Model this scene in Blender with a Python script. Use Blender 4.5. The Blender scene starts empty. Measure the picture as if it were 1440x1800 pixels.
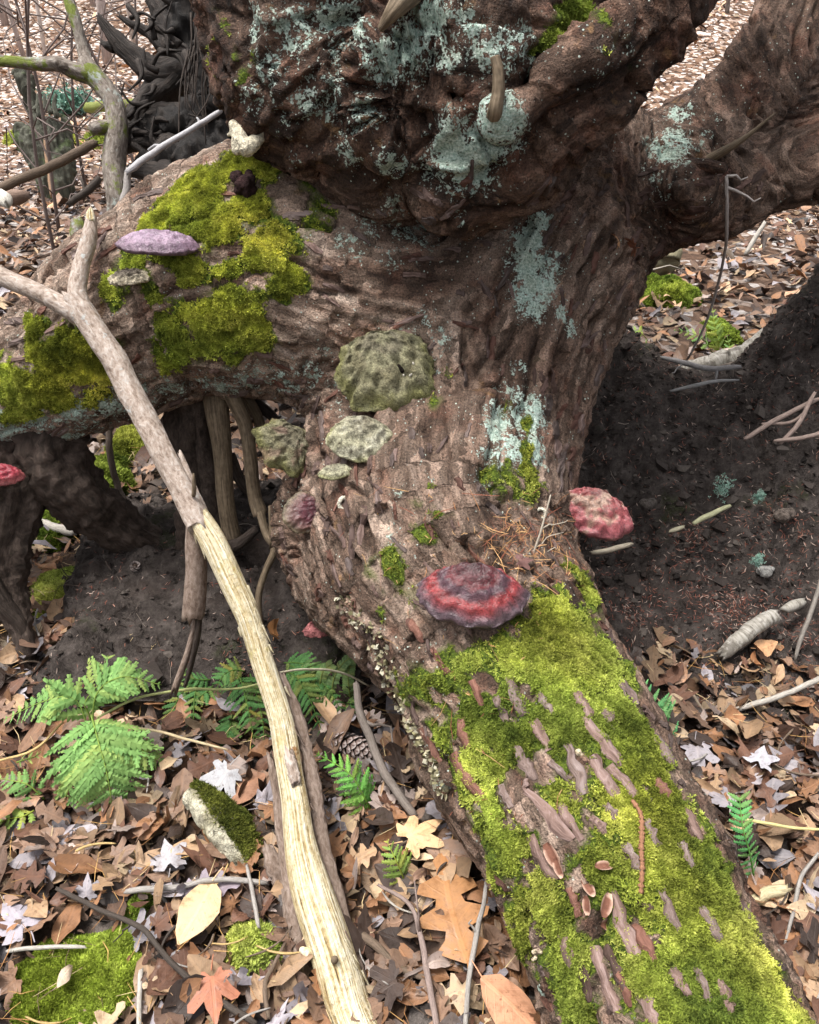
import bpy, math, random
import numpy as np
from mathutils import Vector, Matrix
from mathutils.bvhtree import BVHTree

random.seed(7)
rng = np.random.default_rng(11)
scene = bpy.context.scene
COL = scene.collection

# ------------------------------------------------------------------ camera
FOC = 1396.0                       # focal length in photo pixels (photo 1440 x 1800)
PITCH = math.radians(33.0)
CAM = np.array([0.0, 0.0, 1.45])
FWD = np.array([0.0, math.cos(PITCH), -math.sin(PITCH)])
UPV = np.array([0.0, math.sin(PITCH), math.cos(PITCH)])
RGT = np.array([1.0, 0.0, 0.0])
cd = bpy.data.cameras.new('camera')
cam = bpy.data.objects.new('camera', cd)
COL.objects.link(cam)
cam.location = CAM
cam.rotation_euler = (math.pi / 2 - PITCH, 0, 0)
cd.sensor_fit = 'VERTICAL'
cd.angle = 2 * math.atan(900 / FOC)
cd.clip_start = 0.02
cd.clip_end = 400
scene.camera = cam

# ------------------------------------------------------------------ sky, sun, exposure
SUN_EL, SUN_AZ = math.radians(74), math.radians(-95)      # azimuth measured from +Y towards +X
world = bpy.data.worlds.new('World')
scene.world = world
world.use_nodes = True
wn = world.node_tree
bg = wn.nodes['Background']
sky = wn.nodes.new('ShaderNodeTexSky')
sky.sky_type = 'NISHITA'
sky.sun_disc = False
sky.sun_elevation = SUN_EL
sky.sun_rotation = SUN_AZ
sky.air_density = 1.0
sky.dust_density = 6.0
sky.ozone_density = 0.5
hs = wn.nodes.new('ShaderNodeHueSaturation')               # overcast: the cloud layer takes most of the blue out
hs.inputs['Saturation'].default_value = 0.22
wn.links.new(sky.outputs[0], hs.inputs['Color'])
wn.links.new(hs.outputs[0], bg.inputs['Color'])
bg.inputs['Strength'].default_value = 0.10
sl = bpy.data.lights.new('sun', 'SUN')
sl.energy = 1.5
sl.angle = math.radians(18)
sl.color = (1.0, 0.965, 0.91)
so = bpy.data.objects.new('sun', sl)
COL.objects.link(so)
sd = Vector((math.sin(SUN_AZ) * math.cos(SUN_EL), math.cos(SUN_AZ) * math.cos(SUN_EL), math.sin(SUN_EL)))
so.rotation_euler = sd.to_track_quat('Z', 'Y').to_euler()
so.location = (-3, 3, 8)
scene.view_settings.view_transform = 'Standard'
scene.view_settings.look = 'None'
scene.view_settings.gamma = 1.0
scene.view_settings.use_curve_mapping = False
scene.view_settings.exposure = 1.34
scene.cycles.max_bounces = 4
scene.cycles.diffuse_bounces = 2
scene.cycles.glossy_bounces = 2
scene.cycles.transmission_bounces = 2
scene.cycles.caustics_reflective = False
scene.cycles.use_adaptive_sampling = True
scene.cycles.adaptive_threshold = 0.02

# ------------------------------------------------------------------ maths helpers
def ray(x, y):
    return FWD + (x - 720) / FOC * RGT + (900 - y) / FOC * UPV

def P(x, y, d):
    return CAM + d * ray(x, y)

def sstep(a, b, x):
    t = np.clip((x - a) / (b - a), 0, 1)
    return t * t * (3 - 2 * t)

_G = np.array([[1,1,0],[-1,1,0],[1,-1,0],[-1,-1,0],[1,0,1],[-1,0,1],[1,0,-1],[-1,0,-1],
               [0,1,1],[0,-1,1],[0,1,-1],[0,-1,-1],[1,1,0],[0,-1,1],[-1,1,0],[0,-1,-1]], np.float32)
_PT = np.random.default_rng(3).permutation(256).astype(np.int32)
_PT = np.concatenate([_PT, _PT, _PT])

def pn(p, seed=0):
    """gradient noise, about -1..1"""
    p = np.asarray(p, np.float32)
    i = np.floor(p).astype(np.int32)
    f = p - i
    i = (i + seed * 37) & 255
    w = f * f * f * (f * (f * 6 - 15) + 10)
    def g(dx, dy, dz):
        h = _PT[_PT[_PT[(i[:, 0] + dx) & 255] + ((i[:, 1] + dy) & 255)] + ((i[:, 2] + dz) & 255)] & 15
        gr = _G[h]
        return gr[:, 0] * (f[:, 0] - dx) + gr[:, 1] * (f[:, 1] - dy) + gr[:, 2] * (f[:, 2] - dz)
    def lx(dy, dz):
        a = g(0, dy, dz)
        return a + w[:, 0] * (g(1, dy, dz) - a)
    def ly(dz):
        a = lx(0, dz)
        return a + w[:, 1] * (lx(1, dz) - a)
    a = ly(0)
    return a + w[:, 2] * (ly(1) - a)

def fbm(p, octv=3, seed=0):
    s = 0; a = 1.0
    for o in range(octv):
        s = s + a * pn(np.asarray(p) * (2.03 ** o), seed + o * 5)
        a *= 0.5
    return s

def catmull(pts, n):
    pts = np.asarray(pts, float)
    q = np.vstack([2 * pts[0] - pts[1], pts, 2 * pts[-1] - pts[-2]])
    out = []
    for i in range(1, len(q) - 2):
        for k in range(n):
            t = k / n
            out.append(0.5 * ((2 * q[i]) + (-q[i-1] + q[i+1]) * t + (2*q[i-1] - 5*q[i] + 4*q[i+1] - q[i+2]) * t * t
                              + (-q[i-1] + 3*q[i] - 3*q[i+1] + q[i+2]) * t ** 3))
    out.append(q[-2])
    return np.array(out)

# ------------------------------------------------------------------ object helpers
def setp(o, label=None, cat=None, group=None, kind=None):
    if label: o['label'] = label
    if cat: o['category'] = cat
    if group: o['group'] = group
    if kind: o['kind'] = kind
    return o

def link(name, me, parent=None, mat=None):
    o = bpy.data.objects.new(name, me)
    COL.objects.link(o)
    if parent is not None:
        o.parent = parent
    if mat is not None and me is not None and len(me.materials) == 0:
        me.materials.append(mat)
    return o

def empty(name, loc=(0, 0, 0)):
    o = bpy.data.objects.new(name, None)
    o.empty_display_size = 0.05
    COL.objects.link(o)
    o.location = loc
    return o

def mesh(name, V, F, attrs=None, smooth=True, normals=None):
    """V (n,3); F list of index arrays, each (m,k) with equal k, or one array"""
    if not isinstance(F, list):
        F = [F]
    F = [np.asarray(f, np.int32) for f in F if len(f)]
    me = bpy.data.meshes.new(name)
    V = np.asarray(V, np.float32)
    me.vertices.add(len(V))
    me.vertices.foreach_set('co', V.ravel())
    nl = sum(f.size for f in F); nf = sum(len(f) for f in F)
    me.loops.add(nl); me.polygons.add(nf)
    me.loops.foreach_set('vertex_index', np.concatenate([f.ravel() for f in F]))
    st = []; o = 0
    for f in F:
        st.append(o + np.arange(len(f)) * f.shape[1]); o += f.size
    me.polygons.foreach_set('loop_start', np.concatenate(st).astype(np.int32))
    me.update(calc_edges=True)
    me.polygons.foreach_set('use_smooth', np.full(nf, smooth, bool))
    for k, a in (attrs or {}).items():
        a = np.asarray(a, np.float32)
        if a.ndim == 1:
            at = me.attributes.new(k, 'FLOAT', 'POINT'); at.data.foreach_set('value', a)
        elif k == 'col':
            at = me.attributes.new(k, 'FLOAT_COLOR', 'POINT')
            c = np.ones((len(a), 4), np.float32); c[:, :3] = a
            at.data.foreach_set('color', c.ravel())
        else:
            at = me.attributes.new(k, 'FLOAT_VECTOR', 'POINT'); at.data.foreach_set('vector', a.ravel())
    if normals is not None:
        me.normals_split_custom_set_from_vertices(np.asarray(normals, np.float32))
    me.validate(clean_customdata=False)
    return me

class Acc:
    """collects triangles and quads with per vertex attributes into one mesh"""
    def __init__(s):
        s.V = []; s.T = []; s.Q = []; s.A = {}; s.n = 0
    def add(s, V, T=None, Q=None, **att):
        V = np.asarray(V, np.float32)
        s.V.append(V)
        if T is not None and len(T): s.T.append(np.asarray(T) + s.n)
        if Q is not None and len(Q): s.Q.append(np.asarray(Q) + s.n)
        for k, a in att.items():
            a = np.asarray(a, np.float32)
            if k in ('col', 'gc', 'luv') and a.ndim == 1:
                a = np.tile(a, (len(V), 1))
            elif a.ndim == 0:
                a = np.full(len(V), a)
            s.A.setdefault(k, []).append(a)
        s.n += len(V)
    def mesh(s, name, smooth=True):
        F = []
        if s.T: F.append(np.vstack(s.T))
        if s.Q: F.append(np.vstack(s.Q))
        return mesh(name, np.vstack(s.V), F, {k: np.concatenate(a) for k, a in s.A.items()}, smooth)

def frames(path):
    t = np.gradient(path, axis=0)
    t /= np.linalg.norm(t, axis=1, keepdims=True) + 1e-9
    n = np.zeros_like(t)
    a = np.array([0, 0, 1.0]) if abs(t[0, 2]) < 0.8 else np.array([1.0, 0, 0])
    v = np.cross(t[0], a); v /= np.linalg.norm(v)
    for i in range(len(t)):
        v = v - t[i] * (v @ t[i]); v /= np.linalg.norm(v) + 1e-9
        n[i] = v
    return t, n, np.cross(t, n)

def tube(path, rad, seg=8, rough=0.12, freq=30, flat=1.0, cap=True, seed=0, jag=0.0):
    """tapered tube; returns V, T, Q, gc (grain coordinates: across, across, along)"""
    path = np.asarray(path, float); rad = np.asarray(rad, float)
    n = len(path)
    t, a, b = frames(path)
    s = np.concatenate([[0], np.cumsum(np.linalg.norm(np.diff(path, axis=0), axis=1))])
    th = np.arange(seg) / seg * 2 * math.pi
    ca, sa = np.cos(th), np.sin(th) * flat
    dirs = ca[None, :, None] * a[:, None, :] + sa[None, :, None] * b[:, None, :]
    gc = np.stack([np.broadcast_to(np.cos(th), (n, seg)) * rad.max(), np.broadcast_to(np.sin(th), (n, seg)) * rad.max(),
                   np.broadcast_to(s[:, None], (n, seg))], -1).reshape(-1, 3)
    nz = fbm(gc * np.array([freq, freq, freq * 0.25]) + seed * 3.1, 2, seed).reshape(n, seg)
    V = path[:, None, :] + dirs * (rad[:, None] * (1 + rough * nz))[:, :, None]
    if jag:
        e = rng.normal(0, 1, seg) * jag
        V[-1] += t[-1] * e[:, None]; e = rng.normal(0, 1, seg) * jag
        V[0] += t[0] * e[:, None]
    V = V.reshape(-1, 3)
    i = np.arange(n - 1)[:, None] * seg; j = np.arange(seg)[None, :]; j2 = (j + 1) % seg
    Q = np.stack([i + j, i + j2, i + seg + j2, i + seg + j], -1).reshape(-1, 4)
    T = np.zeros((0, 3), int)
    if cap:
        V = np.vstack([V, path[0] - t[0] * rad[0] * 0.15, path[-1] + t[-1] * rad[-1] * 0.2])
        gc = np.vstack([gc, [0, 0, 0], [0, 0, s[-1]]])
        k = n * seg; jj = np.arange(seg); j2 = (jj + 1) % seg
        T = np.vstack([np.stack([np.full(seg, k), j2, jj], -1), np.stack([np.full(seg, k + 1), jj + (n-1)*seg, j2 + (n-1)*seg], -1)])
    return V, T, Q, gc

def pxpath(ctrl, n=4):
    """ctrl rows (x, y, d, rpx) in photo pixels and metres of depth -> world path, radii"""
    c = catmull(ctrl, n)
    path = np.array([P(x, y, d) for x, y, d, r in c])
    return path, np.maximum(c[:, 3], 0.5) * c[:, 2] / FOC

# ------------------------------------------------------------------ node helpers
class NT:
    def __init__(s, name, rough=0.85, spec=0.25):
        s.m = bpy.data.materials.new(name); s.m.use_nodes = True
        s.t = s.m.node_tree; s.b = s.t.nodes['Principled BSDF']
        s.b.inputs['Roughness'].default_value = rough
        s.b.inputs['Specular IOR Level'].default_value = spec
    def put(s, sock, v):
        if hasattr(v, 'is_output') or isinstance(v, bpy.types.NodeSocket):
            s.t.links.new(v, sock)
        elif isinstance(v, (tuple, list)) and sock.type == 'RGBA':
            sock.default_value = tuple(v) + ((1,) if len(v) == 3 else ())
        else:
            sock.default_value = v
    def attr(s, name, out='Fac'):
        n = s.t.nodes.new('ShaderNodeAttribute'); n.attribute_name = name
        return n.outputs[out]
    def coord(s, out='Object'):
        return s.t.nodes.new('ShaderNodeTexCoord').outputs[out]
    def geo(s, out='Position'):
        return s.t.nodes.new('ShaderNodeNewGeometry').outputs[out]
    def objinfo(s, out):
        return s.t.nodes.new('ShaderNodeObjectInfo').outputs[out]
    def scale(s, vec, v):
        n = s.t.nodes.new('ShaderNodeVectorMath'); n.operation = 'MULTIPLY'
        s.put(n.inputs[0], vec); n.inputs[1].default_value = v
        return n.outputs[0]
    def vadd(s, a, b):
        n = s.t.nodes.new('ShaderNodeVectorMath'); n.operation = 'ADD'
        s.put(n.inputs[0], a); s.put(n.inputs[1], b)
        return n.outputs[0]
    def sep(s, v):
        n = s.t.nodes.new('ShaderNodeSeparateXYZ'); s.put(n.inputs[0], v)
        return n.outputs
    def noise(s, vec, sc, det=3, ro=0.55, dist=0.0):
        n = s.t.nodes.new('ShaderNodeTexNoise')
        s.put(n.inputs['Vector'], vec); n.inputs['Scale'].default_value = sc
        n.inputs['Detail'].default_value = det; n.inputs['Roughness'].default_value = ro
        n.inputs['Distortion'].default_value = dist
        return n.outputs['Fac']
    def voro(s, vec, sc, feat='F1', out='Distance'):
        n = s.t.nodes.new('ShaderNodeTexVoronoi'); n.feature = feat
        s.put(n.inputs['Vector'], vec); n.inputs['Scale'].default_value = sc
        return n.outputs[out]
    def math(s, op, a, b=0.0, c=0.0, clamp=False):
        n = s.t.nodes.new('ShaderNodeMath'); n.operation = op; n.use_clamp = clamp
        s.put(n.inputs[0], a); s.put(n.inputs[1], b); s.put(n.inputs[2], c)
        return n.outputs[0]
    def range(s, v, a, b, lo=0.0, hi=1.0, smooth=True):
        n = s.t.nodes.new('ShaderNodeMapRange')
        if smooth: n.interpolation_type = 'SMOOTHSTEP'
        s.put(n.inputs['Value'], v)
        n.inputs['From Min'].default_value = a; n.inputs['From Max'].default_value = b
        n.inputs['To Min'].default_value = lo; n.inputs['To Max'].default_value = hi
        return n.outputs[0]
    def ramp(s, f, stops):
        n = s.t.nodes.new('ShaderNodeValToRGB'); e = n.color_ramp.elements
        while len(e) < len(stops): e.new(0.5)
        for k, (p, c) in enumerate(stops):
            e[k].position = p; e[k].color = tuple(c) + (1,)
        s.put(n.inputs[0], f)
        return n.outputs[0]
    def mix(s, f, a, b, mode='MIX'):
        n = s.t.nodes.new('ShaderNodeMix'); n.data_type = 'RGBA'; n.blend_type = mode
        s.put(n.inputs[0], f); s.put(n.inputs[6], a); s.put(n.inputs[7], b)
        return n.outputs[2]
    def bump(s, h, st=0.6, dist=0.004):
        n = s.t.nodes.new('ShaderNodeBump')
        n.inputs['Strength'].default_value = st; n.inputs['Distance'].default_value = dist
        s.put(n.inputs['Height'], h)
        s.t.links.new(n.outputs[0], s.b.inputs['Normal'])
    def base(s, c):
        s.put(s.b.inputs['Base Color'], c)
    def rough(s, v):
        s.put(s.b.inputs['Roughness'], v)

# ------------------------------------------------------------------ materials
def m_bark():
    n = NT('bark', 0.8, 0.25)
    gc = n.attr('gc', 'Vector'); pos = n.geo()
    tone = n.attr('tone'); moss = n.attr('moss'); lich = n.attr('lich')
    g1 = n.noise(n.scale(gc, (1, 1, 1)), 26, 4, 0.62, 0.4)
    g2 = n.noise(gc, 95, 4, 0.65)
    g3 = n.noise(pos, 9, 3, 0.6)
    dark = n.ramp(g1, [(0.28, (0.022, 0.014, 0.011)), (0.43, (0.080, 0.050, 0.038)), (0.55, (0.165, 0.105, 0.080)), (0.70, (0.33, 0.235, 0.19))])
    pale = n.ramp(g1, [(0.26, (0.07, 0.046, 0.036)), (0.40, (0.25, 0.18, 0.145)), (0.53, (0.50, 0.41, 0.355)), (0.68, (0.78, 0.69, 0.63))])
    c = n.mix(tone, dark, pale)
    c = n.mix(1.0, c, (0.575, 0.525, 0.475), 'MULTIPLY')
    red = n.ramp(g2, [(0.3, (0.07, 0.028, 0.018)), (0.55, (0.19, 0.085, 0.055)), (0.75, (0.32, 0.18, 0.13))])
    c = n.mix(n.range(g3, 0.52, 0.68, 0, 0.42), c, red)
    ora = n.noise(n.vadd(pos, (3, 1, 7)), 14, 4, 0.6)
    c = n.mix(n.range(ora, 0.63, 0.70, 0, 0.5), c, (0.23, 0.135, 0.06))
    c = n.mix(n.range(g2, 0.38, 0.26, 0, 0.7), c, (0.012, 0.008, 0.006))
    fk = n.t.nodes.new('ShaderNodeTexVoronoi'); fk.inputs['Scale'].default_value = 58
    wv = n.t.nodes.new('ShaderNodeTexNoise'); wv.inputs['Scale'].default_value = 40; wv.inputs['Detail'].default_value = 3
    n.put(wv.inputs['Vector'], pos)
    n.put(fk.inputs['Vector'], n.vadd(n.vadd(n.scale(gc, (0.8, 0.8, 0.8)), n.scale(pos, (0.35, 0.35, 0.35))), n.scale(wv.outputs['Color'], (0.025, 0.025, 0.025))))
    fr = n.sep(fk.outputs['Color'])[0]
    fine = n.noise(pos, 260, 3, 0.7)
    c = n.mix(1.0, c, n.ramp(fr, [(0.0, (0.52, 0.5, 0.48)), (0.5, (0.95, 0.93, 0.92)), (1.0, (1.55, 1.5, 1.48))]), 'MULTIPLY')
    c = n.mix(1.0, c, n.ramp(fine, [(0.30, (0.30, 0.28, 0.27)), (0.48, (0.95, 0.95, 0.95)), (0.70, (1.7, 1.66, 1.62))]), 'MULTIPLY')
    # thin algae film
    alg = n.noise(n.vadd(pos, (9, 2, 1)), 11, 4, 0.65)
    c = n.mix(n.math('MULTIPLY', n.range(alg, 0.48, 0.62, 0, 0.6), n.range(moss, 0.02, 0.3)), c, (0.10, 0.125, 0.03))
    # crust lichen: speckles and patches
    l1 = n.noise(pos, 75, 3, 0.7)
    l2 = n.noise(n.vadd(pos, (4, 4, 2)), 230, 3, 0.6)
    l3 = n.noise(n.vadd(pos, (1, 8, 2)), 22, 3, 0.6)
    lm = n.math('ADD', n.math('ADD', n.math('MULTIPLY', lich, 0.25), n.math('MULTIPLY', l1, 0.52)),
                n.math('ADD', n.math('MULTIPLY', l2, 0.30), n.math('MULTIPLY', l3, 0.28)))
    lmask = n.math('MULTIPLY', n.range(lm, 0.705, 0.75), n.range(lich, 0.01, 0.12))
    lc = n.ramp(l2, [(0.3, (0.20, 0.31, 0.255)), (0.5, (0.44, 0.57, 0.49)), (0.68, (0.70, 0.79, 0.72))])
    lc = n.mix(n.range(l3, 0.45, 0.62, 0, 0.55), lc, n.ramp(l2, [(0.3, (0.15, 0.19, 0.13)), (0.55, (0.40, 0.45, 0.36)), (0.7, (0.66, 0.68, 0.60))]))
    c = n.mix(lmask, c, lc)
    sp = n.voro(pos, 85)
    spn = n.noise(pos, 6, 2)
    spm = n.math('MULTIPLY', n.range(sp, 0.19, 0.13), n.range(spn, 0.44, 0.56))
    c = n.mix(n.math('MULTIPLY', spm, n.range(n.noise(pos, 40, 1), 0.48, 0.56)), c, (0.52, 0.60, 0.53))
    # moss ground colour under the shoots
    mn = n.noise(pos, 160, 3, 0.7)
    m2 = n.noise(pos, 18, 4, 0.65)
    mm = n.range(n.math('ADD', n.math('MULTIPLY', moss, 0.9), n.math('ADD', n.math('MULTIPLY', mn, 0.35), n.math('MULTIPLY', m2, 0.35))), 0.62, 0.76)
    mc = n.ramp(mn, [(0.30, (0.022, 0.034, 0.006)), (0.5, (0.085, 0.125, 0.014)), (0.7, (0.23, 0.29, 0.035))])
    c = n.mix(mm, c, mc)
    n.base(c)
    h = n.math('ADD', n.math('MULTIPLY', g1, 1.1), n.math('ADD', n.math('MULTIPLY', g2, 0.7), n.math('MULTIPLY', lmask, 0.22)))
    h = n.math('ADD', h, n.math('MULTIPLY', n.math('MULTIPLY', mm, mn), 0.9))
    h = n.math('ADD', h, n.math('ADD', n.math('MULTIPLY', fr, 0.25), n.math('MULTIPLY', fine, 0.55)))
    n.bump(h, 1.0, 0.012)
    n.rough(n.mix(mm, n.ramp(g2, [(0.3, (0.9,)*3), (0.7, (0.6,)*3)]), (0.95,)*3))
    return n.m

def m_wood(name, stops, sc=60, bs=0.5, bd=0.003, rough=0.75, spots=None, col_attr=False, grain=0.13):
    """wood or bark on tubes: streaks along the grain coordinate"""
    n = NT(name, rough, 0.3)
    gc = n.scale(n.attr('gc', 'Vector'), (1, 1, grain))
    a = n.noise(gc, sc, 5, 0.62, 0.3)
    b = n.noise(n.attr('gc', 'Vector'), sc * 0.55, 4, 0.6)
    f = n.math('ADD', n.math('MULTIPLY', a, 0.72), n.math('MULTIPLY', b, 0.28))
    c = n.ramp(f, stops)
    if col_attr:
        c = n.mix(1.0, c, n.attr('col', 'Color'), 'MULTIPLY')
    if spots:
        for k, (sscale, lo, hi, sc_col) in enumerate(spots):
            s_ = n.noise(n.vadd(n.geo(), (k * 3.3, 1.7, k)), sscale, 4, 0.65)
            c = n.mix(n.range(s_, lo, hi), c, sc_col)
    n.base(c)
    n.bump(n.math('ADD', a, n.math('MULTIPLY', b, 0.6)), bs, bd)
    return n.m

def m_platy(name, stops, sc=45, bs=0.8, bd=0.006, spots=None):
    """scaly bark on branches"""
    n = NT(name, 0.85, 0.25)
    gc = n.scale(n.attr('gc', 'Vector'), (1, 1, 0.6))
    v = n.voro(n.vadd(gc, n.scale(n.geo(), (0.05, 0.05, 0.05))), sc, 'F1')
    a = n.noise(gc, sc * 1.1, 5, 0.68, 0.6)
    b = n.noise(gc, sc * 0.3, 3, 0.6)
    f = n.math('ADD', n.math('MULTIPLY', a, 0.6), n.math('ADD', n.math('MULTIPLY', v, 0.12), n.math('MULTIPLY', b, 0.32)))
    c = n.ramp(f, stops)
    for k, (sscale, lo, hi, sc_col) in enumerate(spots or []):
        s_ = n.noise(n.vadd(n.geo(), (k * 2.3, 4.7, k)), sscale, 5, 0.7)
        c = n.mix(n.range(s_, lo, hi), c, sc_col)
    n.base(c)
    n.bump(f, bs, bd)
    return n.m

def m_col(name, rough=0.8, spec=0.25, nsc=120, amt=0.35, bs=0.4, bd=0.002, sss=0.0, trans=0.0):
    """vertex colour with grain"""
    n = NT(name, rough, spec)
    c = n.attr('col', 'Color'); pos = n.geo()
    a = n.noise(pos, nsc, 4, 0.65)
    c2 = n.mix(1.0, c, n.ramp(a, [(0.3, (1 - amt,) * 3), (0.7, (1 + amt * 0.6,) * 3)]), 'MULTIPLY')
    n.base(c2)
    if bs: n.bump(a, bs, bd)
    if trans:
        n.b.inputs['Subsurface Weight'].default_value = 0
        tr = n.t.nodes.new('ShaderNodeBsdfTranslucent'); n.put(tr.inputs[0], c2)
        mx = n.t.nodes.new('ShaderNodeMixShader'); mx.inputs[0].default_value = trans
        out = [k for k in n.t.nodes if k.type == 'OUTPUT_MATERIAL'][0]
        n.t.links.new(n.b.outputs[0], mx.inputs[1]); n.t.links.new(tr.outputs[0], mx.inputs[2])
        n.t.links.new(mx.outputs[0], out.inputs[0])
    return n.m

def m_leaf(name, single):
    n = NT(name, 0.55, 0.35)
    c = n.objinfo('Color') if single else n.attr('col', 'Color')
    uv = n.attr('luv', 'Vector'); o = n.sep(uv)
    u, v = o[0], n.math('ABSOLUTE', o[1])
    mid = n.range(v, 0.035, 0.012)
    w = n.math('FRACT', n.math('ADD', n.math('MULTIPLY', u, 8.0), n.math('MULTIPLY', v, -7.0)))
    side = n.range(n.math('ABSOLUTE', n.math('SUBTRACT', w, 0.5)), 0.09, 0.03)
    ve = n.math('MAXIMUM', mid, n.math('MULTIPLY', side, 0.5))
    pos = n.geo()
    a = n.noise(pos, 55, 4, 0.65); b = n.noise(pos, 210, 3, 0.6); s3 = n.noise(pos, 130, 2, 0.5)
    c2 = n.mix(1.0, c, n.ramp(a, [(0.28, (0.62, 0.56, 0.52)), (0.5, (1, 1, 1)), (0.72, (1.2, 1.15, 1.1))]), 'MULTIPLY')
    c2 = n.mix(n.range(s3, 0.66, 0.72, 0, 0.65), c2, n.mix(1.0, c, (0.3, 0.25, 0.22), 'MULTIPLY'))
    c2 = n.mix(n.math('MULTIPLY', ve, 0.32), c2, n.mix(1.0, c, (1.5, 1.42, 1.3), 'MULTIPLY'))
    n.base(c2)
    n.bump(n.math('ADD', n.math('MULTIPLY', w, 0.35), n.math('ADD', n.math('MULTIPLY', ve, -0.5), n.math('MULTIPLY', b, 0.5))), 0.45, 0.0025)
    n.rough(n.range(a, 0.3, 0.7, 0.38, 0.75))
    return n.m

def m_soil():
    n = NT('soil', 0.95, 0.15)
    pos = n.geo()
    a = n.noise(pos, 22, 6, 0.68); b = n.noise(pos, 130, 4, 0.7); c_ = n.noise(pos, 3.5, 3, 0.6)
    c = n.ramp(a, [(0.3, (0.014, 0.011, 0.0095)), (0.5, (0.055, 0.045, 0.040)), (0.72, (0.12, 0.10, 0.09))])
    c = n.mix(n.range(c_, 0.55, 0.7, 0, 0.5), c, (0.075, 0.055, 0.046))
    c = n.mix(n.range(b, 0.62, 0.74, 0, 0.55), c, (0.15, 0.12, 0.105))
    g = n.noise(n.vadd(pos, (5, 5, 5)), 5, 4, 0.6)
    c = n.mix(n.math('MULTIPLY', n.range(g, 0.60, 0.70, 0, 0.7), n.range(b, 0.35, 0.6)), c, (0.035, 0.045, 0.014))
    n.base(c)
    n.bump(n.math('ADD', a, n.math('MULTIPLY', b, 0.6)), 1.0, 0.016)
    return n.m

def m_ground():
    """leaf mould between and beyond the modelled leaves"""
    n = NT('forest_floor', 0.9, 0.2)
    pos = n.geo()
    v = n.t.nodes.new('ShaderNodeTexVoronoi'); v.inputs['Scale'].default_value = 17
    n.put(v.inputs['Vector'], n.vadd(pos, n.scale(n.t.nodes.new('ShaderNodeTexNoise').outputs['Color'], (0.02, 0.02, 0.02))))
    r = n.sep(v.outputs['Color'])[0]
    c = n.ramp(r, [(0.0, (0.05, 0.032, 0.024)), (0.3, (0.15, 0.085, 0.055)), (0.6, (0.27, 0.17, 0.115)), (0.85, (0.58, 0.50, 0.45)), (1.0, (0.74, 0.70, 0.68))])
    a = n.noise(pos, 30, 5, 0.7)
    c = n.mix(1.0, c, n.ramp(a, [(0.3, (0.55, 0.53, 0.51)), (0.65, (1.15, 1.15, 1.15))]), 'MULTIPLY')
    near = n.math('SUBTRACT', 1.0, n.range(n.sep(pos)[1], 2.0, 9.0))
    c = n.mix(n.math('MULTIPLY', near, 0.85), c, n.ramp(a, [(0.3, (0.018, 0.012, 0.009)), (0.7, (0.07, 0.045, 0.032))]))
    n.base(c)
    n.bump(n.math('ADD', v.outputs['Distance'], a), 0.8, 0.02)
    return n.m

def m_fungus(name, rough, spec, bs=0.6):
    """bracket caps: colour from zones in the mesh, fine cracks and dust"""
    n = NT(name, rough, spec)
    c = n.attr('col', 'Color'); fc = n.attr('luv', 'Vector')
    pos = n.geo()
    a = n.noise(pos, 90, 5, 0.65); b = n.noise(pos, 330, 3, 0.6)
    ck = n.voro(n.vadd(pos, n.scale(pos, (0.2, 0.1, 0.3))), 95, 'DISTANCE_TO_EDGE')
    crack = n.math('MULTIPLY', n.range(ck, 0.05, 0.01), n.range(n.noise(pos, 30, 2), 0.48, 0.66))
    c2 = n.mix(1.0, c, n.ramp(a, [(0.28, (0.38, 0.36, 0.35)), (0.48, (1, 1, 1)), (0.72, (1.4, 1.36, 1.32))]), 'MULTIPLY')
    c2 = n.mix(1.0, c2, n.ramp(b, [(0.3, (0.55, 0.53, 0.52)), (0.5, (1, 1, 1)), (0.7, (1.3, 1.3, 1.3))]), 'MULTIPLY')
    c2 = n.mix(n.math('MULTIPLY', crack, 0.45), c2, (0.02, 0.012, 0.012))
    n.base(c2)
    n.bump(n.math('ADD', n.math('MULTIPLY', a, 0.9), n.math('SUBTRACT', n.math('MULTIPLY', b, 0.5), crack)), bs, 0.010)
    return n.m

def m_fern():
    n = NT('fern_green', 0.65, 0.15)
    pos = n.geo()
    a = n.noise(pos, 70, 3, 0.6)
    oc = n.objinfo('Color')
    c = n.mix(1.0, oc, n.ramp(a, [(0.3, (0.72, 0.75, 0.7)), (0.7, (1.2, 1.15, 1.1))]), 'MULTIPLY')
    uv = n.sep(n.attr('luv', 'Vector'))
    c = n.mix(n.range(n.math('ABSOLUTE', uv[1]), 0.05, 0.015, 0, 0.45), c, n.mix(1.0, oc, (1.5, 1.35, 1.3), 'MULTIPLY'))
    n.base(c)
    n.bump(a, 0.3, 0.002)
    tr = n.t.nodes.new('ShaderNodeBsdfTranslucent'); n.put(tr.inputs[0], c)
    mx = n.t.nodes.new('ShaderNodeMixShader'); mx.inputs[0].default_value = 0.25
    out = [k for k in n.t.nodes if k.type == 'OUTPUT_MATERIAL'][0]
    n.t.links.new(n.b.outputs[0], mx.inputs[1]); n.t.links.new(tr.outputs[0], mx.inputs[2])
    n.t.links.new(mx.outputs[0], out.inputs[0])
    return n.m

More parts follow.
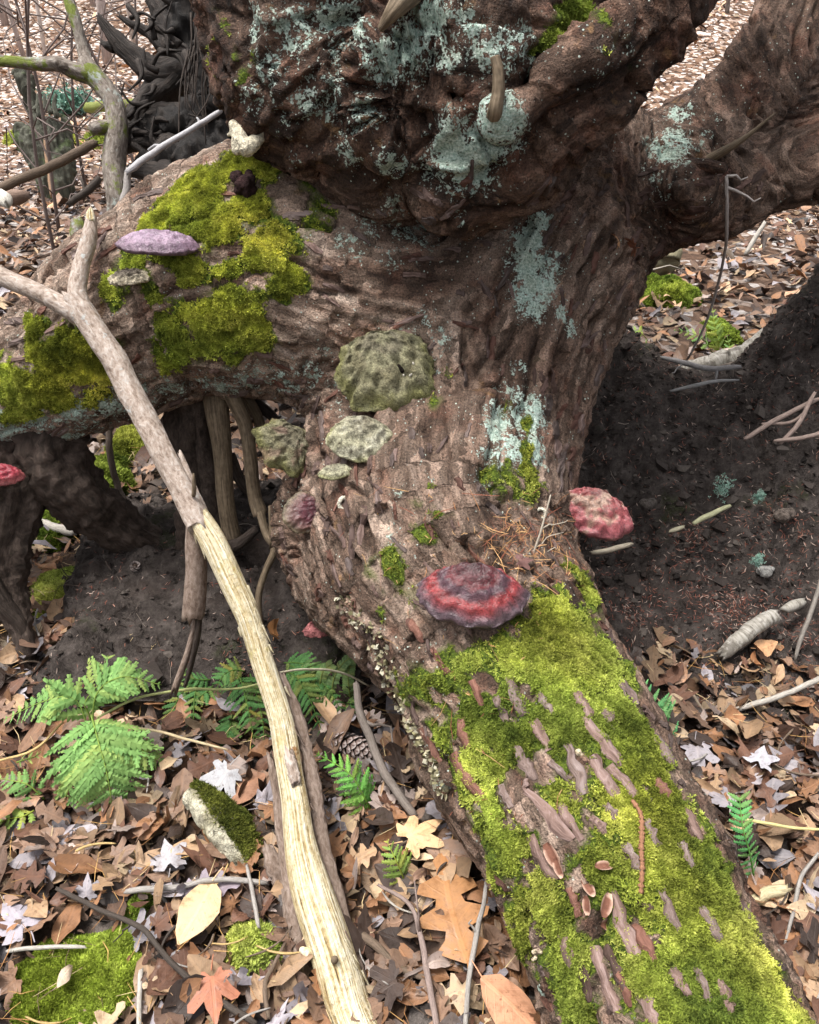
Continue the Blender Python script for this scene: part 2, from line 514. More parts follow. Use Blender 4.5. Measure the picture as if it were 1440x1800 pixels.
M = {}
M['bark'] = m_bark()
M['root'] = m_wood('dark_root', [(0.3, (0.013, 0.009, 0.007)), (0.5, (0.045, 0.032, 0.025)), (0.7, (0.10, 0.075, 0.06))], 120, 0.9, 0.008)
M['blackroot'] = m_wood('black_root', [(0.3, (0.003, 0.002, 0.002)), (0.5, (0.008, 0.006, 0.005)), (0.72, (0.034, 0.026, 0.021))], 60, 0.9, 0.01)
M['darkroot'] = m_wood('dark_brown_root', [(0.3, (0.006, 0.0045, 0.004)), (0.5, (0.022, 0.016, 0.013)), (0.72, (0.075, 0.058, 0.048))], 90, 0.9, 0.008)
M['tanroot'] = m_wood('weathered_root', [(0.3, (0.04, 0.028, 0.018)), (0.5, (0.15, 0.11, 0.07)), (0.7, (0.29, 0.22, 0.15))], 150, 0.6, 0.004)
M['blond'] = m_wood('bare_wood', [(0.33, (0.11, 0.065, 0.028)), (0.41, (0.40, 0.29, 0.13)), (0.50, (0.64, 0.54, 0.34)), (0.58, (0.78, 0.71, 0.54)), (0.72, (0.84, 0.80, 0.68))], 170, 1.0, 0.010, 0.6,
                    [(9, 0.60, 0.70, (0.52, 0.43, 0.15)), (16, 0.64, 0.70, (0.40, 0.22, 0.09)), (7, 0.64, 0.74, (0.42, 0.42, 0.22))], False, 0.035)
M['greybark'] = m_platy('grey_flaky_bark', [(0.30, (0.075, 0.052, 0.037)), (0.42, (0.23, 0.172, 0.135)), (0.54, (0.40, 0.325, 0.275)), (0.68, (0.56, 0.50, 0.455))], 120, 0.95, 0.006,
                        [(13, 0.58, 0.66, (0.45, 0.47, 0.46)), (8, 0.64, 0.72, (0.22, 0.15, 0.10))])
M['brownbark'] = m_platy('brown_flaky_bark', [(0.30, (0.045, 0.03, 0.022)), (0.45, (0.15, 0.105, 0.08)), (0.58, (0.25, 0.19, 0.155)), (0.72, (0.36, 0.29, 0.25))], 120, 0.9, 0.006)
M['birch'] = m_wood('birch_bark', [(0.3, (0.09, 0.075, 0.065)), (0.45, (0.30, 0.28, 0.255)), (0.6, (0.50, 0.485, 0.46)), (0.75, (0.62, 0.61, 0.59))], 70, 0.5, 0.003)
def m_birch(name, k):
    n = NT(name, 0.7, 0.3)
    gc = n.attr('gc', 'Vector')
    r = n.noise(n.scale(gc, (0.25, 0.25, 2.6)), 70, 3, 0.6)
    a = n.noise(gc, 60, 4, 0.65)
    c = n.ramp(n.math('ADD', n.math('MULTIPLY', r, 0.6), n.math('MULTIPLY', a, 0.4)), [(0.36, tuple(k * v for v in (0.10, 0.085, 0.07))), (0.46, tuple(k * v for v in (0.36, 0.33, 0.28))), (0.6, tuple(k * v for v in (0.55, 0.52, 0.47)))])
    c = n.mix(n.range(n.noise(n.geo(), 25, 4, 0.65), 0.52, 0.64, 0, 0.8), c, tuple(k * v for v in (0.13, 0.11, 0.09)))
    n.base(c); n.bump(n.math('ADD', r, a), 0.3, 0.002)
    return n.m
M['birch'] = m_birch('birch_bark_silver', 0.72)
M['darkbark'] = m_platy('dark_root_bark', [(0.30, (0.010, 0.007, 0.006)), (0.44, (0.030, 0.021, 0.016)), (0.56, (0.062, 0.044, 0.035)), (0.72, (0.12, 0.09, 0.075))], 70, 1.0, 0.010)
M['birchlog'] = m_birch('birch_bark_tan', 0.55)
M['twig'] = m_wood('twig_bark', [(0.3, (0.45, 0.42, 0.40)), (0.5, (0.9, 0.88, 0.86)), (0.7, (1.25, 1.25, 1.25))], 380, 0.7, 0.002, 0.8, None, True)
M['moss'] = m_col('moss_green', 0.9, 0.1, 40, 0.4, 0, 0, 0, 0.3)
M['plate'] = m_wood('bark_scale', [(0.3, (0.075, 0.045, 0.035)), (0.5, (0.24, 0.165, 0.14)), (0.7, (0.42, 0.33, 0.31))], 85, 0.8, 0.004, 0.8, None, True)
M['leaf'] = m_leaf('dead_leaf', True)
M['litter'] = m_leaf('leaf_litter', False)
M['soil'] = m_soil()
M['ground'] = m_ground()
M['redcap'] = m_fungus('red_bracket', 0.30, 0.5, 0.4)
M['greycap'] = m_fungus('grey_bracket', 0.9, 0.15, 0.9)
M['fern'] = m_fern()
M['debris'] = m_col('debris', 0.85, 0.2, 200, 0.3, 0.2, 0.001)

# ================================================================== ground
def gz(x, y):
    x = np.atleast_1d(np.asarray(x, float)); y = np.atleast_1d(np.asarray(y, float))
    p = np.stack([x, y, np.zeros_like(x)], -1)
    z = 0.045 * pn(p * 1.3, 1) + 0.02 * pn(p * 4.1, 2) + 0.12 * pn(p * 0.35, 4) * sstep(3, 8, y)
    z = z + 0.22 * np.maximum(y - 12.5, 0) ** 1.05 * (1 + 0.2 * pn(p * 0.08, 6))
    return z

def G(x, y, up=0.0):
    """point on the forest floor seen at photo pixel x, y"""
    r = ray(x, y); d = 1.6
    z = 0.0
    for _ in range(6):
        d = (z + up - CAM[2]) / min(r[2], -0.02)
        p = CAM + d * r
        z = float(gz(p[0], p[1])[0])
    return CAM + d * r

ys = np.concatenate([np.linspace(-4, 0.3, 14)[:-1], np.arange(0.3, 3.6, 0.022), np.geomspace(3.6, 130, 150)])
ss = np.linspace(-1, 1, 171)
gy = np.repeat(ys[:, None], len(ss), 1)
gx = ss[None, :] * np.maximum(1.5 + 0.75 * np.maximum(gy, 0), 2.2)
gv = np.stack([gx.ravel(), gy.ravel(), gz(gx.ravel(), gy.ravel())], -1)
def gridquads(r, c):
    i = np.arange(r - 1)[:, None] * c; j = np.arange(c - 1)[None, :]
    return np.stack([i + j, i + j + 1, i + c + j + 1, i + c + j], -1).reshape(-1, 4)
ground = link('ground', mesh('ground', gv, gridquads(len(ys), len(ss))), None, M['ground'])
setp(ground, 'brown leaf-mould forest floor under the fallen tree', 'ground', None, 'structure')

# ================================================================== fallen tree: one continuous bark surface
# chains: (part id, blend, [(x, y, depth, radius px) ...]) in photo pixels and metres from the camera
CH = [
 (0, .05, [(775,880,1.86,215),(778,990,1.76,218),(860,1120,1.63,196),(924,1250,1.52,196),(998,1395,1.40,198),(1082,1545,1.30,196),(1148,1690,1.23,203),(1190,1800,1.18,214),(1270,1990,1.10,225)]),
 (1, .07, [(800,930,1.84,195),(820,800,1.94,188),(832,690,1.98,188),(872,560,2.01,205),(930,440,2.03,200),(965,330,2.06,185)]),
 (1, .06, [(690,640,1.93,125),(625,760,1.88,85),(600,880,1.83,75),(650,1010,1.76,100)]),
 (1, .03, [(545,820,1.97,34),(528,900,1.95,44),(545,980,1.90,52),(610,1060,1.80,60)]),
 (1, .025, [(965,440,1.84,56),(935,600,1.79,46),(925,740,1.76,42),(925,850,1.76,46)]),
 (1, .025, [(840,420,1.82,60),(800,560,1.80,55),(790,700,1.78,52),(800,830,1.75,55)]),
 (1, .02, [(735,500,1.80,40),(715,640,1.80,42),(715,760,1.79,40)]),
 (1, .03, [(1040,520,1.93,55),(1000,700,1.86,45),(965,850,1.80,40)]),
 (2, .07, [(770,570,1.97,185),(620,525,1.95,195),(481,486,1.96,210),(350,512,1.99,184),(250,562,2.01,163),(150,627,2.03,130),(50,675,2.05,104),(-50,715,2.07,95),(-170,750,2.1,90),(-330,790,2.16,80),(-480,830,2.25,66)]),
 (3, .04, [(545,-160,1.71,215),(565,40,1.67,192),(600,150,1.65,150),(690,260,1.65,105)]),
 (3, .04, [(470,90,1.65,92),(515,165,1.65,105),(590,225,1.65,80),(700,310,1.67,62)]),
 (3, .035, [(830,-120,1.57,225),(830,80,1.54,185),(820,220,1.55,130),(815,300,1.59,92)]),
 (3, .025, [(760,-60,1.41,60),(700,60,1.43,55),(655,170,1.49,52),(690,250,1.53,48)]),
 (3, .03, [(970,-90,1.53,160),(950,40,1.53,105),(900,115,1.48,62)]),
 (4, .03, [(800,330,1.58,70),(930,268,1.53,78),(1010,192,1.50,70),(1108,82,1.49,62),(1190,-30,1.51,66),(1270,-150,1.55,80),(1370,-310,1.63,80)]),
 (4, .02, [(880,210,1.40,26),(1000,120,1.40,30),(1110,30,1.41,34),(1180,-60,1.43,36)]),
 (5, .04, [(1000,420,2.02,120),(1110,350,2.02,112),(1222,278,2.02,98),(1318,178,2.02,78),(1398,40,2.04,74),(1472,-100,2.08,80),(1570,-280,2.18,80)]),
 (5, .015, [(1180,250,1.93,30),(1262,165,1.94,26),(1340,40,1.96,24),(1400,-80,2.0,26)]),
 (5, .015, [(1230,320,1.90,26),(1320,235,1.92,26),(1400,120,1.95,24),(1470,-20,2.0,26)]),
 (6, .04, [(1010,430,2.0,110),(1120,355,1.97,80),(1230,350,1.96,72),(1330,312,1.97,66),(1440,280,1.99,66),(1560,225,2.02,70),(1720,150,2.1,66)]),
 (6, .02, [(1175,335,1.88,44),(1205,338,1.85,44)]),
 (5, .05, [(1270,310,2.08,85),(1370,215,2.12,88),(1450,105,2.18,80),(1520,-30,2.25,85),(1620,-220,2.35,80)]),
]
CUT = [  # hollows in the burl
 (.012, [(790,165,1.32,22),(850,158,1.35,26),(900,152,1.37,28),(940,146,1.41,18)]),
 (.012, [(800,165,1.43,32),(900,152,1.45,36)]),
 (.02, [(690,160,1.39,40),(716,210,1.43,32)]),
 (.012, [(888,440,1.80,9),(880,560,1.78,13),(862,680,1.76,13),(852,780,1.75,12),(850,830,1.74,9)]),
 (.012, [(752,930,1.56,9),(750,945,1.62,9)]),
 (.02, [(1050,305,1.90,30),(1010,325,1.95,34)]),
]
def prep(ctrl):
    path, rad = pxpath(ctrl, 4)
    return path.astype(np.float32), rad.astype(np.float32)
CHP = [(g, k) + prep(c) for g, k, c in CH]
CUTP = [(k,) + prep(c) for k, c in CUT]
NG = 7

def cdist(p, path, rad):
    best = np.full(len(p), 9.0, np.float32); bi = np.zeros(len(p), np.float32)
    x, y, z = [np.ascontiguousarray(p[:, k], np.float32) for k in range(3)]
    for i in range(len(path) - 1):
        a = path[i]; ab = path[i+1] - a
        ax, ay, az = x - a[0], y - a[1], z - a[2]
        t = (ax * ab[0] + ay * ab[1] + az * ab[2]) * np.float32(1 / (ab @ ab))
        np.clip(t, 0, 1, out=t)
        ax -= t * ab[0]; ay -= t * ab[1]; az -= t * ab[2]
        d = np.sqrt(ax * ax + ay * ay + az * az) - (rad[i] + t * (rad[i+1] - rad[i]))
        m = d < best
        np.copyto(best, d, where=m); np.copyto(bi, t + i, where=m)
    return best, bi

def sdf(p, full=False):
    p = np.asarray(p, np.float32)
    out = np.full(len(p), 0.6, np.float32)
    if full:
        W = np.zeros((len(p), NG), np.float32); TT = np.zeros((len(p), 3), np.float32); WS = np.zeros(len(p), np.float32)
        Q = np.zeros((len(p), 3), np.float32)
    hub = P(790, 640, 1.95).astype(np.float32)
    for g, k, path, rad in CHP:
        mr = rad.max() + 0.16
        lo = path.min(0) - mr; hi = path.max(0) + mr
        m = np.where(((p > lo) & (p < hi)).all(1))[0]
        if not len(m): continue
        d, bi = cdist(p[m], path, rad)
        o = out[m]
        h = np.maximum(k - np.abs(o - d), 0) / k
        out[m] = np.minimum(o, d) - h * h * k * 0.25
        if full:
            nt_ = np.gradient(path, axis=0); nt_ /= np.linalg.norm(nt_, axis=1, keepdims=True)
            i0 = np.clip(bi.astype(np.int32), 0, len(path) - 2); ft = (bi - i0)[:, None]
            tg = nt_[i0] * (1 - ft) + nt_[i0 + 1] * ft
            tg /= np.linalg.norm(tg, axis=1, keepdims=True)
            w = np.exp(-np.maximum(d, -0.1) / 0.03) * 1.0
            W[m, g] += w; WS[m] += w
            rel = p[m] - hub
            Q[m] += w[:, None] * (rel * tg).sum(1, keepdims=True) * tg
            TT[m] += w[:, None] * tg
    for k, path, rad in CUTP:
        d, bi = cdist(p, path, rad)
        d = -d
        h = np.maximum(k - np.abs(out - d), 0) / k
        out = np.maximum(out, d) + h * h * k * 0.25
    if full:
        WS = WS[:, None] + 1e-9
        q = (p - hub) - 0.90 * Q / WS
        return out, W / (W.sum(1, keepdims=True) + 1e-9), TT / (np.linalg.norm(TT, axis=1, keepdims=True) + 1e-9), q
    return out

def sdf_chunks(p, full=False):
    n = 200000
    r = [sdf(p[i:i+n], full) for i in range(0, len(p), n)]
    if full:
        return [np.concatenate([a[k] for a in r]) for k in range(4)]
    return np.concatenate(r)

def surface_nets(lo, hi, h, fn=None):
    fn = fn or sdf_chunks
    n = np.ceil((hi - lo) / h).astype(int) + 1
    ax = [lo[i] + np.arange(n[i]) * h for i in range(3)]
    X, Y, Z = np.meshgrid(*ax, indexing='ij')
    pts = np.stack([X.ravel(), Y.ravel(), Z.ravel()], -1).astype(np.float32)
    c4 = [slice(None, None, 4)] * 3
    fc = fn(np.stack([X[tuple(c4)].ravel(), Y[tuple(c4)].ravel(), Z[tuple(c4)].ravel()], -1)).reshape(X[tuple(c4)].shape)
    ii = [np.minimum((np.arange(n[k]) + 2) // 4, fc.shape[k] - 1) for k in range(3)]
    f = fc[np.ix_(*ii)].ravel().copy()
    nb = np.where(np.abs(f) < 5 * h)[0]
    f[nb] = fn(pts[nb])
    f = f.reshape(n)
    s = f < 0
    c = [s[i:n[0]-1+i, j:n[1]-1+j, k:n[2]-1+k] for i in (0,1) for j in (0,1) for k in (0,1)]
    sm = sum(a.astype(np.int8) for a in c)
    act = (sm > 0) & (sm < 8)
    idx = -np.ones(act.shape, np.int32)
    I = np.argwhere(act)
    idx[act] = np.arange(len(I))
    acc = np.zeros((len(I), 3)); cnt = np.zeros(len(I))
    cor = np.array([(i,j,k) for i in (0,1) for j in (0,1) for k in (0,1)])
    fv = [f[I[:,0]+a, I[:,1]+b, I[:,2]+cc] for a, b, cc in cor]
    for a in range(8):
        for b in range(a + 1, 8):
            if np.abs(cor[a] - cor[b]).sum() != 1: continue
            m = (fv[a] < 0) != (fv[b] < 0)
            t = np.where(m, fv[a] / np.where(m, fv[a] - fv[b], 1), 0)
            acc += np.where(m[:, None], cor[a] + t[:, None] * (cor[b] - cor[a]), 0); cnt += m
    V = lo + (I + acc / cnt[:, None]) * h
    quads = []
    for a in range(3):
        b, c2 = (a + 1) % 3, (a + 2) % 3
        sl0 = [slice(None)] * 3; sl1 = [slice(None)] * 3
        sl0[a] = slice(0, n[a] - 1); sl1[a] = slice(1, n[a])
        s0 = s[tuple(sl0)]; s1 = s[tuple(sl1)]
        E = np.argwhere(s0 != s1)
        E = E[(E[:, b] > 0) & (E[:, c2] > 0) & (E[:, b] < n[b] - 1) & (E[:, c2] < n[c2] - 1)]
        def cell(db, dc):
            e = E.copy(); e[:, b] -= db; e[:, c2] -= dc
            return idx[e[:, 0], e[:, 1], e[:, 2]]
        q = np.stack([cell(1, 1), cell(0, 1), cell(0, 0), cell(1, 0)], -1)
        ins = s[tuple(E.T)]
        q[~ins] = q[~ins][:, ::-1]
        quads.append(q)
    return V, np.vstack(quads)

def subdivide(V, Q):
    e = np.stack([Q, np.roll(Q, -1, 1)], -1).reshape(-1, 2)
    es = np.sort(e, 1)
    u, inv = np.unique(es[:, 0].astype(np.int64) * len(V) + es[:, 1], return_inverse=True)
    ea, eb = u // len(V), u % len(V)
    mid = (V[ea] + V[eb]) / 2
    cen = V[Q].mean(1)
    n = len(V); inv = inv.reshape(-1, 4) + n
    fc = np.arange(len(Q)) + n + len(mid)
    out = np.concatenate([np.stack([Q[:, k], inv[:, k], fc, inv[:, k - 1]], -1) for k in range(4)])
    return np.vstack([V, mid, cen]), out

def grad(p, e=0.004, fn=None):
    fn = fn or sdf_chunks
    g = np.stack([fn(p + np.eye(3, dtype=np.float32)[i] * e) - fn(p - np.eye(3, dtype=np.float32)[i] * e) for i in range(3)], -1)
    return g / (np.linalg.norm(g, axis=1, keepdims=True) + 1e-9)

def vnormals(V, Q):
    n = np.cross(V[Q[:, 2]] - V[Q[:, 0]], V[Q[:, 3]] - V[Q[:, 1]])
    N = np.zeros_like(V)
    for k in range(Q.shape[1]):
        for a in range(3):
            N[:, a] += np.bincount(Q[:, k], n[:, a], len(V))
    return N / (np.linalg.norm(N, axis=1, keepdims=True) + 1e-12)

allp = np.vstack([c[2] for c in CHP])
tv, tq = surface_nets(allp.min(0) - 0.3, allp.max(0) + 0.3, 0.022)
# keep only what stands in or close to the picture
def project(p):
    r = p - CAM
    d = r @ FWD
    return 720 + FOC * (r @ RGT) / d, 900 - FOC * (r @ UPV) / d, d
px, py, pd = project(tv)
okv = (px > -620) & (px < 1950) & (py > -460) & (py < 2200)
tq = tq[okv[tq].all(1)]
used = np.unique(tq); rm = -np.ones(len(tv), int); rm[used] = np.arange(len(used)); tv = tv[used]; tq = rm[tq]
tv = tv.astype(np.float32)
bvh0 = BVHTree.FromPolygons(tv.tolist(), tq.tolist())
for lev in range(2):
    tv, tq = subdivide(tv, tq)
    tv = tv.astype(np.float32)
    for it in range(1 if lev == 0 else 2):
        f = sdf_chunks(tv)
        g = vnormals(tv.astype(float), tq).astype(np.float32) if it == 0 else g
        tv = tv - np.clip(f, -0.01, 0.01)[:, None] * g
_, TW, TT, TQ = sdf_chunks(tv, True)
TN0 = vnormals(tv, tq)

# --- bark relief: gnarls, folds along the grain, furrows, flakes
burl = TW[:, 3] + 0.7 * TW[:, 4]
trunk = TW[:, 0]
limb = TW[:, 2]
warp = np.stack([pn(tv * 7, 11), pn(tv * 7, 12), pn(tv * 7, 13)], -1)
d1 = 0.016 * fbm(tv * 5.5, 2, 1)
RM = np.array([[0.80, 0.36, -0.48], [-0.60, 0.48, -0.64], [0.0, 0.80, 0.60]], np.float32)
TQ = TQ @ RM.T
warp = warp + 0.6 * np.stack([pn(tv * 19, 14), pn(tv * 19, 15), pn(tv * 19, 16)], -1)
rv = tv @ RM
r1 = 1 - np.abs(pn(TQ * 11 + warp * 0.22, 3)) * 2
r2 = 1 - np.abs(fbm(TQ * 27 + warp * 0.16, 2, 4)) * 2
r3 = fbm(TQ * 60 + warp * 0.25, 2, 5)
qf = TQ * 0.6 + rv * 0.4
fl = fbm(qf * 46 + warp * 0.5, 2, 6)
fl2 = pn(rv * 95, 7)
iso = fbm(rv * 38 + warp * 0.3, 3, 17)
mid_ = TW[:, 1]
disp = d1 + 0.006 * iso * (0.35 + mid_ + 0.3 * limb) + (0.008 + 0.020 * burl) * (r1 - 0.3) + (0.0035 + 0.0045 * trunk + 0.003 * burl) * (1 - 0.6 * mid_) * r2 + 0.0040 * (1 - 0.6 * mid_) * r3 + 0.0034 * fl + 0.002 * fl2
cr = sstep(0.86, 0.99, 1 - np.abs(pn(TQ * 15 + warp * 0.2, 9)))
disp -= cr * (0.018 + 0.006 * trunk) * sstep(-0.2, 0.3, pn(tv * 9, 10))
def hit(x, y, bv=None):
    r = ray(x, y); L = np.linalg.norm(r)
    h = (bv or bvh0).ray_cast(Vector(CAM), Vector(r / L))
    if h[0] is None: return None
    return np.array(h[0]), np.array(h[1]), h[2]

def blobmask(blobs, V):
    """soft mask on the bark around points picked on it: (x, y, radius px, weight)"""
    m = np.zeros(len(V), np.float32)
    for b in blobs:
        x, y, r = b[:3]; w = b[3] if len(b) > 3 else 1.0
        h = hit(x, y)
        if h is None: continue
        dpt = (h[0] - CAM) @ FWD
        R = r * dpt / FOC
        near = np.where((np.abs(V[:, 0] - h[0][0]) < 1.5 * R) & (np.abs(V[:, 2] - h[0][2]) < 1.5 * R))[0]
        e = V[near] - h[0].astype(np.float32)
        dd = np.sqrt(e[:, 0] ** 2 + e[:, 1] ** 2 + e[:, 2] ** 2) / R
        m[near] = np.maximum(m[near], w * np.clip(1.25 - dd * 0.85, 0, 1))
    return m

MOSS = [  # lower trunk, left limb, small cushions
 (980,1110,85),(1000,1180,100),(940,1160,70),(1060,1170,60),(1080,1260,75),(985,1260,90,.8),(900,1300,65,.7),(1130,1330,70),(1100,1420,80,.8),(1180,1420,60),
 (860,1420,60,.85),(900,1480,60,.9),(1150,1500,80),(1230,1520,70),(1060,1530,60,.7),(960,1590,70),(920,1650,55),(1000,1680,60,.95),(1190,1600,90),(1280,1620,75),(1240,1700,90),(1330,1720,70),
 (1140,1720,60,.8),(1010,1760,55,.85),(1300,1790,90),(1210,1790,70),(1390,1790,60),(830,1350,50,.8),(780,1290,50,.55),(720,1200,45,.45),(850,1300,50,.72),(900,1230,55,.65),(830,1250,45,.6),(870,1350,50,.75),(1000,1400,60,.62),(1090,1640,50,.5),(870,1540,40,.8),
 (760,1210,45,.55),(820,1180,55,.6),(1010,1010,35,.7),(1030,1050,40,.8),
 (480,285,50),(420,300,55),(360,330,60),(310,360,60),(270,400,50),(380,400,60,.95),(440,360,50,.8),(330,470,60,.7),(240,470,50,.8),(470,440,60),(500,480,45),(400,480,50,.6),(300,430,50,.9),
 (420,540,60),(370,580,70),(320,600,60),(440,580,50),(310,640,45),(400,630,45),(200,500,40,.7),(280,540,50,.6),
 (150,640,70,.95),(80,620,60,.9),(100,690,60,.9),(30,680,60),(170,700,50,.8),(40,730,50,.8),(60,575,35,.9),(120,600,40,.9),(190,650,45,.7),
 (920,840,55,.55),(890,850,50,.5),(910,740,50,.36),(920,790,50,.45),(940,620,35,.30),(760,935,45,.38),(740,880,35,.33),(690,1000,45,.34),(770,700,35,.32),(790,650,30,.3),(700,1060,60,.33),(640,1000,50,.28),
 (390,60,35,.5),(380,110,35,.5),(440,120,45,.42),(1010,30,60,.75),(960,70,40,.6),(1060,60,40,.5),(1100,90,30,.4),
 (1120,560,20,.4),(560,385,60,.4),(540,350,50,.4),
]
LICH = [
 (760,30,60),(720,80,60),(680,110,50),(640,60,40,.9),(600,90,40,.7),(520,50,60,.8),(450,40,40,.8),(480,120,50,.75),(560,180,50,.7),(600,150,50,.8),(640,200,50,.75),(625,255,40,.8),(690,285,45,.75),
 (800,260,65),(850,250,60),(880,215,45),(820,310,50,.9),(850,290,50,.9),(780,230,40,.8),(760,300,40,.7),(900,240,40,.7),(860,100,50,.8),(900,80,50,.8),(830,60,40,.8),(940,110,40,.7),(790,110,35,.7),
 (580,30,40,.9),(610,20,40,.8),(500,200,60,.5),(450,180,50,.6),(700,360,40,.6),(800,375,20,.8),(650,390,50,.75),(720,410,60,.65),(620,430,50,.55),(690,450,50,.5),(740,380,40,.6),
 (930,420,40),(930,470,45),(945,500,45),(920,520,35),(960,470,45,.85),(950,390,30,.9),(935,540,40,.9),(1000,575,22,.95),(985,550,22,.8),
 (880,730,40),(870,760,35,.95),(930,730,50),(940,790,40),(900,790,50,.9),(900,690,40,.7),(910,650,30,.6),(860,800,40,.7),(840,850,30,.7),
 (1190,250,40,.95),(1170,270,40),(1195,200,35,.9),(1205,160,25,.8),(1150,260,35,.8),(1200,290,30,.7),(1255,200,22,.6),(1240,240,25,.6),(1150,320,40,.55),(1175,340,40,.5),
 (560,660,60,.6),(500,670,60,.7),(440,665,60,.75),(380,675,60,.75),(300,690,60,.7),(240,700,60,.7),(200,720,60,.75),(130,720,60,.8),(60,745,60,.8),(10,760,60,.9),(100,760,50,.7),(160,745,50,.7),
 (740,560,40,.6),(780,590,30,.6),(570,620,40,.5),(590,720,40,.45),(770,640,30,.5),(760,860,30,.45),(700,860,40,.4),(900,150,30,.4),(1100,60,40,.5),(1050,110,40,.5),(760,1180,60,.4),(800,1360,40,.6),(780,1380,30,.7),(860,1600,40,.5),(955,1745,22,.95),(790,1000,40,.4),(690,930,50,.45),(470,400,40,.4),(530,270,30,.5),
]
moss = blobmask(MOSS, tv)
lich = blobmask(LICH, tv)
mossn = np.clip(moss * 1.05 + 0.38 * pn(tv * 22, 21) + 0.60 * pn(TQ * 34 + warp * 0.2, 22) + 0.22 * r2 * trunk - 0.17, 0, 1) * sstep(0.02, 0.25, moss)
mossn *= sstep(-0.35, 0.15, TN0[:, 2] + 0.25)
mossd = sstep(0.25, 0.7, mossn)
bare = sstep(0.15, 0.55, r2 * 0.5 + 0.5 * pn(TQ * 20, 31))
mossd = mossd * sstep(0.3, 0.65, moss)
disp = disp * (1 - 0.35 * mossd) + mossd * (0.003 + 0.004 * pn(tv * 45, 23) + 0.003 * pn(tv * 110, 24))
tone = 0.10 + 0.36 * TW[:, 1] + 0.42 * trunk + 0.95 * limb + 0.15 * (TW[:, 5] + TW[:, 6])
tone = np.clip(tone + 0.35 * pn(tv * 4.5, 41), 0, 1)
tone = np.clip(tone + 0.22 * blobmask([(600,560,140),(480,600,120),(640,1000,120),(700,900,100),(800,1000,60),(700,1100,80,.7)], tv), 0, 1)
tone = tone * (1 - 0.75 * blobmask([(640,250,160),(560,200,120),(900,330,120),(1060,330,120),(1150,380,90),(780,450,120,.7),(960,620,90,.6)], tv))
TV = (tv + TN0 * disp[:, None]).astype(np.float32)
TN = vnormals(TV.astype(float), tq)

tree = empty('fallen_tree', tuple(P(1190, 1800, 1.3) * np.array([1, 1, 0])))
setp(tree, 'fallen leaning conifer with mossy trunk, thick side limb and gnarled lichen-covered burl', 'tree')
tloc = np.array(tree.location)
dom = TW[tq].mean(1).argmax(1)
names = {0: 'trunk', 1: 'trunk_base', 2: 'side_limb', 3: 'burl', 4: 'root', 5: 'root', 6: 'root'}
plab = {0: 'moss-covered lower trunk with furrowed bark', 1: 'brown trunk base with pale green lichen streak', 2: 'thick side limb with moss on top and lichen below', 3: 'dark gnarled burl crusted with blue-green lichen',
        4: 'thick root rising from the burl', 5: 'broad dark root behind the burl', 6: 'root with a round knot reaching out low'}
for g in range(NG):
    fq = tq[dom == g]
    u = np.unique(fq); r_ = -np.ones(len(TV), int); r_[u] = np.arange(len(u))
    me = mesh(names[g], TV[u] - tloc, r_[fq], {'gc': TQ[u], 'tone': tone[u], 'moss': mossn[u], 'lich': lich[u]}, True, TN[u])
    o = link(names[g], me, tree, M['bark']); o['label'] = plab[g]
bvh = BVHTree.FromPolygons(TV.tolist(), tq.tolist())

def hitt(x, y):
    return hit(x, y, bvh)

# ------------------------------------------------------------------ moss shoots (stuff)
def tufts(pts, nrm, cols, size, blades=5, splay=(0.25, 1.0)):
    """little leafy shoots standing on pts"""
    n = len(pts)
    A = Acc()
    nrm = nrm / (np.linalg.norm(nrm, axis=1, keepdims=True) + 1e-9)
    ref = rng.normal(size=(n, 3)); t1 = np.cross(nrm, ref); t1 /= np.linalg.norm(t1, axis=1, keepdims=True) + 1e-9
    t2 = np.cross(nrm, t1)
    V = []; C = []
    for b in range(blades):
        ang = 2 * math.pi * b / blades + rng.uniform(-0.5, 0.5, n)
        sp = rng.uniform(*splay, n)
        ln = size * rng.uniform(0.6, 1.3, n)
        out = np.cos(ang)[:, None] * t1 + np.sin(ang)[:, None] * t2
        side = -np.sin(ang)[:, None] * t1 + np.cos(ang)[:, None] * t2
        d0 = nrm * np.cos(sp)[:, None] + out * np.sin(sp)[:, None]
        d1_ = nrm * np.cos(sp * 1.6)[:, None] + out * np.sin(sp * 1.6)[:, None]
        w = (ln * 0.17)[:, None]
        base = pts
        mid = base + d0 * (ln * 0.55)[:, None]
        tip = mid + d1_ * (ln * 0.5)[:, None]
        V.append(np.stack([base, mid - side * w, tip, mid + side * w], 1))
        k = rng.uniform(0.8, 1.2, n)[:, None]
        C.append(np.stack([cols * 0.75 * k, cols * k, cols * 1.25 * k, cols * k], 1))
    V = np.stack(V, 1).reshape(-1, 3); C = np.stack(C, 1).reshape(-1, 3)
    q = np.arange(n * blades)[:, None] * 4 + np.arange(4)[None, :]
    return V, q, C

def mosscol(p, n, base=0.5):
    a = np.clip(base + 0.55 * pn(p * 9, 51) + 0.35 * pn(p * 45, 52) + rng.normal(0, 0.12, n), 0, 1)[:, None]
    b = np.clip(0.5 + 0.9 * pn(p * 6, 53), 0, 1)[:, None]
    dk = np.array([0.075, 0.090, 0.016]); md = np.array([0.30, 0.325, 0.05]); lt = np.array([0.66, 0.65, 0.16]); gr = np.array([0.20, 0.34, 0.07])
    c = np.where(a < 0.5, dk + (md - dk) * a * 2, md + (lt - md) * (a - 0.5) * 2)
    return c * (1 - 0.45 * b) + gr * (0.5 + a * 0.8) * 0.45 * b

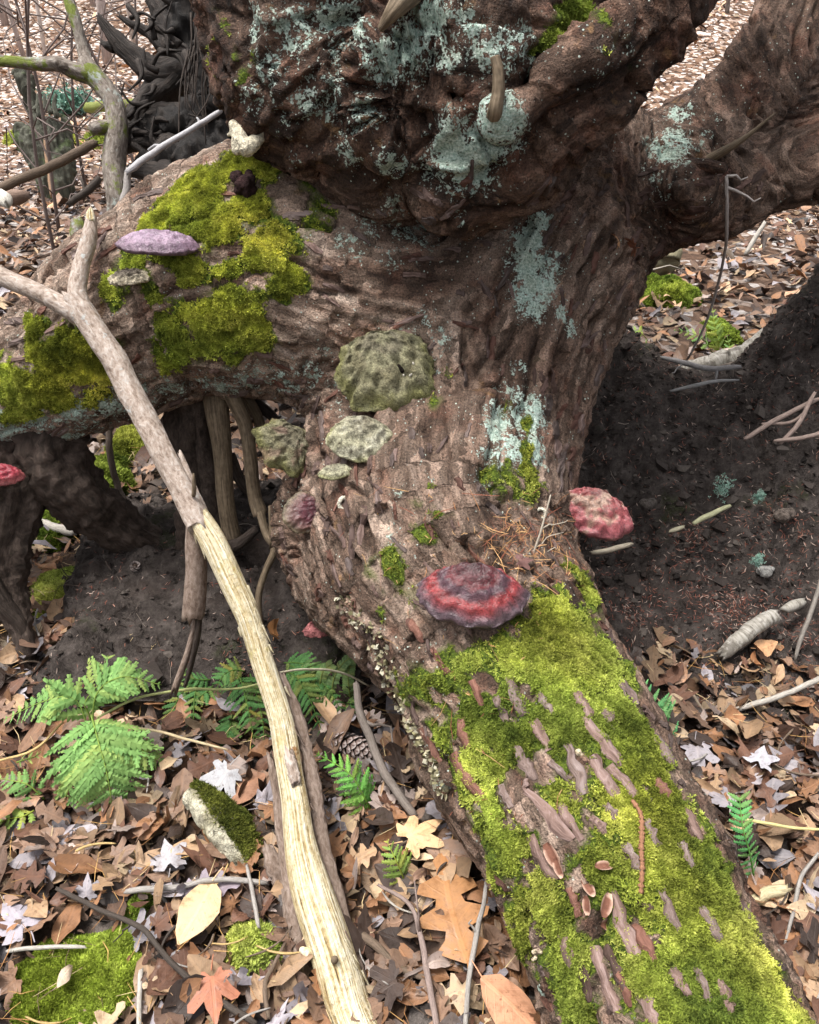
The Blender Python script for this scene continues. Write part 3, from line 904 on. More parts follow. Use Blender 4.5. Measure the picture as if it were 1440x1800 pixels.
def tri_sample(V, Q, w, n):
    a = np.linalg.norm(np.cross(V[Q[:, 2]] - V[Q[:, 0]], V[Q[:, 3]] - V[Q[:, 1]]), axis=1) / 2
    pr = a * w; tot = pr.sum()
    f = rng.choice(len(Q), n, p=pr / tot)
    u, v = rng.random(n)[:, None], rng.random(n)[:, None]
    q = V[Q[f]]
    return q[:, 0] * (1-u) * (1-v) + q[:, 1] * u * (1-v) + q[:, 2] * u * v + q[:, 3] * (1-u) * v, f, tot

fm = (sstep(0.22, 0.95, mossn) * (0.12 + 0.88 * sstep(0.42, 0.68, moss)))[tq].mean(1)
facing = ((TN[tq].mean(1)) * (CAM - TV[tq].mean(1))).sum(1) > -0.25
fx, fy, fd = project(TV[tq].mean(1))
inv = (fx > -60) & (fx < 1500) & (fy > -60) & (fy < 1860)
fm = fm * facing * inv
mp, mf, mt = tri_sample(TV.astype(float), tq, fm, 72000)
mnrm = TN[tq[mf]].mean(1)
for nm, sel, lab in (('moss', np.isin(dom[mf], [0, 1]), 'bright yellow-green moss on the lower trunk'), ('moss', dom[mf] == 2, 'cushions of green moss on the side limb'), ('moss', dom[mf] > 2, 'thin moss on the burl')):
    if sel.sum() == 0: continue
    pp = mp[sel]; nn = mnrm[sel] + 0.35 * rng.normal(size=(sel.sum(), 3)) + np.array([0, 0, 0.25])
    c = mosscol(pp, len(pp), 0.48) * (0.78 + 0.5 * np.clip(0.5 + pn(pp * 13, 57), 0, 1))[:, None]
    if lab.startswith('cushions'): c = c * np.array([1.45, 1.35, 1.2])
    v, q, c = tufts(pp, nn, c, 0.0064, 5)
    o = link(nm, mesh('moss', v - tloc, q, {'col': c}, False), tree, M['moss'])
    o['kind'] = 'stuff'; o['label'] = lab

# ================================================================== soil thrown up by the roots (terrain)
def ctrl_surface(rows, nx, ny, amp=1.0, seed=0):
    """rows: list of lists of world points -> smooth grid, roughened"""
    R = np.array([catmull(r, nx) for r in rows])
    Gd = np.array([catmull(R[:, j], ny) for j in range(R.shape[1])]).transpose(1, 0, 2)
    r, c = Gd.shape[:2]
    V = Gd.reshape(-1, 3)
    Q = gridquads(r, c)
    N = vnormals(V, Q)
    flip = (N * (CAM - V)).sum(1).mean() < 0
    if flip:
        Q = Q[:, ::-1]; N = -N
    d = 0.042 * fbm(V * 7 + seed, 3, seed) + 0.020 * (1 - 2 * np.abs(pn(V * 21 + seed, seed + 3))) + 0.013 * pn(V * 48, seed + 4) + 0.007 * pn(V * 110, seed + 5)
    V = V + N * (amp * d)[:, None]
    return V, Q, vnormals(V, Q)

def bank(name, cols, rows, crest_d, label, seed, nx=7, ny=9):
    """cols: photo x positions; rows: (list of y per col, depth); back side falls to the floor"""
    R = []
    for yy, d in rows:
        R.append([P(x, y, d) for x, y in zip(cols, yy)])
    cr = R[-1]
    for dy, f in ((0.10, 0.86), (0.28, 0.45), (0.5, -0.12)):
        R.append([np.array([p[0] * (1 + 0.02 * dy), p[1] + dy, p[2] * f]) for p in cr])
    V, Q, N = ctrl_surface(R, nx, ny, 1.0, seed)
    o = link(name, mesh(name, V, Q), None, M['soil'])
    setp(o, label, 'soil', None, 'structure')
    return V, Q, N

cx = [900, 980, 1060, 1120, 1200, 1260, 1330, 1380, 1440, 1540, 1700]
crest = [555, 570, 582, 600, 648, 672, 640, 560, 492, 440, 380]
def lerp_rows(t): return [c * t + 1000 * (1 - t) for c in crest]
BK1 = bank('soil_bank', cx, [([1330]*11, 1.86), ([1262]*11, 1.93), ([1150]*11, 2.04), ([1000]*11, 2.19), (lerp_rows(0.4), 2.31), (lerp_rows(0.75), 2.43), (crest, 2.52)], 2.5,
           'dark crumbly soil bank torn up beside the trunk', 3, 8, 10)
cx2 = [60, 118, 150, 220, 300, 400, 480, 560, 640, 740]
cr2 = [1120, 1030, 966, 950, 936, 905, 885, 860, 850, 850]
bot = [1240, 1215, 1200, 1195, 1195, 1200, 1210, 1220, 1260, 1300]
BK2 = bank('soil_mound', cx2, [([b + 40 for b in bot], 1.90), (bot, 1.93), ([b * .55 + c * .45 for b, c in zip(bot, cr2)], 2.08), ([b * .2 + c * .8 for b, c in zip(bot, cr2)], 2.20), (cr2, 2.30)], 2.3,
           'black shaded soil mound under the side limb', 5, 8, 10)

def scatter_on(B, n, fn, pick=None):
    V, Q, N = B
    w = np.ones(len(Q))
    c = V[Q].mean(1); x, y, d = project(c)
    w *= (x > -20) & (x < 1460) & (y > 300) & (y < 1320) & ((N[Q].mean(1) * (CAM - c)).sum(1) > 0)
    if pick is not None: w = w * pick(x, y, c)
    p, f, _ = tri_sample(V, Q, w + 1e-12, n)
    return p, N[Q[f]].mean(1)

# crumbs, needles and rootlets on the soil
def needles(p, nrm, ln, wd, cols, lift=0.003):
    n = len(p)
    nrm = nrm / np.linalg.norm(nrm, axis=1, keepdims=True)
    t = np.cross(nrm, rng.normal(size=(n, 3))); t /= np.linalg.norm(t, axis=1, keepdims=True)
    t = t + nrm * rng.normal(0, 0.12, (n, 1))
    s = np.cross(nrm, t)
    L = (ln * rng.uniform(0.5, 1.4, n))[:, None]; W = (wd * rng.uniform(0.7, 1.3, n))[:, None]
    b = p + nrm * (lift * rng.uniform(0.3, 1.6, n))[:, None]
    bow = s * L * rng.normal(0, 0.12, (n, 1))
    V = np.stack([b - t * L - s * W * .5, b - t * L + s * W * .5, b + bow + s * W, b + bow - s * W, b + t * L - s * W * .4, b + t * L + s * W * .4], 1)
    q = np.arange(n)[:, None] * 6
    Q = np.vstack([q + np.array([0, 1, 2, 3]), q + np.array([3, 2, 5, 4])])
    return V.reshape(-1, 3), Q, np.repeat(cols, 6, 0)

def pal(n, cols, jit=0.18):
    c = np.array(cols)[rng.integers(0, len(cols), n)]
    return c * rng.uniform(1 - jit, 1 + jit, (n, 1))

A = Acc()
for B, n in ((BK1, 5200), (BK2, 900)):
    ndl = lambda x, y, c: np.clip(0.15 + 1.6 * sstep(0.0, 0.5, pn(c * 4.5, 61)) * (y > 880) + 0.2 * (y > 900), 0.05, 2)
    p, nn = scatter_on(B, n, None, ndl)
    v, q, c = needles(p, nn, 0.006, 0.0008, pal(n, [(0.20, 0.07, 0.05), (0.13, 0.05, 0.035), (0.30, 0.16, 0.12), (0.42, 0.32, 0.27), (0.24, 0.10, 0.07)]))
    A.add(v, None, q, col=c)
o = link('needle_litter', A.mesh('needle_litter', False), None, M['debris'])
setp(o, 'reddish fallen conifer needles sprinkled over the dark soil', 'needles', None, 'stuff')

A = Acc()
ico = np.array([[0,0,1],[.89,0,.45],[.28,.85,.45],[-.72,.53,.45],[-.72,-.53,.45],[.28,-.85,.45],[0,0,-.6]])
icT = np.array([[0,1,2],[0,2,3],[0,3,4],[0,4,5],[0,5,1],[6,2,1],[6,3,2],[6,4,3],[6,5,4],[6,1,5]])
for B, n in ((BK1, 3800), (BK2, 1400)):
    p, nn = scatter_on(B, n, None)
    s = rng.lognormal(-5.7, 0.7, n)
    R = rng.normal(size=(n, 7, 3)) * 0.22 + ico
    V = p[:, None, :] + R * s[:, None, None]
    T = (np.arange(n)[:, None, None] * 7 + icT[None]).reshape(-1, 3)
    c = np.repeat(pal(n, [(0.03, 0.024, 0.02), (0.05, 0.04, 0.035), (0.02, 0.016, 0.014), (0.09, 0.075, 0.065), (0.04, 0.03, 0.026)]), 7, 0)
    A.add(V.reshape(-1, 3), T, None, col=c)
o = link('soil_crumbs', A.mesh('soil_crumbs', False), None, M['debris'])
setp(o, 'loose dark soil crumbs on the torn-up bank', 'soil', None, 'stuff')

A = Acc()
for B, n in ((BK1, 560), (BK2, 420)):
    p, nn = scatter_on(B, n, None)
    for i in range(n):
        L = rng.lognormal(-3.3, 0.5) * (2.0 if i % 9 == 0 else 1.0); k = 6
        nn_ = nn[i] / np.linalg.norm(nn[i])
        dr = np.cross(nn_, rng.normal(size=3)); dr /= np.linalg.norm(dr)
        dr += 0.4 * np.array([0, 0, -1])
        st = p[i] + nn_ * 0.004
        pts = [st]
        for j in range(k):
            dr = dr + rng.normal(0, 0.28, 3); dr /= np.linalg.norm(dr)
            dr = dr + 0.06 * nn_
            pts.append(pts[-1] + dr * L / k)
        big = i % 9 == 0
        r0 = rng.uniform(0.0014, 0.003) if big else rng.uniform(0.0005, 0.0012)
        v, t, q, g = tube(np.array(pts), np.linspace(r0, r0 * .4, k + 1), 3, 0, 10, cap=False)
        cc = random.choice([(0.06, 0.045, 0.038), (0.12, 0.09, 0.075), (0.22, 0.18, 0.15), (0.03, 0.022, 0.018)])
        A.add(v, None, q, col=np.array(cc))
o = link('fine_rootlets', A.mesh('fine_rootlets'), None, M['debris'])
setp(o, 'hair-thin broken rootlets sticking out of the dark soil', 'roots', None, 'stuff')

# ================================================================== roots and stubs that belong to the tree
def rel(V): return V - tloc

def tree_tube(name, ctrl, mat, seg=12, rough=0.16, freq=26, n=6, label=None, jag=0.0, flat=1.0):
    path, rad = pxpath(ctrl, n)
    path = path + 0.35 * rad[:, None] * np.stack([pn(path * 5, 71), pn(path * 5, 72), pn(path * 5, 73)], -1)
    v, t, q, g = tube(path, rad, seg, rough, freq, flat, True, rng.integers(50), jag)
    att = {'gc': g}
    if mat in ('darkbark', 'darkroot'):
        cp = path[np.argmin(((v[:, None, :] - path[None]) ** 2).sum(2), 1)]
        v = v + (v - cp) * (0.30 * (1 - 2 * np.abs(pn(g * np.array([26, 26, 5]), 3))) + 0.22 * fbm(v * 40, 2, 5))[:, None]
    if mat == 'bark':
        g = g * np.array([1, 1, 0.25]); att['gc'] = g; v = v + (v - path[np.argmin(((v[:, None, :] - path[None]) ** 2).sum(2), 1)]) * (0.16 * fbm(v * 45, 2, 5) + 0.10 * pn(v * 110, 6))[:, None]
        att.update(tone=np.full(len(v), 0.0), moss=np.zeros(len(v)), lich=np.full(len(v), 0.02))
    a = Acc(); a.add(rel(v), t, q, **att)
    o = link(name, a.mesh(name), tree, M[mat])
    if label: o['label'] = label
    return o

tree_tube('root', [(105,690,2.06,34),(98,770,2.07,46),(112,840,2.09,47),(160,895,2.14,44),(215,930,2.2,34),(270,955,2.28,24)], 'darkbark', 30, 0.34, 16, 14, 'dark root arching from the limb down to the soil')
tree_tube('root', [(0,700,2.08,40),(2,770,2.06,50),(8,850,2.05,44),(12,950,2.05,36),(8,1020,2.06,30),(30,1085,2.06,20),(48,1140,2.05,15),(52,1178,2.04,12)], 'darkbark', 30, 0.34, 16, 14, 'dark root standing at the end of the limb')
tree_tube('root', [(-30,1010,2.0,22),(5,1060,2.02,16),(35,1095,2.04,14),(44,1125,2.05,10)], 'root', 10, 0.2)
tree_tube('root', [(340,690,2.12,34),(335,780,2.15,30),(345,880,2.2,30),(350,980,2.26,36)], 'darkbark', 24, 0.45, 16, 12)
tree_tube('root', [(352,680,2.08,16),(352,760,2.12,14),(366,850,2.16,16),(372,930,2.2,18)], 'darkbark', 14, 0.4, 20, 10)
tree_tube('root', [(378,680,2.03,24),(384,760,2.05,18),(390,830,2.07,16),(398,900,2.1,15),(410,960,2.14,18)], 'tanroot', 14, 0.22, 16, 8, 'weathered tan root hanging below the limb')
tree_tube('root', [(405,685,2.0,16),(430,745,2.02,13),(438,800,2.03,12),(448,870,2.06,12),(458,905,2.06,14)], 'tanroot', 12, 0.18)
tree_tube('root', [(458,900,2.05,8),(468,940,2.04,7),(482,965,2.02,7),(468,1000,2.02,6),(455,1050,2.02,6),(460,1110,2.03,5)], 'tanroot', 8, 0.15, 20, 6, 'thin wavy root dangling in front of the soil')
tree_tube('root', [(425,690,2.06,12),(448,725,2.08,10),(462,760,2.1,9),(478,775,2.08,8)], 'tanroot', 10, 0.18)
tree_tube('root', [(430,700,2.1,14),(470,725,2.12,10),(495,752,2.1,8)], 'root', 10, 0.18)
tree_tube('root', [(400,800,2.12,12),(425,850,2.14,10),(450,870,2.15,9)], 'root', 8, 0.2)
tree_tube('root', [(395,965,2.1,14),(420,955,2.1,10),(450,930,2.08,8)], 'root', 8, 0.2)
tree_tube('root', [(486,890,1.98,14),(484,930,1.98,12),(482,958,1.98,9)], 'tanroot', 10, 0.2, 26, 5, None, 0.006)
# pegs and broken stubs on the burl
h1 = (hitt(868, 205) or [P(868, 205, 1.45)])[0]; d1_ = (h1 - CAM) @ FWD
tree_tube('branch_stub', [(868,215,d1_+.04,11),(870,195,d1_-.005,12),(876,160,d1_-.02,11),(876,125,d1_-.03,10),(870,99,d1_-.035,8)], 'tanroot', 18, 0.35, 45, 9, 'upright tan peg of a dead branch in front of the hollow')
h1 = (hitt(700, 10) or [P(700, 10, 1.4)])[0]; d2_ = (h1 - CAM) @ FWD
tree_tube('branch_stub', [(735,-40,d2_+.02,24),(712,0,d2_-.02,20),(690,25,d2_-.03,14),(668,52,d2_-.01,6)], 'tanroot', 18, 0.35, 40, 9, 'tan broken stub high on the burl')
h1 = (hitt(1270, 265) or [P(1270, 265, 1.9)])[0]; d3_ = (h1 - CAM) @ FWD
tree_tube('branch_stub', [(1235,290,d3_+.02,20),(1280,262,d3_-.03,14),(1315,238,d3_-.05,9),(1358,203,d3_-.07,3)], 'tanroot', 10, 0.2, 30, 5, 'pale splintered stub on the broad root', 0.004, 0.5)
tree_tube('branch_stub', [(1190,300,1.86,16),(1240,295,1.8,13),(1275,298,1.77,9)], 'bark', 10, 0.2, 30, 4)

# ------------------------------------------------------------------ lumpy solids from chains
def blob(chains, h, sub=1, k=0.01, amp=(0.01, 20, 0.004, 60), seed=0):
    C = []
    for c in chains:
        path, rad = pxpath(c, 4) if len(c) > 1 else (np.array([P(*c[0][:3]), P(*c[0][:3]) + 1e-4]), np.array([c[0][3] * c[0][2] / FOC] * 2))
        C.append((path.astype(np.float32), rad.astype(np.float32)))
    def fn(p):
        p = np.asarray(p, np.float32)
        out = np.full(len(p), 0.5, np.float32)
        for path, rad in C:
            d, _ = cdist(p, path, rad)
            hh = np.maximum(k - np.abs(out - d), 0) / k
            out = np.minimum(out, d) - hh * hh * k * 0.25
        return out
    ap = np.vstack([c[0] for c in C]); mr = max(c[1].max() for c in C) + 2 * h + 0.01
    V, Q = surface_nets(ap.min(0) - mr, ap.max(0) + mr, h, fn)
    for _ in range(sub):
        V, Q = subdivide(V, Q)
    N = vnormals(V, Q)
    V = V - np.clip(fn(V), -h, h)[:, None] * N
    N = vnormals(V, Q)
    V = V + N * (amp[0] * fbm(V * amp[1] + seed, 2, seed + 1) + amp[2] * pn(V * amp[3] + seed, seed + 2))[:, None]
    return V, Q, N

RMC = [[(372,-120,2.72,80),(362,0,2.72,58),(350,70,2.72,44),(340,110,2.72,24)],
       [(410,60,2.6,50),(400,160,2.58,44),(392,240,2.54,42),(350,300,2.5,30)],
       [(262,235,2.62,16),(320,215,2.6,20),(395,200,2.56,40)],
       [(250,290,2.58,12),(300,285,2.55,22),(370,295,2.5,34),(420,420,2.56,50),(480,600,2.6,60)],
       [(430,-60,2.5,60),(420,80,2.48,36),(410,170,2.46,30)]]
v, q, _n = blob(RMC, 0.026, 1, 0.03, (0.024, 14, 0.010, 44), 4)
v = v + _n * (0.022 * (1 - 2 * np.abs(pn(v * np.array([26, 26, 7]), 44))) + 0.010 * pn(v * 60, 47))[:, None]
o = link('root_mass', mesh('root_mass', rel(v), q, {'gc': v * np.array([1, 1, .3])}), tree, M['blackroot']); o['label'] = 'black tangled uprooted root mass behind the burl'
for c_ in [[(335,110,2.72,30),(285,128,2.7,24),(240,104,2.69,17),(205,72,2.68,12),(172,30,2.67,5)], [(330,90,2.74,24),(292,84,2.73,14),(262,58,2.73,9),(236,44,2.72,6),(210,28,2.72,3)], [(200,85,2.69,9),(188,82,2.69,7),(180,76,2.69,4)],
           [(330,112,2.72,28),(300,150,2.7,20),(272,172,2.68,22),(240,205,2.66,22),(214,236,2.64,16)], [(345,150,2.68,20),(356,178,2.66,16),(340,200,2.64,16)], [(225,225,2.64,14),(270,200,2.64,14),(330,205,2.62,20),(390,195,2.58,30)],
           [(215,262,2.6,10),(270,246,2.6,15),(330,262,2.56,18),(400,285,2.5,24)], [(225,300,2.56,9),(280,306,2.53,15),(350,322,2.48,24)], [(275,0,2.74,16),(300,40,2.74,22),(320,90,2.73,26)], [(258,-20,2.74,10),(282,20,2.74,14),(310,60,2.73,20)],
           [(240,205,2.68,12),(262,240,2.65,10),(300,262,2.62,10),(346,258,2.58,12)], [(255,300,2.56,7),(272,272,2.56,9),(300,240,2.58,10)], [(285,128,2.7,12),(262,150,2.69,8),(250,168,2.68,4)], [(300,60,2.73,12),(280,52,2.73,8),(268,36,2.73,4)]]:
    tree_tube('root', c_, 'darkroot', 14, 0.4, 18, 7, None, 0.006)
for i in range(46):
    x0, y0 = random.uniform(225, 400), random.uniform(0, 300); an = random.uniform(0, 6.28); L = random.uniform(25, 80)
    if 290 < x0 < 355 and 130 < y0 < 185: continue
    dd = random.uniform(2.42, 2.6) if x0 > 300 else 2.58
    tree_tube('rootlet', [(x0, y0, dd, random.uniform(3, 7)), (x0 + math.cos(an) * L * .5, y0 + math.sin(an) * L * .5, dd - .02, random.uniform(2, 5)), (x0 + math.cos(an + .5) * L, y0 + math.sin(an + .5) * L, dd - .03, 1.2)], 'darkroot', 6, 0.35, 24, 5)
for i in range(26):
    x0 = random.uniform(320, 420); y0 = random.uniform(-10, 120); dd = random.uniform(2.35, 2.5)
    tree_tube('hanging_rootlet', [(x0, y0, dd, 2.0), (x0 + random.uniform(-12, 12), y0 + 60, dd, 1.6), (x0 + random.uniform(-25, 25), y0 + random.uniform(100, 170), dd, 1.0)], 'root', 4, 0.1, 20, 4)
# knots on the burl
for (x, y, r) in ((1200, 335, 20),):
    hh = hitt(x, y)
    if hh is None: continue
    dpt = (hh[0] - CAM) @ FWD
    v, q, _ = blob([[(x, y, dpt, r)]], 0.012, 1, 0.01, (0.006, 30, 0.003, 80), x)
    o = link('knot', mesh('knot', rel(v), q, {'gc': v * 0.4, 'tone': np.full(len(v), .25), 'moss': np.full(len(v), .55 if x < 500 else 0), 'lich': np.full(len(v), .1)}), tree, M['bark'])

# ------------------------------------------------------------------ bark plates standing proud of the trunk and limb
def plate(x0, y0, x1, y1, w, tint, ns=6, lf=1.0):
    """a scale of bark lying along the surface between two picked points"""
    dx, dy = x1 - x0, y1 - y0; L = math.hypot(dx, dy); nx_, ny_ = -dy / L, dx / L
    rows = []
    for i in range(ns + 1):
        t = i / ns
        ww = w * 0.5 * (0.62 + 0.38 * math.sin(math.pi * min(max(t, 0.08), 0.92)) ** 0.6) * random.uniform(0.55, 1.25)
        jx = random.uniform(-0.16, 0.16) * w
        for s_, lift in ((-1.05, -0.003), (-0.85, 0.0055), (0.0, 0.0060), (0.85, 0.0050), (1.05, -0.003)):
            e = (lift if 0 < i < ns else min(lift, 0.002)) * (lf if lift > 0 else 1)
            px_ = x0 + dx * t + nx_ * (s_ * ww + jx); py_ = y0 + dy * t + ny_ * (s_ * ww + jx)
            h = hitt(px_, py_)
            if h is None: return None
            n_ = h[1] if h[1] @ (CAM - h[0]) > 0 else -h[1]
            rows.append((h[0], n_, e + random.uniform(-0.001, 0.0015)))
    nm = np.mean([r[1] for r in rows], 0); nm /= np.linalg.norm(nm)
    V = np.array([r[0] + nm * r[2] for r in rows])
    pdp = np.ptp((V - CAM) @ FWD)
    if pdp > 0.16: return None
    Q = gridquads(ns + 1, 5)
    fn_ = np.cross(V[Q[:, 2]] - V[Q[:, 0]], V[Q[:, 3]] - V[Q[:, 1]])
    if (fn_ @ nm).mean() < 0: Q = Q[:, ::-1]
    gc = np.array([[s, 0.02 * random.random(), t * 0.3] for t in np.linspace(0, L / 600, ns + 1) for s in np.linspace(-w / 900, w / 900, 5)]) + np.array([random.uniform(0, 9), random.uniform(0, 9), 0])
    a = Acc(); a.add(rel(V), None, Q, gc=gc, col=np.array(tint))
    return link('bark_plate', a.mesh('bark_plate', lf > 0.9), tree, M['plate'])

PINK, GREY, REDB, DARK = (0.85, 0.80, 0.79), (0.72, 0.74, 0.75), (0.72, 0.48, 0.40), (0.3, 0.26, 0.24)
for p_ in [(893,1190,922,1258,24,GREY),(810,1262,822,1318,18,REDB),(795,1325,850,1405,22,REDB),(925,1335,942,1372,17,GREY),(925,1390,1006,1478,24,PINK),(980,1410,1022,1478,20,PINK),(995,1308,1030,1396,24,GREY),
           (1025,1258,1092,1346,22,PINK),(1040,1328,1086,1402,24,PINK),(1072,1345,1118,1402,20,PINK),(1060,1245,1092,1288,20,GREY),(930,1470,976,1548,20,PINK),(1040,1435,1066,1466,20,PINK),(1065,1412,1086,1440,16,GREY),
           (1070,1565,1116,1682,30,PINK),(1115,1625,1157,1697,24,REDB),(1045,1662,1082,1778,26,PINK),(1068,1660,1102,1752,18,DARK),(1125,1738,1162,1812,24,PINK),(1180,1700,1212,1752,22,PINK),(1150,1368,1176,1402,18,REDB),
           (965,1340,1002,1372,16,GREY),(1120,1578,1146,1602,18,DARK),(1230,1590,1270,1660,20,GREY),(1090,1195,1120,1240,16,GREY),(830,1195,850,1240,16,REDB),(870,1225,890,1270,16,GREY),(1000,1560,1020,1610,16,REDB),
           (1020,1690,1040,1760,20,DARK),(1085,1700,1110,1770,16,REDB),(880,1380,900,1420,14,GREY),(1130,1440,1160,1490,18,GREY),(1195,1480,1220,1530,16,GREY),(1260,1720,1290,1780,20,PINK),(1150,1290,1185,1350,18,GREY),(1200,1420,1235,1480,18,PINK),(1160,1560,1195,1640,20,GREY),(1010,1215,1040,1265,18,PINK),(940,1265,965,1320,20,PINK),(905,1310,930,1365,18,GREY),(1220,1700,1250,1760,20,GREY),(985,1640,1010,1700,20,PINK),(1100,1480,1130,1540,20,GREY),(950,1215,972,1258,16,GREY),(760,1140,785,1185,16,REDB),(720,1090,745,1130,16,REDB)]:
    plate(*p_)
# thinner flakes over the bark that is not under moss, following the grain
cand = np.where(((TN * (CAM - TV)).sum(1) > 0.35) & (mossn < 0.2) & (TW[:, 3] + TW[:, 4] < 0.4))[0]
cx_, cy_, cd_ = project(TV[cand])
okc = (cx_ > 20) & (cx_ < 1420) & (cy_ > 300) & (cy_ < 1780)
cand = cand[okc]
np_ = 0
for vi in rng.permutation(cand)[:520]:
    x, y, d = [float(k[0]) for k in project(TV[vi:vi+1])]
    tg = TT[vi]; x2, y2, _ = project((TV[vi] + 0.02 * tg)[None])
    a_ = math.atan2(float(y2[0]) - y, float(x2[0]) - x) + random.gauss(0, 0.25)
    L = random.uniform(16, 44) * (1.6 if random.random() < 0.2 else 1); w = random.uniform(6, 13)
    tn = float(tone[vi])
    tint = random.choice([PINK, PINK, GREY, REDB]) if tn > 0.3 else random.choice([REDB, (0.8, 0.65, 0.6), (0.7, 0.6, 0.55)])
    k_ = random.uniform(0.45, 1.0) * (0.45 + 0.6 * tn)
    if plate(x - math.cos(a_) * L / 2, y - math.sin(a_) * L / 2, x + math.cos(a_) * L / 2, y + math.sin(a_) * L / 2, w, tuple(c * k_ for c in tint), 4, 0.55): np_ += 1
    if np_ >= 240: break

# ================================================================== bracket fungi
def bracket(name, label, x, y, w, fr, br, alpha, roll, thick, zones, under, mat, off=0.0, depth=None, lobes=0.08, wr=0.05, seed=0, hump=0.0, dust=None, group='bracket fungi on the fallen tree'):
    rgh = 0.022 if mat == M['redcap'] else 0.055
    """fan shaped shelf: w photo px wide; fr/br front and back reach as shares of half width; alpha tilts the top away from the view"""
    if depth is None:
        h = hitt(x, y); depth = (h[0] - CAM) @ FWD - off
    c = P(x, y, depth); E = CAM - c; E /= np.linalg.norm(E)
    U = UPV - E * (UPV @ E); U /= np.linalg.norm(U); Rr = np.cross(U, E)
    ro = math.radians(roll)
    U, Rr = U * math.cos(ro) + Rr * math.sin(ro), Rr * math.cos(ro) - U * math.sin(ro)
    al = math.radians(alpha)
    N = math.cos(al) * E + math.sin(al) * U
    O = math.sin(al) * E - math.cos(al) * U
    a = w * 0.5 * depth / FOC; th = thick * a
    nf, nr = 80, 26
    ph = np.arange(nf) / nf * 2 * math.pi
    out = 1 + lobes * pn(np.stack([np.cos(ph) * 1.7 + seed, np.sin(ph) * 1.7, np.zeros(nf)], -1), seed) * 2 + 0.08 * pn(np.stack([np.cos(ph) * 6 + seed, np.sin(ph) * 7, np.zeros(nf)], -1), seed)
    ex = np.cos(ph) * out; ey = np.where(np.sin(ph) > 0, np.sin(ph) * fr, np.sin(ph) * br) * out
    oy = -0.7 * br
    top = []; rr = np.linspace(0, 1, nr) ** 0.8
    for r in rr:
        X = ex * r; Y = oy + (ey - oy) * r
        band = 0.055 * math.cos(r * 24) * (r > 0.25) * (1 - r * .3)
        z = 0.75 * (1 - r ** 2.6) + band + 1.8 * wr * pn(np.stack([np.cos(ph) * 2.2 * r * 3, np.sin(ph) * 2.2 * r * 3, np.full(nf, seed * 1.7)], -1), seed + 3) * (0.5 + r) + 0.9 * wr * pn(np.stack([np.cos(ph) * 16, np.sin(ph) * 16, np.full(nf, r * 7.0)], -1), seed + 4) * r ** 3
        z = z + hump * np.maximum(0, 1 - r * 1.6) - 0.35 * r ** 6
        top.append(np.stack([X, Y, z], -1))
    rim = [np.stack([ex * f, oy + (ey - oy) * f, np.full(nf, zz) + 0.02 * pn(np.stack([np.cos(ph) * 9, np.sin(ph) * 9, np.full(nf, zz * 3)], -1), seed)], -1) for f, zz in ((1.02, -0.38), (1.0, -0.62), (0.95, -0.76))]
    und = [np.stack([ex * f, oy + (ey - oy) * f, np.full(nf, zz)], -1) for f, zz in ((0.95, -0.76), (0.7, -0.72), (0.35, -0.9), (0.0, -1.0))]
    def place(L):
        L = np.array(L); s = L.shape
        L = L.reshape(-1, 3)
        V = c + a * L[:, :1] * Rr + a * L[:, 1:2] * O + th * L[:, 2:3] * N
        return V + N * (rgh * a * fbm(V * 42, 3, seed))[:, None] + Rr * (0.6 * rgh * a * pn(V * 60, seed + 1))[:, None]
    def ringq(n):
        i = np.arange(n - 1)[:, None] * nf; j = np.arange(nf)[None]; j2 = (j + 1) % nf
        return np.stack([i + j, i + nf + j, i + nf + j2, i + j2], -1).reshape(-1, 4)
    tr = top + rim
    V = place(tr)
    rad_ = np.concatenate([np.repeat(rr, nf), np.repeat([1.02, 1.05, 1.08], nf)])
    zr = [z[0] for z in zones]; jk = 0.4 if mat == M['redcap'] else 1.0
    jr = np.clip(rad_ + jk * (0.11 * pn(V * 30, seed + 7) + 0.06 * pn(V * 90, seed + 8) + 0.06 * pn(V * 200, seed + 6)), 0, 1.1)
    col = np.stack([np.interp(jr, zr, [z[1][k] for z in zones]) for k in range(3)], -1)
    if dust is not None:
        m = (sstep(0.05, 0.35, pn(V * 28, seed + 9) + 0.3 * pn(V * 110, seed + 10)) * dust[1])[:, None]
        col = col * (1 - m) + np.array(dust[0]) * m
    root = empty(name, tuple(c)); setp(root, label, 'fungus', group)
    a_ = Acc(); a_.add(V - c, None, ringq(len(tr)), col=col, luv=np.stack([rad_, np.tile(ph, len(tr)), rad_ * 0], -1))
    link('cap', a_.mesh('cap'), root, mat)
    Vu = place(und)
    a_ = Acc(); a_.add(Vu - c, None, ringq(len(und)), col=np.array(under), luv=np.zeros(3))
    link('pore_surface', a_.mesh('pore_surface'), root, M['greycap'])
    return root

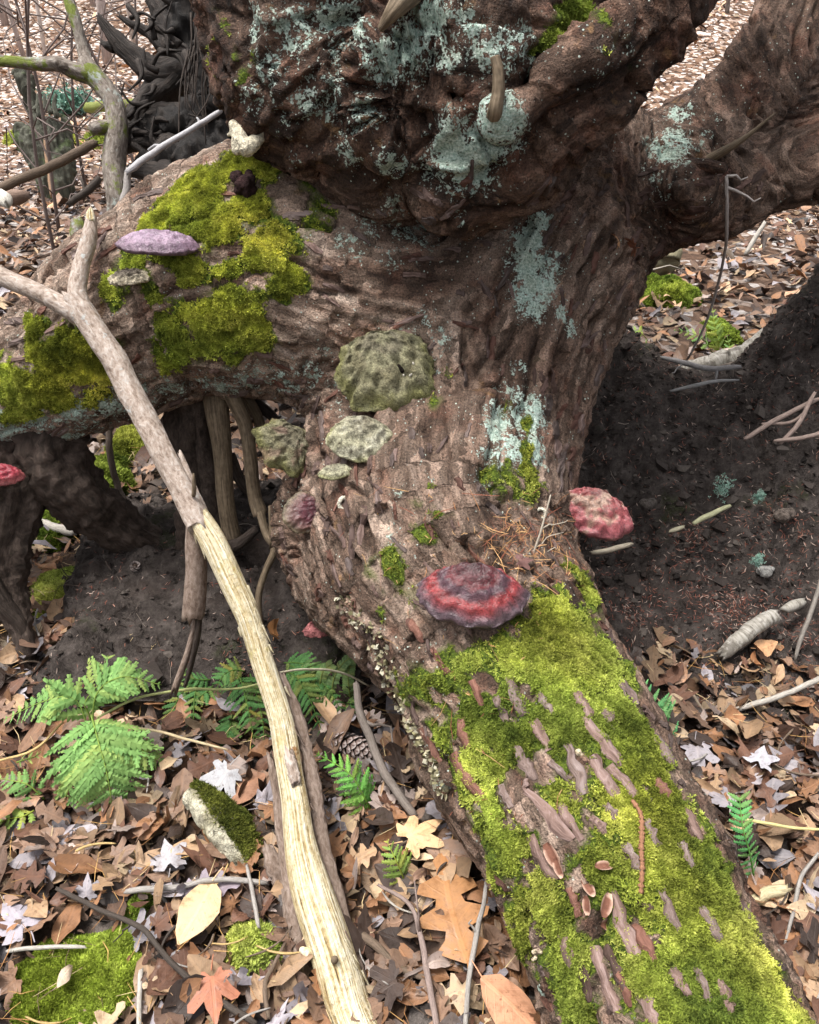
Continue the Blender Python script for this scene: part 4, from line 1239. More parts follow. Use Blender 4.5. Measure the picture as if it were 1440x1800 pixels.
RED = [(0, (0.035, 0.012, 0.014)), (0.3, (0.07, 0.016, 0.02)), (0.45, (0.11, 0.022, 0.026)), (0.52, (0.075, 0.04, 0.052)), (0.62, (0.085, 0.04, 0.05)), (0.68, (0.19, 0.024, 0.026)), (0.80, (0.22, 0.034, 0.036)), (0.87, (0.17, 0.06, 0.07)), (0.95, (0.09, 0.058, 0.07)), (1.1, (0.05, 0.032, 0.038))]
PINKR = [(0, (0.14, 0.05, 0.045)), (0.4, (0.22, 0.06, 0.06)), (0.7, (0.27, 0.07, 0.075)), (0.9, (0.27, 0.075, 0.085)), (1.1, (0.2, 0.07, 0.08))]
PURP = [(0, (0.20, 0.13, 0.18)), (0.5, (0.30, 0.21, 0.29)), (0.85, (0.24, 0.16, 0.22)), (1.1, (0.09, 0.05, 0.07))]
OLIV = [(0, (0.11, 0.098, 0.066)), (0.35, (0.20, 0.183, 0.128)), (0.55, (0.165, 0.15, 0.09)), (0.75, (0.235, 0.222, 0.14)), (0.95, (0.21, 0.205, 0.085)), (1.1, (0.09, 0.082, 0.046))]
PALE = [(0, (0.18, 0.16, 0.115)), (0.5, (0.34, 0.325, 0.235)), (0.85, (0.42, 0.405, 0.28)), (1.0, (0.33, 0.325, 0.17)), (1.1, (0.20, 0.19, 0.12))]
BURG = [(0, (0.05, 0.015, 0.02)), (0.5, (0.10, 0.03, 0.04)), (0.8, (0.16, 0.09, 0.08)), (1.1, (0.13, 0.12, 0.06))]
bracket('bracket_fungus', 'large glossy dark red bracket fungus with purple growth rings above the mossy trunk', 832, 1036, 198, 0.66, 0.46, 30, 3, 0.34, RED, (0.5, 0.42, 0.30), M['redcap'], 0.05, None, 0.05, 0.10, 2, 0.35)
bracket('bracket_fungus', 'dusty pink-red bracket fungus jutting over the soil bank', 1044, 898, 136, 0.66, 0.60, 34, 18, 0.42, PINKR, (0.4, 0.32, 0.25), M['redcap'], 0, 1.70, 0.10, 0.16, 5, 0.15, ((0.30, 0.21, 0.16), 0.85))
bracket('bracket_fungus', 'deep red bracket fungus low on the end of the limb', -8, 834, 92, 0.42, 0.45, 30, -3, 0.3, [(0, (0.20, 0.02, 0.03)), (0.7, (0.33, 0.04, 0.06)), (0.95, (0.38, 0.12, 0.12)), (1.1, (0.2, 0.05, 0.06))], (0.4, 0.3, 0.25), M['redcap'], 0, 1.93, 0.04, 0.06, 8)
bracket('bracket_fungus', 'small rough pink bracket fungus in the shade under the trunk', 562, 1102, 58, 0.62, 0.55, 25, -12, 0.3, [(0, (0.22, 0.07, 0.07)), (0.6, (0.36, 0.14, 0.14)), (1.1, (0.24, 0.09, 0.09))], (0.4, 0.3, 0.25), M['greycap'], 0, 1.80, 0.12, 0.14, 9)
bracket('bracket_fungus', 'thick lilac-grey bracket fungus on the mossy limb', 278, 424, 142, 0.46, 0.35, 70, -4, 0.27, PURP, (0.16, 0.075, 0.04), M['redcap'], 0.05, None, 0.04, 0.07, 12, 0.0)
bracket('bracket_fungus', 'very large cracked olive-grey bracket fungus on the trunk base', 672, 652, 196, 0.80, 0.72, 24, -6, 0.40, OLIV, (0.3, 0.26, 0.18), M['greycap'], 0.055, None, 0.20, 0.16, 21, 0.2, ((0.34, 0.33, 0.20), 0.5))
bracket('bracket_fungus', 'pale cream-green bracket fungus just below the very large olive one', 637, 768, 122, 0.72, 0.62, 30, 6, 0.42, PALE, (0.35, 0.31, 0.22), M['greycap'], 0.05, None, 0.05, 0.12, 24, 0.1, ((0.5, 0.48, 0.38), 0.6))
bracket('bracket_fungus', 'small pale shelf fungus tucked under the cream-green one', 590, 826, 62, 0.55, 0.3, 45, -8, 0.34, PALE, (0.4, 0.36, 0.26), M['greycap'], 0.05, None, 0.07, 0.10, 27)
bracket('bracket_fungus', 'olive-grey bracket fungus with reddish patch beside the hanging roots', 502, 786, 118, 0.70, 0.72, 18, 28, 0.34, OLIV, (0.3, 0.26, 0.18), M['greycap'], 0, 1.80, 0.16, 0.14, 31, 0.1, ((0.20, 0.12, 0.10), 0.6))
bracket('bracket_fungus', 'wet burgundy bracket fungus on the narrow ridge under the olive-grey one', 536, 902, 74, 1.0, 0.85, 18, 72, 0.28, BURG, (0.2, 0.15, 0.1), M['redcap'], 0.03, None, 0.08, 0.14, 35)
bracket('bracket_fungus', 'broken cream-white shelf fungus with dark top on the mossy limb', 226, 486, 66, 0.5, 0.4, 55, -14, 0.35, [(0, (0.07, 0.055, 0.05)), (0.6, (0.22, 0.19, 0.15)), (0.85, (0.6, 0.53, 0.4)), (1.1, (0.68, 0.6, 0.46))], (0.66, 0.58, 0.44), M['greycap'], 0.03, None, 0.2, 0.2, 38)

for (x, y, r, mt_, nm) in ((704, 645, 8, (0.012, 0.008, 0.006), 'hole_shade_lump'), (697, 656, 6, (0.012, 0.008, 0.006), 'hole_shade_lump'), (708, 632, 5, (0.012, 0.008, 0.006), 'hole_shade_lump')):  # solid black lumps, coloured to stand in for the shade inside holes
    bo = [o for o in bpy.data.objects if o.name.startswith('bracket_fungus') and o['label'].startswith('very large')][0]
    bc = np.array(bo.location); dpt_ = (bc - CAM) @ FWD - 0.020
    v, q, _ = blob([[(x, y, dpt_, r * .8), (x + 3, y + 6, dpt_, r * .6)]], 0.004, 1, 0.004, (0.0015, 60, 0.001, 150), x)
    a_ = Acc(); a_.add(v - bc, None, q, col=np.array(mt_), luv=np.zeros(3)); link(nm, a_.mesh(nm), bo, M['greycap'])
for k in range(12):
    v, q, _ = blob([[(712 + random.uniform(-12, 22), 640 + random.uniform(-22, 22), dpt_ + random.uniform(-.004, .012), random.uniform(2, 4.5))]], 0.003, 0, 0.003, (0.0015, 60, 0.001, 150), k)
    a_ = Acc(); a_.add(v - bc, None, q, col=np.array((0.62, 0.58, 0.5)), luv=np.zeros(3)); link('wood_chip', a_.mesh('wood_chip'), bo, M['greycap'])

def lump(name, label, cat, chains, h, mat, col, sub=1, k=0.012, amp=(0.003, 30, 0.0015, 90), seed=0, group=None, stain=None):
    v, q, n = blob(chains, h, sub, k, amp, seed)
    c0 = v.mean(0); c0[2] = v[:, 2].min()
    cc = np.tile(np.array(col), (len(v), 1)) * (1 + 0.25 * pn(v * 60, 5))[:, None]
    if stain is not None:
        m = sstep(0.0, 0.4, pn(v * 22 + seed, 9))[:, None] * stain[1]; cc = cc * (1 - m) + np.array(stain[0]) * m
    o = link(name, mesh(name, v - c0, q, {'col': cc, 'luv': v * 0, 'gc': v}), None, mat)
    o.location = c0
    setp(o, label, cat, group)
    return o

lump('white_fungus', 'lumpy cream-white fungus at the tip of the burl', 'fungus',
     [[(410,222,1.600,9),(421,240,1.595,13),(416,262,1.590,9)], [(421,240,1.595,12),(432,262,1.590,13),(452,246,1.600,11),(468,236,1.610,7)], [(426,216,1.610,8)], [(440,255,1.590,9)], [(402,237,1.600,4)]],
     0.006, M['greycap'], (0.66, 0.60, 0.46), 1, 0.006, (0.003, 40, 0.002, 120), 3, None, ((0.38, 0.30, 0.22), 0.5))
hb = hitt(428, 322); db = (hb[0] - CAM) @ FWD
lump('dark_fungus_clump', 'knobbly dark brown clump sitting on the mossy limb', 'fungus',
     [[(428 + random.uniform(-15, 15), 322 + random.uniform(-16, 16), db - 0.012 + random.uniform(-.015, .01), random.uniform(7, 12))] for _ in range(14)],
     0.006, M['greycap'], (0.035, 0.018, 0.018), 1, 0.003, (0.003, 60, 0.002, 160), 6)
for (x, y, r, hc) in ((607, 886, 11, 1), (950, 903, 9, 1)):
    hh = hitt(x, y); dd = (hh[0] - CAM) @ FWD
    chains = [[(x + r * math.cos(t), y + r * math.sin(t), dd - 0.004, r * 0.38)] for t in np.linspace(0.3, 6.0, 11)]
    lump('pale_fungus_ring', 'little white ring-shaped fungus remnant on brown wood below the pale shelf fungus' if x < 800 else 'tiny tan ring-shaped fungus remnant beside the dusty pink-red bracket', 'fungus', chains, 0.004, M['greycap'], (0.66, 0.63, 0.52), 1, 0.004, (0.0012, 60, 0.0008, 150), x)

# ================================================================== forked dead branch leaning across the limb
branch = empty('forked_branch', tuple(P(660, 1880, 1.27)))
setp(branch, 'forked dead branch leaning on the limb, grey bark above and bare blond wood below', 'branch')
bl = np.array(branch.location)
def btube(name, ctrl, mat, seg=16, rough=0.12, freq=22, n=8, label=None, jag=0.0, flat=1.0, parent=branch, origin=None, moss=None):
    path, rad = pxpath(ctrl, n)
    path = path + 0.25 * rad[:, None] * np.stack([pn(path * 7, 81), pn(path * 7, 82), pn(path * 7, 83)], -1)
    v, t, q, g = tube(path, rad, seg, rough, freq, flat, True, rng.integers(50), jag)
    a = Acc(); a.add(v - (bl if origin is None else origin), t, q, gc=g, col=np.ones(3))
    o = link(name, a.mesh(name), parent, M[mat])
    if label: o['label'] = label
    return o
PD = lambda y: float(np.interp(y, [380, 530, 890, 1150, 1300, 1500, 1800, 1900], [1.74, 1.70, 1.65, 1.59, 1.54, 1.45, 1.31, 1.265]))
def wd(pts): return [(x, y, PD(y), r * 0.9) for x, y, r in pts]
btube('stem', wd([(128,522,21),(150,556,24),(180,604,24),(214,662,25),(246,722,24),(272,775,23),(309,846,24),(338,898,26),(352,924,24)]), 'greybark', 26, 0.16, 40, 14, 'upper stem with flaky grey bark', 0.010)
btube('fork', wd([(158,372,7),(160,390,11),(155,425,15),(142,470,16),(136,510,18),(146,548,20)]), 'greybark', 18, 0.10, 34, 9, 'short upright fork with pale bark', 0.006)
btube('fork', wd([(-60,440,17),(0,484,18),(55,512,18),(105,538,19),(150,562,20)]), 'greybark', 18, 0.10, 34, 9, 'long side fork reaching out of the limb')
btube('broken_tip', [(160,392,1.735,9),(159,376,1.737,7),(160,366,1.738,3)], 'blond', 8, 0.2, 40, 3, 'yellow broken end of the upright fork')
bw = btube('bare_wood', wd([(330,880,14),(352,915,22),(381,962,25),(425,1050,25),(448,1110,23),(468,1175,23),(486,1245,23),(502,1313,25),(514,1390,26),(528,1466,29),(546,1550,37),(568,1630,41),(592,1700,43),(632,1800,43),(672,1890,44)]), 'blond', 28, 0.14, 17, 10, 'bare blond lower stem with splintered grain')
def strip(name, pts, mat, w_out, label=None, parent=branch, n=8):
    """curved slab of bark following the stem"""
    c = catmull([(x, y, r) for x, y, r in pts], n)
    path = np.array([P(x, y, PD(y) + w_out) for x, y, r in c]); rad = c[:, 2] * np.array([PD(y) for y in c[:, 1]]) / FOC
    rad = rad * (1 + 0.18 * pn(path * 18, 33) + 0.07 * rng.normal(size=len(rad)))
    v, t, q, g = tube(path, np.maximum(rad, 0.002), 10, 0.3, 40, 0.45, True, rng.integers(40), 0.008)
    a = Acc(); a.add(v - bl, t, q, gc=g, col=np.ones(3))
    o = link(name, a.mesh(name), parent, M[mat])
    if label: o['label'] = label
    return o
strip('bark_strip', [(318,800,4),(338,850,6),(362,905,6),(385,955,5),(400,1000,3)], 'greybark', 0.0, 'thin bark edge beside the bare wood')
strip('bark_strip', [(496,1190,7),(520,1250,10),(540,1320,11),(556,1400,13),(568,1480,14),(590,1560,13),(612,1640,11),(640,1720,9),(672,1810,8)], 'brownbark', 0.02, 'long brown bark strip along the bare wood')
strip('bark_strip', [(474,1330,5),(486,1400,9),(494,1470,10),(506,1550,12),(520,1640,13),(545,1740,13),(575,1830,12)], 'brownbark', 0.03, 'dark bark strip on the shaded edge')
strip('bark_strip', [(508,1325,9),(514,1350,12),(520,1380,9)], 'greybark', -0.028, 'patch of grey bark left on the bare wood')
strip('bark_strip', [(470,1486,10),(482,1520,15),(496,1560,13),(508,1600,9)], 'brownbark', 0.06, 'loose slab of grey-brown bark')
btube('under_log', wd([(500,1560,16),(512,1640,24),(530,1720,30),(556,1800,34),(590,1880,36)])[:], 'brownbark', 16, 0.25, 22, 8, 'dark rotten bark under the bare wood', 0.0, 0.8).location = (0, 0.03, -0.045)
btube('broken_limb', [(340,915,1.67,14),(345,950,1.68,19),(347,1000,1.69,19),(343,1050,1.70,19),(338,1085,1.71,18)], 'brownbark', 18, 0.12, 30, 8, 'stub of a second limb in brown bark', 0.012)
btube('broken_limb', [(352,1060,1.725,14),(340,1110,1.73,13),(326,1160,1.735,12),(308,1212,1.74,13)], 'brownbark', 14, 0.2, 30, 7, 'hollow lower end of the second limb', 0.01, 0.5)
btube('inner_wood', [(350,1075,1.715,11),(346,1120,1.72,11),(336,1170,1.725,9),(326,1205,1.73,7)], 'root', 10, 0.2, 30, 6, 'reddish dark hollow inside of the second limb', 0.0, 0.5)
btube('side_twig_stub', [(340,872,1.63,4),(341,858,1.62,4),(340,832,1.61,2)], 'tanroot', 6, 0.1, 30, 3)
v, q, _ = blob([[(588,1688,PD(1690)-0.038,7)]], 0.004, 1, 0.004, (0.001, 50, 0.0005, 90), 2)
link('knot', mesh('knot', v - bl, q, {'gc': v * 0.3, 'col': np.ones((len(v), 3))}), branch, M['tanroot'])
v, q, _ = blob([[(541,1674,PD(1674)-0.012,8),(532,1670,PD(1672)-0.012,6)]], 0.004, 1, 0.004, (0.001, 50, 0.0005, 90), 2)
link('knot', mesh('knot', v - bl, q, {'gc': v * 0.3, 'col': np.ones((len(v), 3))}), branch, M['blond'])
for i in range(34):     # splinters lifting from the torn wood
    y0 = random.uniform(900, 1780); cxy = np.interp(y0, [900,1050,1175,1313,1466,1550,1700,1800], [345,425,468,502,528,546,592,632]); rr_ = np.interp(y0, [900,1466,1700], [23,27,42])
    sx = random.choice([-1, 1]) * random.uniform(0.75, 1.0) * rr_
    L = random.uniform(14, 45); dd = PD(y0) - math.sqrt(max(0, 1 - (sx / rr_) ** 2)) * rr_ * PD(y0) / FOC
    btube('splinter', [(cxy + sx, y0, dd + .004, 2.6), (cxy + sx * 1.04 + L * .2, y0 + L * .5, dd + .001, 1.8), (cxy + sx * 1.12 + L * .4, y0 + L, dd - .002, .6)], random.choice(['blond', 'blond', 'brownbark']), 4, 0.2, 60, 3)

# ================================================================== dead leaves
def leaf_flat(kind, fine):
    """flat outline (x along the midrib 0..1, y across) as vertices and quads/tris"""
    if kind in ('beech', 'oak', 'willow'):
        n = (14 if kind == 'oak' else 7) if fine else (8 if kind == 'oak' else 4)
        c = 5 if fine else 3
        u = np.linspace(0, 1, n + 1)
        w = np.sin(math.pi * np.clip(u, 0.01, 0.99) ** 0.85) ** 0.8 * {'beech': 0.27, 'oak': 0.25, 'willow': 0.13}[kind]
        if kind == 'oak':
            w = w * (0.80 + 0.55 * np.sin(u * 2 * math.pi * 3.6 - 1.2)) + 0.02
        s = np.linspace(-1, 1, c)
        V = np.stack([np.repeat(u[:, None], c, 1), w[:, None] * s[None]], -1).reshape(-1, 2)
        if fine and kind != 'oak':
            V[:, 1] *= 1 + 0.05 * np.sin(V[:, 0] * 60)
        return V, np.zeros((0, 3), int), gridquads(n + 1, c)
    k = 36 if fine else 16
    th = np.linspace(-math.pi, math.pi, k, endpoint=False)
    lob = [(0, 1.0, 0.50), (0.92, 0.88, 0.46), (-0.86, 0.94, 0.46), (1.85, 0.58, 0.45), (-1.9, 0.64, 0.45)]
    r = np.full(k, 0.38)
    for a, L, w in lob:
        dd = np.abs((th - a + math.pi) % (2 * math.pi) - math.pi)
        r = np.maximum(r, L * np.clip(1 - (dd / w) ** 1.0 * 0.62, 0, 1))
    r[np.abs(th) > 2.7] = 0.14
    if fine: r = r * (1 + 0.07 * np.cos(np.arange(k) * math.pi))
    r *= 0.6
    ring = np.stack([r * np.cos(th), r * np.sin(th)], -1)
    V = np.vstack([[[0, 0]], ring * 0.5, ring]); V[:, 0] += 0.35
    j = np.arange(k); j2 = (j + 1) % k
    T = np.stack([np.zeros(k, int), 1 + j, 1 + j2], -1)
    Q = np.stack([1 + j, 1 + k + j, 1 + k + j2, 1 + j2], -1)
    return V, T, Q

def leaf_variant(kind, fine, curl, seed):
    """bent and crumpled leaf, unit length, centred; returns V, T, Q, luv"""
    V2, T, Q = leaf_flat(kind, fine)
    luv = np.stack([V2[:, 0], V2[:, 1], V2[:, 0] * 0], -1)
    x, y = V2[:, 0] - 0.5, V2[:, 1].copy()
    y = y + 0.05 * math.sin(seed * 2.1) * np.sin(math.pi * V2[:, 0])
    z = np.zeros_like(x)
    r_ = np.random.default_rng(seed)
    a = r_.uniform(-0.5, 0.5) + (0 if r_.random() < .6 else math.pi / 2)
    kp = curl * r_.uniform(0.5, 1.2) * (4.5 if abs(a) < 1 else 2.6)
    ca, sa = math.cos(a), math.sin(a)
    t = -x * sa + y * ca; s = x * ca + y * sa
    sg = r_.choice([1, 1, -1])
    if abs(kp) > 0.05:
        t2 = np.sin(kp * t) / kp; z = z + sg * (1 - np.cos(kp * t)) / kp
        x, y = s * ca - t2 * sa, s * sa + t2 * ca
    fold = r_.uniform(-0.1, 0.35) * curl
    z = z + fold * np.abs(V2[:, 1]) + r_.uniform(-0.5, 0.5) * curl * (V2[:, 0] - 0.5) ** 2
    P3 = np.stack([V2[:, 0] * 4 + seed, V2[:, 1] * 5, np.zeros(len(x))], -1)
    z = z + 0.06 * (0.4 + curl) * pn(P3, seed % 50) + 0.03 * (0.4 + curl) * pn(P3 * 2.7, (seed + 9) % 50)
    z = z + 0.02 * np.cos((V2[:, 0] * 8 - np.abs(V2[:, 1]) * 7) * 2 * math.pi) * (1 if fine else 0) * np.clip(np.abs(V2[:, 1]) * 8, 0, 1)
    V = np.stack([x, y, z - z.mean()], -1)
    return V, T, Q, luv

TAN, ORA, RBR, DBR, LIL, CRM, PKB = (0.31, 0.205, 0.125), (0.24, 0.122, 0.062), (0.125, 0.063, 0.041), (0.046, 0.031, 0.025), (0.30, 0.275, 0.295), (0.46, 0.345, 0.225), (0.235, 0.148, 0.102)
LCOL = [TAN, TAN, ORA, ORA, RBR, RBR, DBR, DBR, LIL, CRM, PKB, PKB, (0.28, 0.165, 0.105), (0.17, 0.105, 0.075), (0.34, 0.27, 0.24)]

def scatter_leaves(A, px_, py_, pz_, size, kinds, fine, tilt, seed0, colf=None, nvar=18):
    n = len(px_)
    var = [leaf_variant(kinds[k % len(kinds)], fine, abs(rng.normal(0.75, 0.45)), seed0 + k) for k in range(nvar)]
    vi = rng.integers(0, nvar, n)
    az = rng.uniform(0, 2 * math.pi, n); tx = rng.normal(0, tilt, n); ty = rng.normal(0, tilt, n)
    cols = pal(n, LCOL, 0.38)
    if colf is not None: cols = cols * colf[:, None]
    for k in range(nvar):
        m = np.where(vi == k)[0]
        if not len(m): continue
        V, T, Q, luv = var[k]
        ca, sa = np.cos(az[m]), np.sin(az[m])
        L = V[None] * size[m][:, None, None]
        z = L[:, :, 2] + L[:, :, 0] * np.sin(tx[m])[:, None] + L[:, :, 1] * np.sin(ty[m])[:, None]
        X = L[:, :, 0] * ca[:, None] - L[:, :, 1] * sa[:, None] + px_[m][:, None]
        Y = L[:, :, 0] * sa[:, None] + L[:, :, 1] * ca[:, None] + py_[m][:, None]
        zmin = np.minimum(z.min(1), 0)
        W = np.stack([X, Y, z - zmin[:, None] * 0.7 + pz_[m][:, None]], -1)
        o = np.arange(len(m))[:, None, None] * len(V)
        A.add(W.reshape(-1, 3), (T[None] + o).reshape(-1, 3) if len(T) else None, (Q[None] + o).reshape(-1, 4),
              col=np.repeat(cols[m], len(V), 0), luv=np.tile(luv, (len(m), 1)))

A = Acc()
EXC = []   # (x, y, r) places where no leaf lies (moss cushions)
for (x, y, r) in ((140,1735,122),(448,1680,45),(395,1440,62),(105,1040,60),(172,850,70),(235,785,45),(1172,526,60),(190,690,10),(1240,590,30)):
    g_ = G(x, y); EXC.append((g_[0], g_[1], r * ((g_ - CAM) @ FWD) / FOC * 0.92))
def clear(x, y):
    m = np.ones(len(x), bool)
    for a, b, r in EXC: m &= (x - a) ** 2 + ((y - b) * 1.0) ** 2 > r * r
    return m
def band(n, y0, y1, spread, zr, size, kinds, fine, tilt, seed, br=1.0):
    y = rng.uniform(y0, y1, n); x = rng.uniform(-1, 1, n) * (spread[0] + spread[1] * y)
    m = clear(x, y); qx, qy, _ = project(np.stack([x, y, np.full(len(x), .03)], -1))
    m &= ~((qx > 145) & (qx < 640) & (qy > 930) & (qy < 1192)) | (y > 2.6)      # the soil mound stands here
    x, y = x[m], y[m]
    lay = rng.random(len(x))
    scatter_leaves(A, x, y, gz(x, y) + zr * lay, size * rng.lognormal(0, 0.28, len(x)), kinds, fine, tilt, seed, (0.22 + 0.85 * lay) * br)  # br lightens distant leaves, painting the bright blown-out background light into their colour
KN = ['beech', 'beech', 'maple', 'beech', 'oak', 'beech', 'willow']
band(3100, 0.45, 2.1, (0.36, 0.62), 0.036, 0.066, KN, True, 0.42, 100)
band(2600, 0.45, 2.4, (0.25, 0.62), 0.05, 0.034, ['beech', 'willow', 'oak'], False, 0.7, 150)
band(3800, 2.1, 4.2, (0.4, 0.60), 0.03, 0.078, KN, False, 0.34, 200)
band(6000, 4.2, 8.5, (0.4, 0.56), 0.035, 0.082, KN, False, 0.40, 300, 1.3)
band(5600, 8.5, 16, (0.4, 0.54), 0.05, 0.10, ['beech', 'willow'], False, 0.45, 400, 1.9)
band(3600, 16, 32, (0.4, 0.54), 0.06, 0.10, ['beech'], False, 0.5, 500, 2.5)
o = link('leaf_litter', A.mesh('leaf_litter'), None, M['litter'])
setp(o, 'thick litter of dead brown leaves covering the forest floor', 'leaf litter', None, 'stuff')

# single leaves lying on top of the litter, each a thing of its own
LV = {}
def leaf_mesh(kind, curl, seed):
    key = (kind, round(curl, 2), seed)
    if key not in LV:
        V, T, Q, luv = leaf_variant(kind, True, curl, seed)
        a = Acc()
        a.add(V, T if len(T) else None, Q, luv=luv)
        sx = V[:, 0].min()
        v, t, q, g = tube(np.array([[sx + .02, 0, 0], [sx - .08, .02, .02], [sx - .2, .05, .03]]), [.012, .009, .008], 4, 0, 1, cap=False)
        a.add(v, None, q, luv=np.array([0.5, 0.0, 0]))
        LV[key] = a.mesh('leaf'); LV[key].materials.append(M['leaf'])
    return LV[key]
CNAME = {'tan': 'tan', 'ora': 'orange-brown', 'red': 'dark red-brown', 'lil': 'pale lilac-grey', 'crm': 'cream', 'pnk': 'pinkish-brown', 'dbr': 'blackish brown'}
SNAME = {'beech': 'oval', 'maple': 'lobed', 'oak': 'wavy-edged'}
def leaf_words(ck, kind, curl, size, x, y):
    cw = 'flat' if curl < 0.2 else 'slightly bent' if curl < 0.4 else 'cupped' if curl < 0.7 else 'curled' if curl < 1.0 else 'tightly rolled'
    big = 'big ' if size > 0.105 else 'small ' if size < 0.075 else ''
    px_ = np.interp(y, [1175, 1313, 1466, 1550, 1700, 1800], [465, 502, 526, 545, 590, 632])
    if y < 1200: z = 'near the square moss cushion'
    elif x > 1150: z = 'between trunk and soil bank' if y < 1420 else 'beside the far flank of the mossy trunk' if x < 1330 + (y - 1500) * 0.5 else 'on open litter beyond the trunk' if y < 1650 else 'past the foot of the mossy trunk'
    elif x > px_ + 25: z = 'in the shaded hollow by the pine cone' if y < 1480 else 'near the big oak leaf' if y < 1660 else 'between pole and trunk, past the oak leaf'
    elif x > px_ - 110: z = 'close against the bare pole'
    elif y < 1400: z = 'under the big fern clump' if x < 290 else 'below the dark ferns'
    elif y < 1560: z = 'between fern clump and flat moss mat' if x < 250 else 'around the small mossy stub'
    else: z = 'along the edge of the flat moss mat' if x < 290 else 'around the bright round moss clump'
    return f'{big}{cw} {CNAME[ck]} {SNAME[kind]} leaf {z}', f'{CNAME[ck]} {SNAME[kind]} leaves {z}'
LRGB = {'tan': TAN, 'ora': ORA, 'red': RBR, 'lil': (0.30, 0.275, 0.30), 'crm': (0.46, 0.34, 0.22), 'pnk': PKB, 'dbr': DBR}
def put_leaf(p, kind, size, az, tx, ty, colr, label, group=None, curl=0.5, seed=0):
    o = link('fallen_leaf', leaf_mesh(kind, curl, seed))
    o.matrix_world = Matrix.Translation(p) @ Matrix.Rotation(az, 4, 'Z') @ Matrix.Rotation(tx, 4, 'X') @ Matrix.Rotation(ty, 4, 'Y') @ Matrix.Scale(size, 4)
    j = random.uniform(0.85, 1.15)
    o.color = (colr[0] * j, colr[1] * j, colr[2] * j, 1)
    setp(o, label, 'leaf', group)
    return o
nl_ = 0
def inzone():
    while True:
        r = random.random()
        if r < 0.62: x, y = random.uniform(-20, 900), random.uniform(1215, 1820)
        elif r < 0.93: x, y = random.uniform(1180, 1460), random.uniform(1275, 1820)
        else: x, y = random.uniform(30, 160), random.uniform(960, 1180)
        if x > 640 and x < 1180 and x > np.interp(y, [1215, 1295, 1395, 1480, 1545, 1630, 1790], [660, 715, 765, 815, 855, 885, 940]) : continue
        if x > 1100 and x < np.interp(y, [1240, 1315, 1385, 1480, 1580, 1680, 1790], [1140, 1180, 1220, 1280, 1320, 1370, 1430]): continue
        if 480 < x < 760 and y < 1400: continue
        if 350 < x < 480 and y < 1230: continue
        return x, y
tries = 0
while nl_ < 285 and tries < 3000:
    tries += 1
    x, y = inzone()
    p = G(x, y, 0.03)
    if not clear(np.array([p[0]]), np.array([p[1]]))[0]: continue
    p[2] = gz(p[0], p[1])[0] + random.uniform(0.026, 0.05)
    ck = random.choices(['tan', 'ora', 'red', 'lil', 'crm', 'pnk', 'dbr'], [5, 5, 5, 1.6, 2, 5, 3])[0]
    kind = {'lil': 'maple', 'tan': 'beech'}.get(ck) or random.choice(['beech', 'beech', 'beech', 'maple', 'oak'])
    sz = random.uniform(0.052, 0.100) * (1.15 if kind != 'beech' else 1); cu = random.choice([0.15, 0.3, 0.55, 0.85, 1.2, 1.4])
    put_leaf(p, kind, sz, random.uniform(0, 6.28), random.gauss(0, .32), random.gauss(0, .32), LRGB[ck], *leaf_words(ck, kind, cu, sz, x, y), curl=cu, seed=random.randrange(8))
    nl_ += 1
for (x, y, kind, size, az, colr, label, curl, up) in [
    (800, 1590, 'oak', 0.21, 1.75, (0.40, 0.20, 0.085), 'big flat orange-brown oak leaf spotted dark beside the mossy trunk', 0.12, 0.06),
    (738, 1462, 'maple', 0.13, 0.6, (0.62, 0.40, 0.22), 'round apricot leaf below the trunk', 0.35, 0.06),
    (384, 1372, 'maple', 0.125, 4.2, (0.37, 0.37, 0.39), 'bright grey-white lobed leaf by the mossy stub', 0.25, 0.06),
    (345, 1600, 'beech', 0.13, 4.4, (0.60, 0.43, 0.25), 'crumpled cream leaf next to the dark twig', 0.5, 0.06),
    (430, 1390, 'beech', 0.12, 0.9, (0.30, 0.16, 0.10), 'ribbed brown leaf touching the grey-white lobed leaf', 0.4, 0.05),
    (35, 1610, 'maple', 0.14, 2.4, (0.36, 0.33, 0.375), 'large lilac-grey leaf above the flat moss mat', 0.3, 0.05),
    (905, 1775, 'beech', 0.14, 5.6, (0.52, 0.27, 0.16), 'broad salmon-orange leaf against the foot of the trunk', 0.25, 0.06),
    (1335, 1330, 'maple', 0.10, 1.0, (0.35, 0.34, 0.37), 'pale grey star-shaped leaf near the fern at the bank', 0.4, 0.06),
    (295, 1505, 'maple', 0.10, 2.0, (0.37, 0.35, 0.37), 'whitish torn leaf between brown curls and the mossy stub', 0.4, 0.06),
    (375, 1745, 'maple', 0.11, 5.0, (0.30, 0.12, 0.07), 'red-brown lobed leaf below the bright moss clump', 0.2, 0.06),
    (370, 1560, 'oak', 0.11, 0.2, (0.30, 0.25, 0.29), 'dull mauve leaf beside the white-grey twig', 0.4, 0.05)]:
    p = G(x, y, up); p[2] = gz(p[0], p[1])[0] + up
    put_leaf(p, kind, size, az, random.gauss(0, .1), random.gauss(0.15, .1), colr, label, None, curl, random.randrange(8))
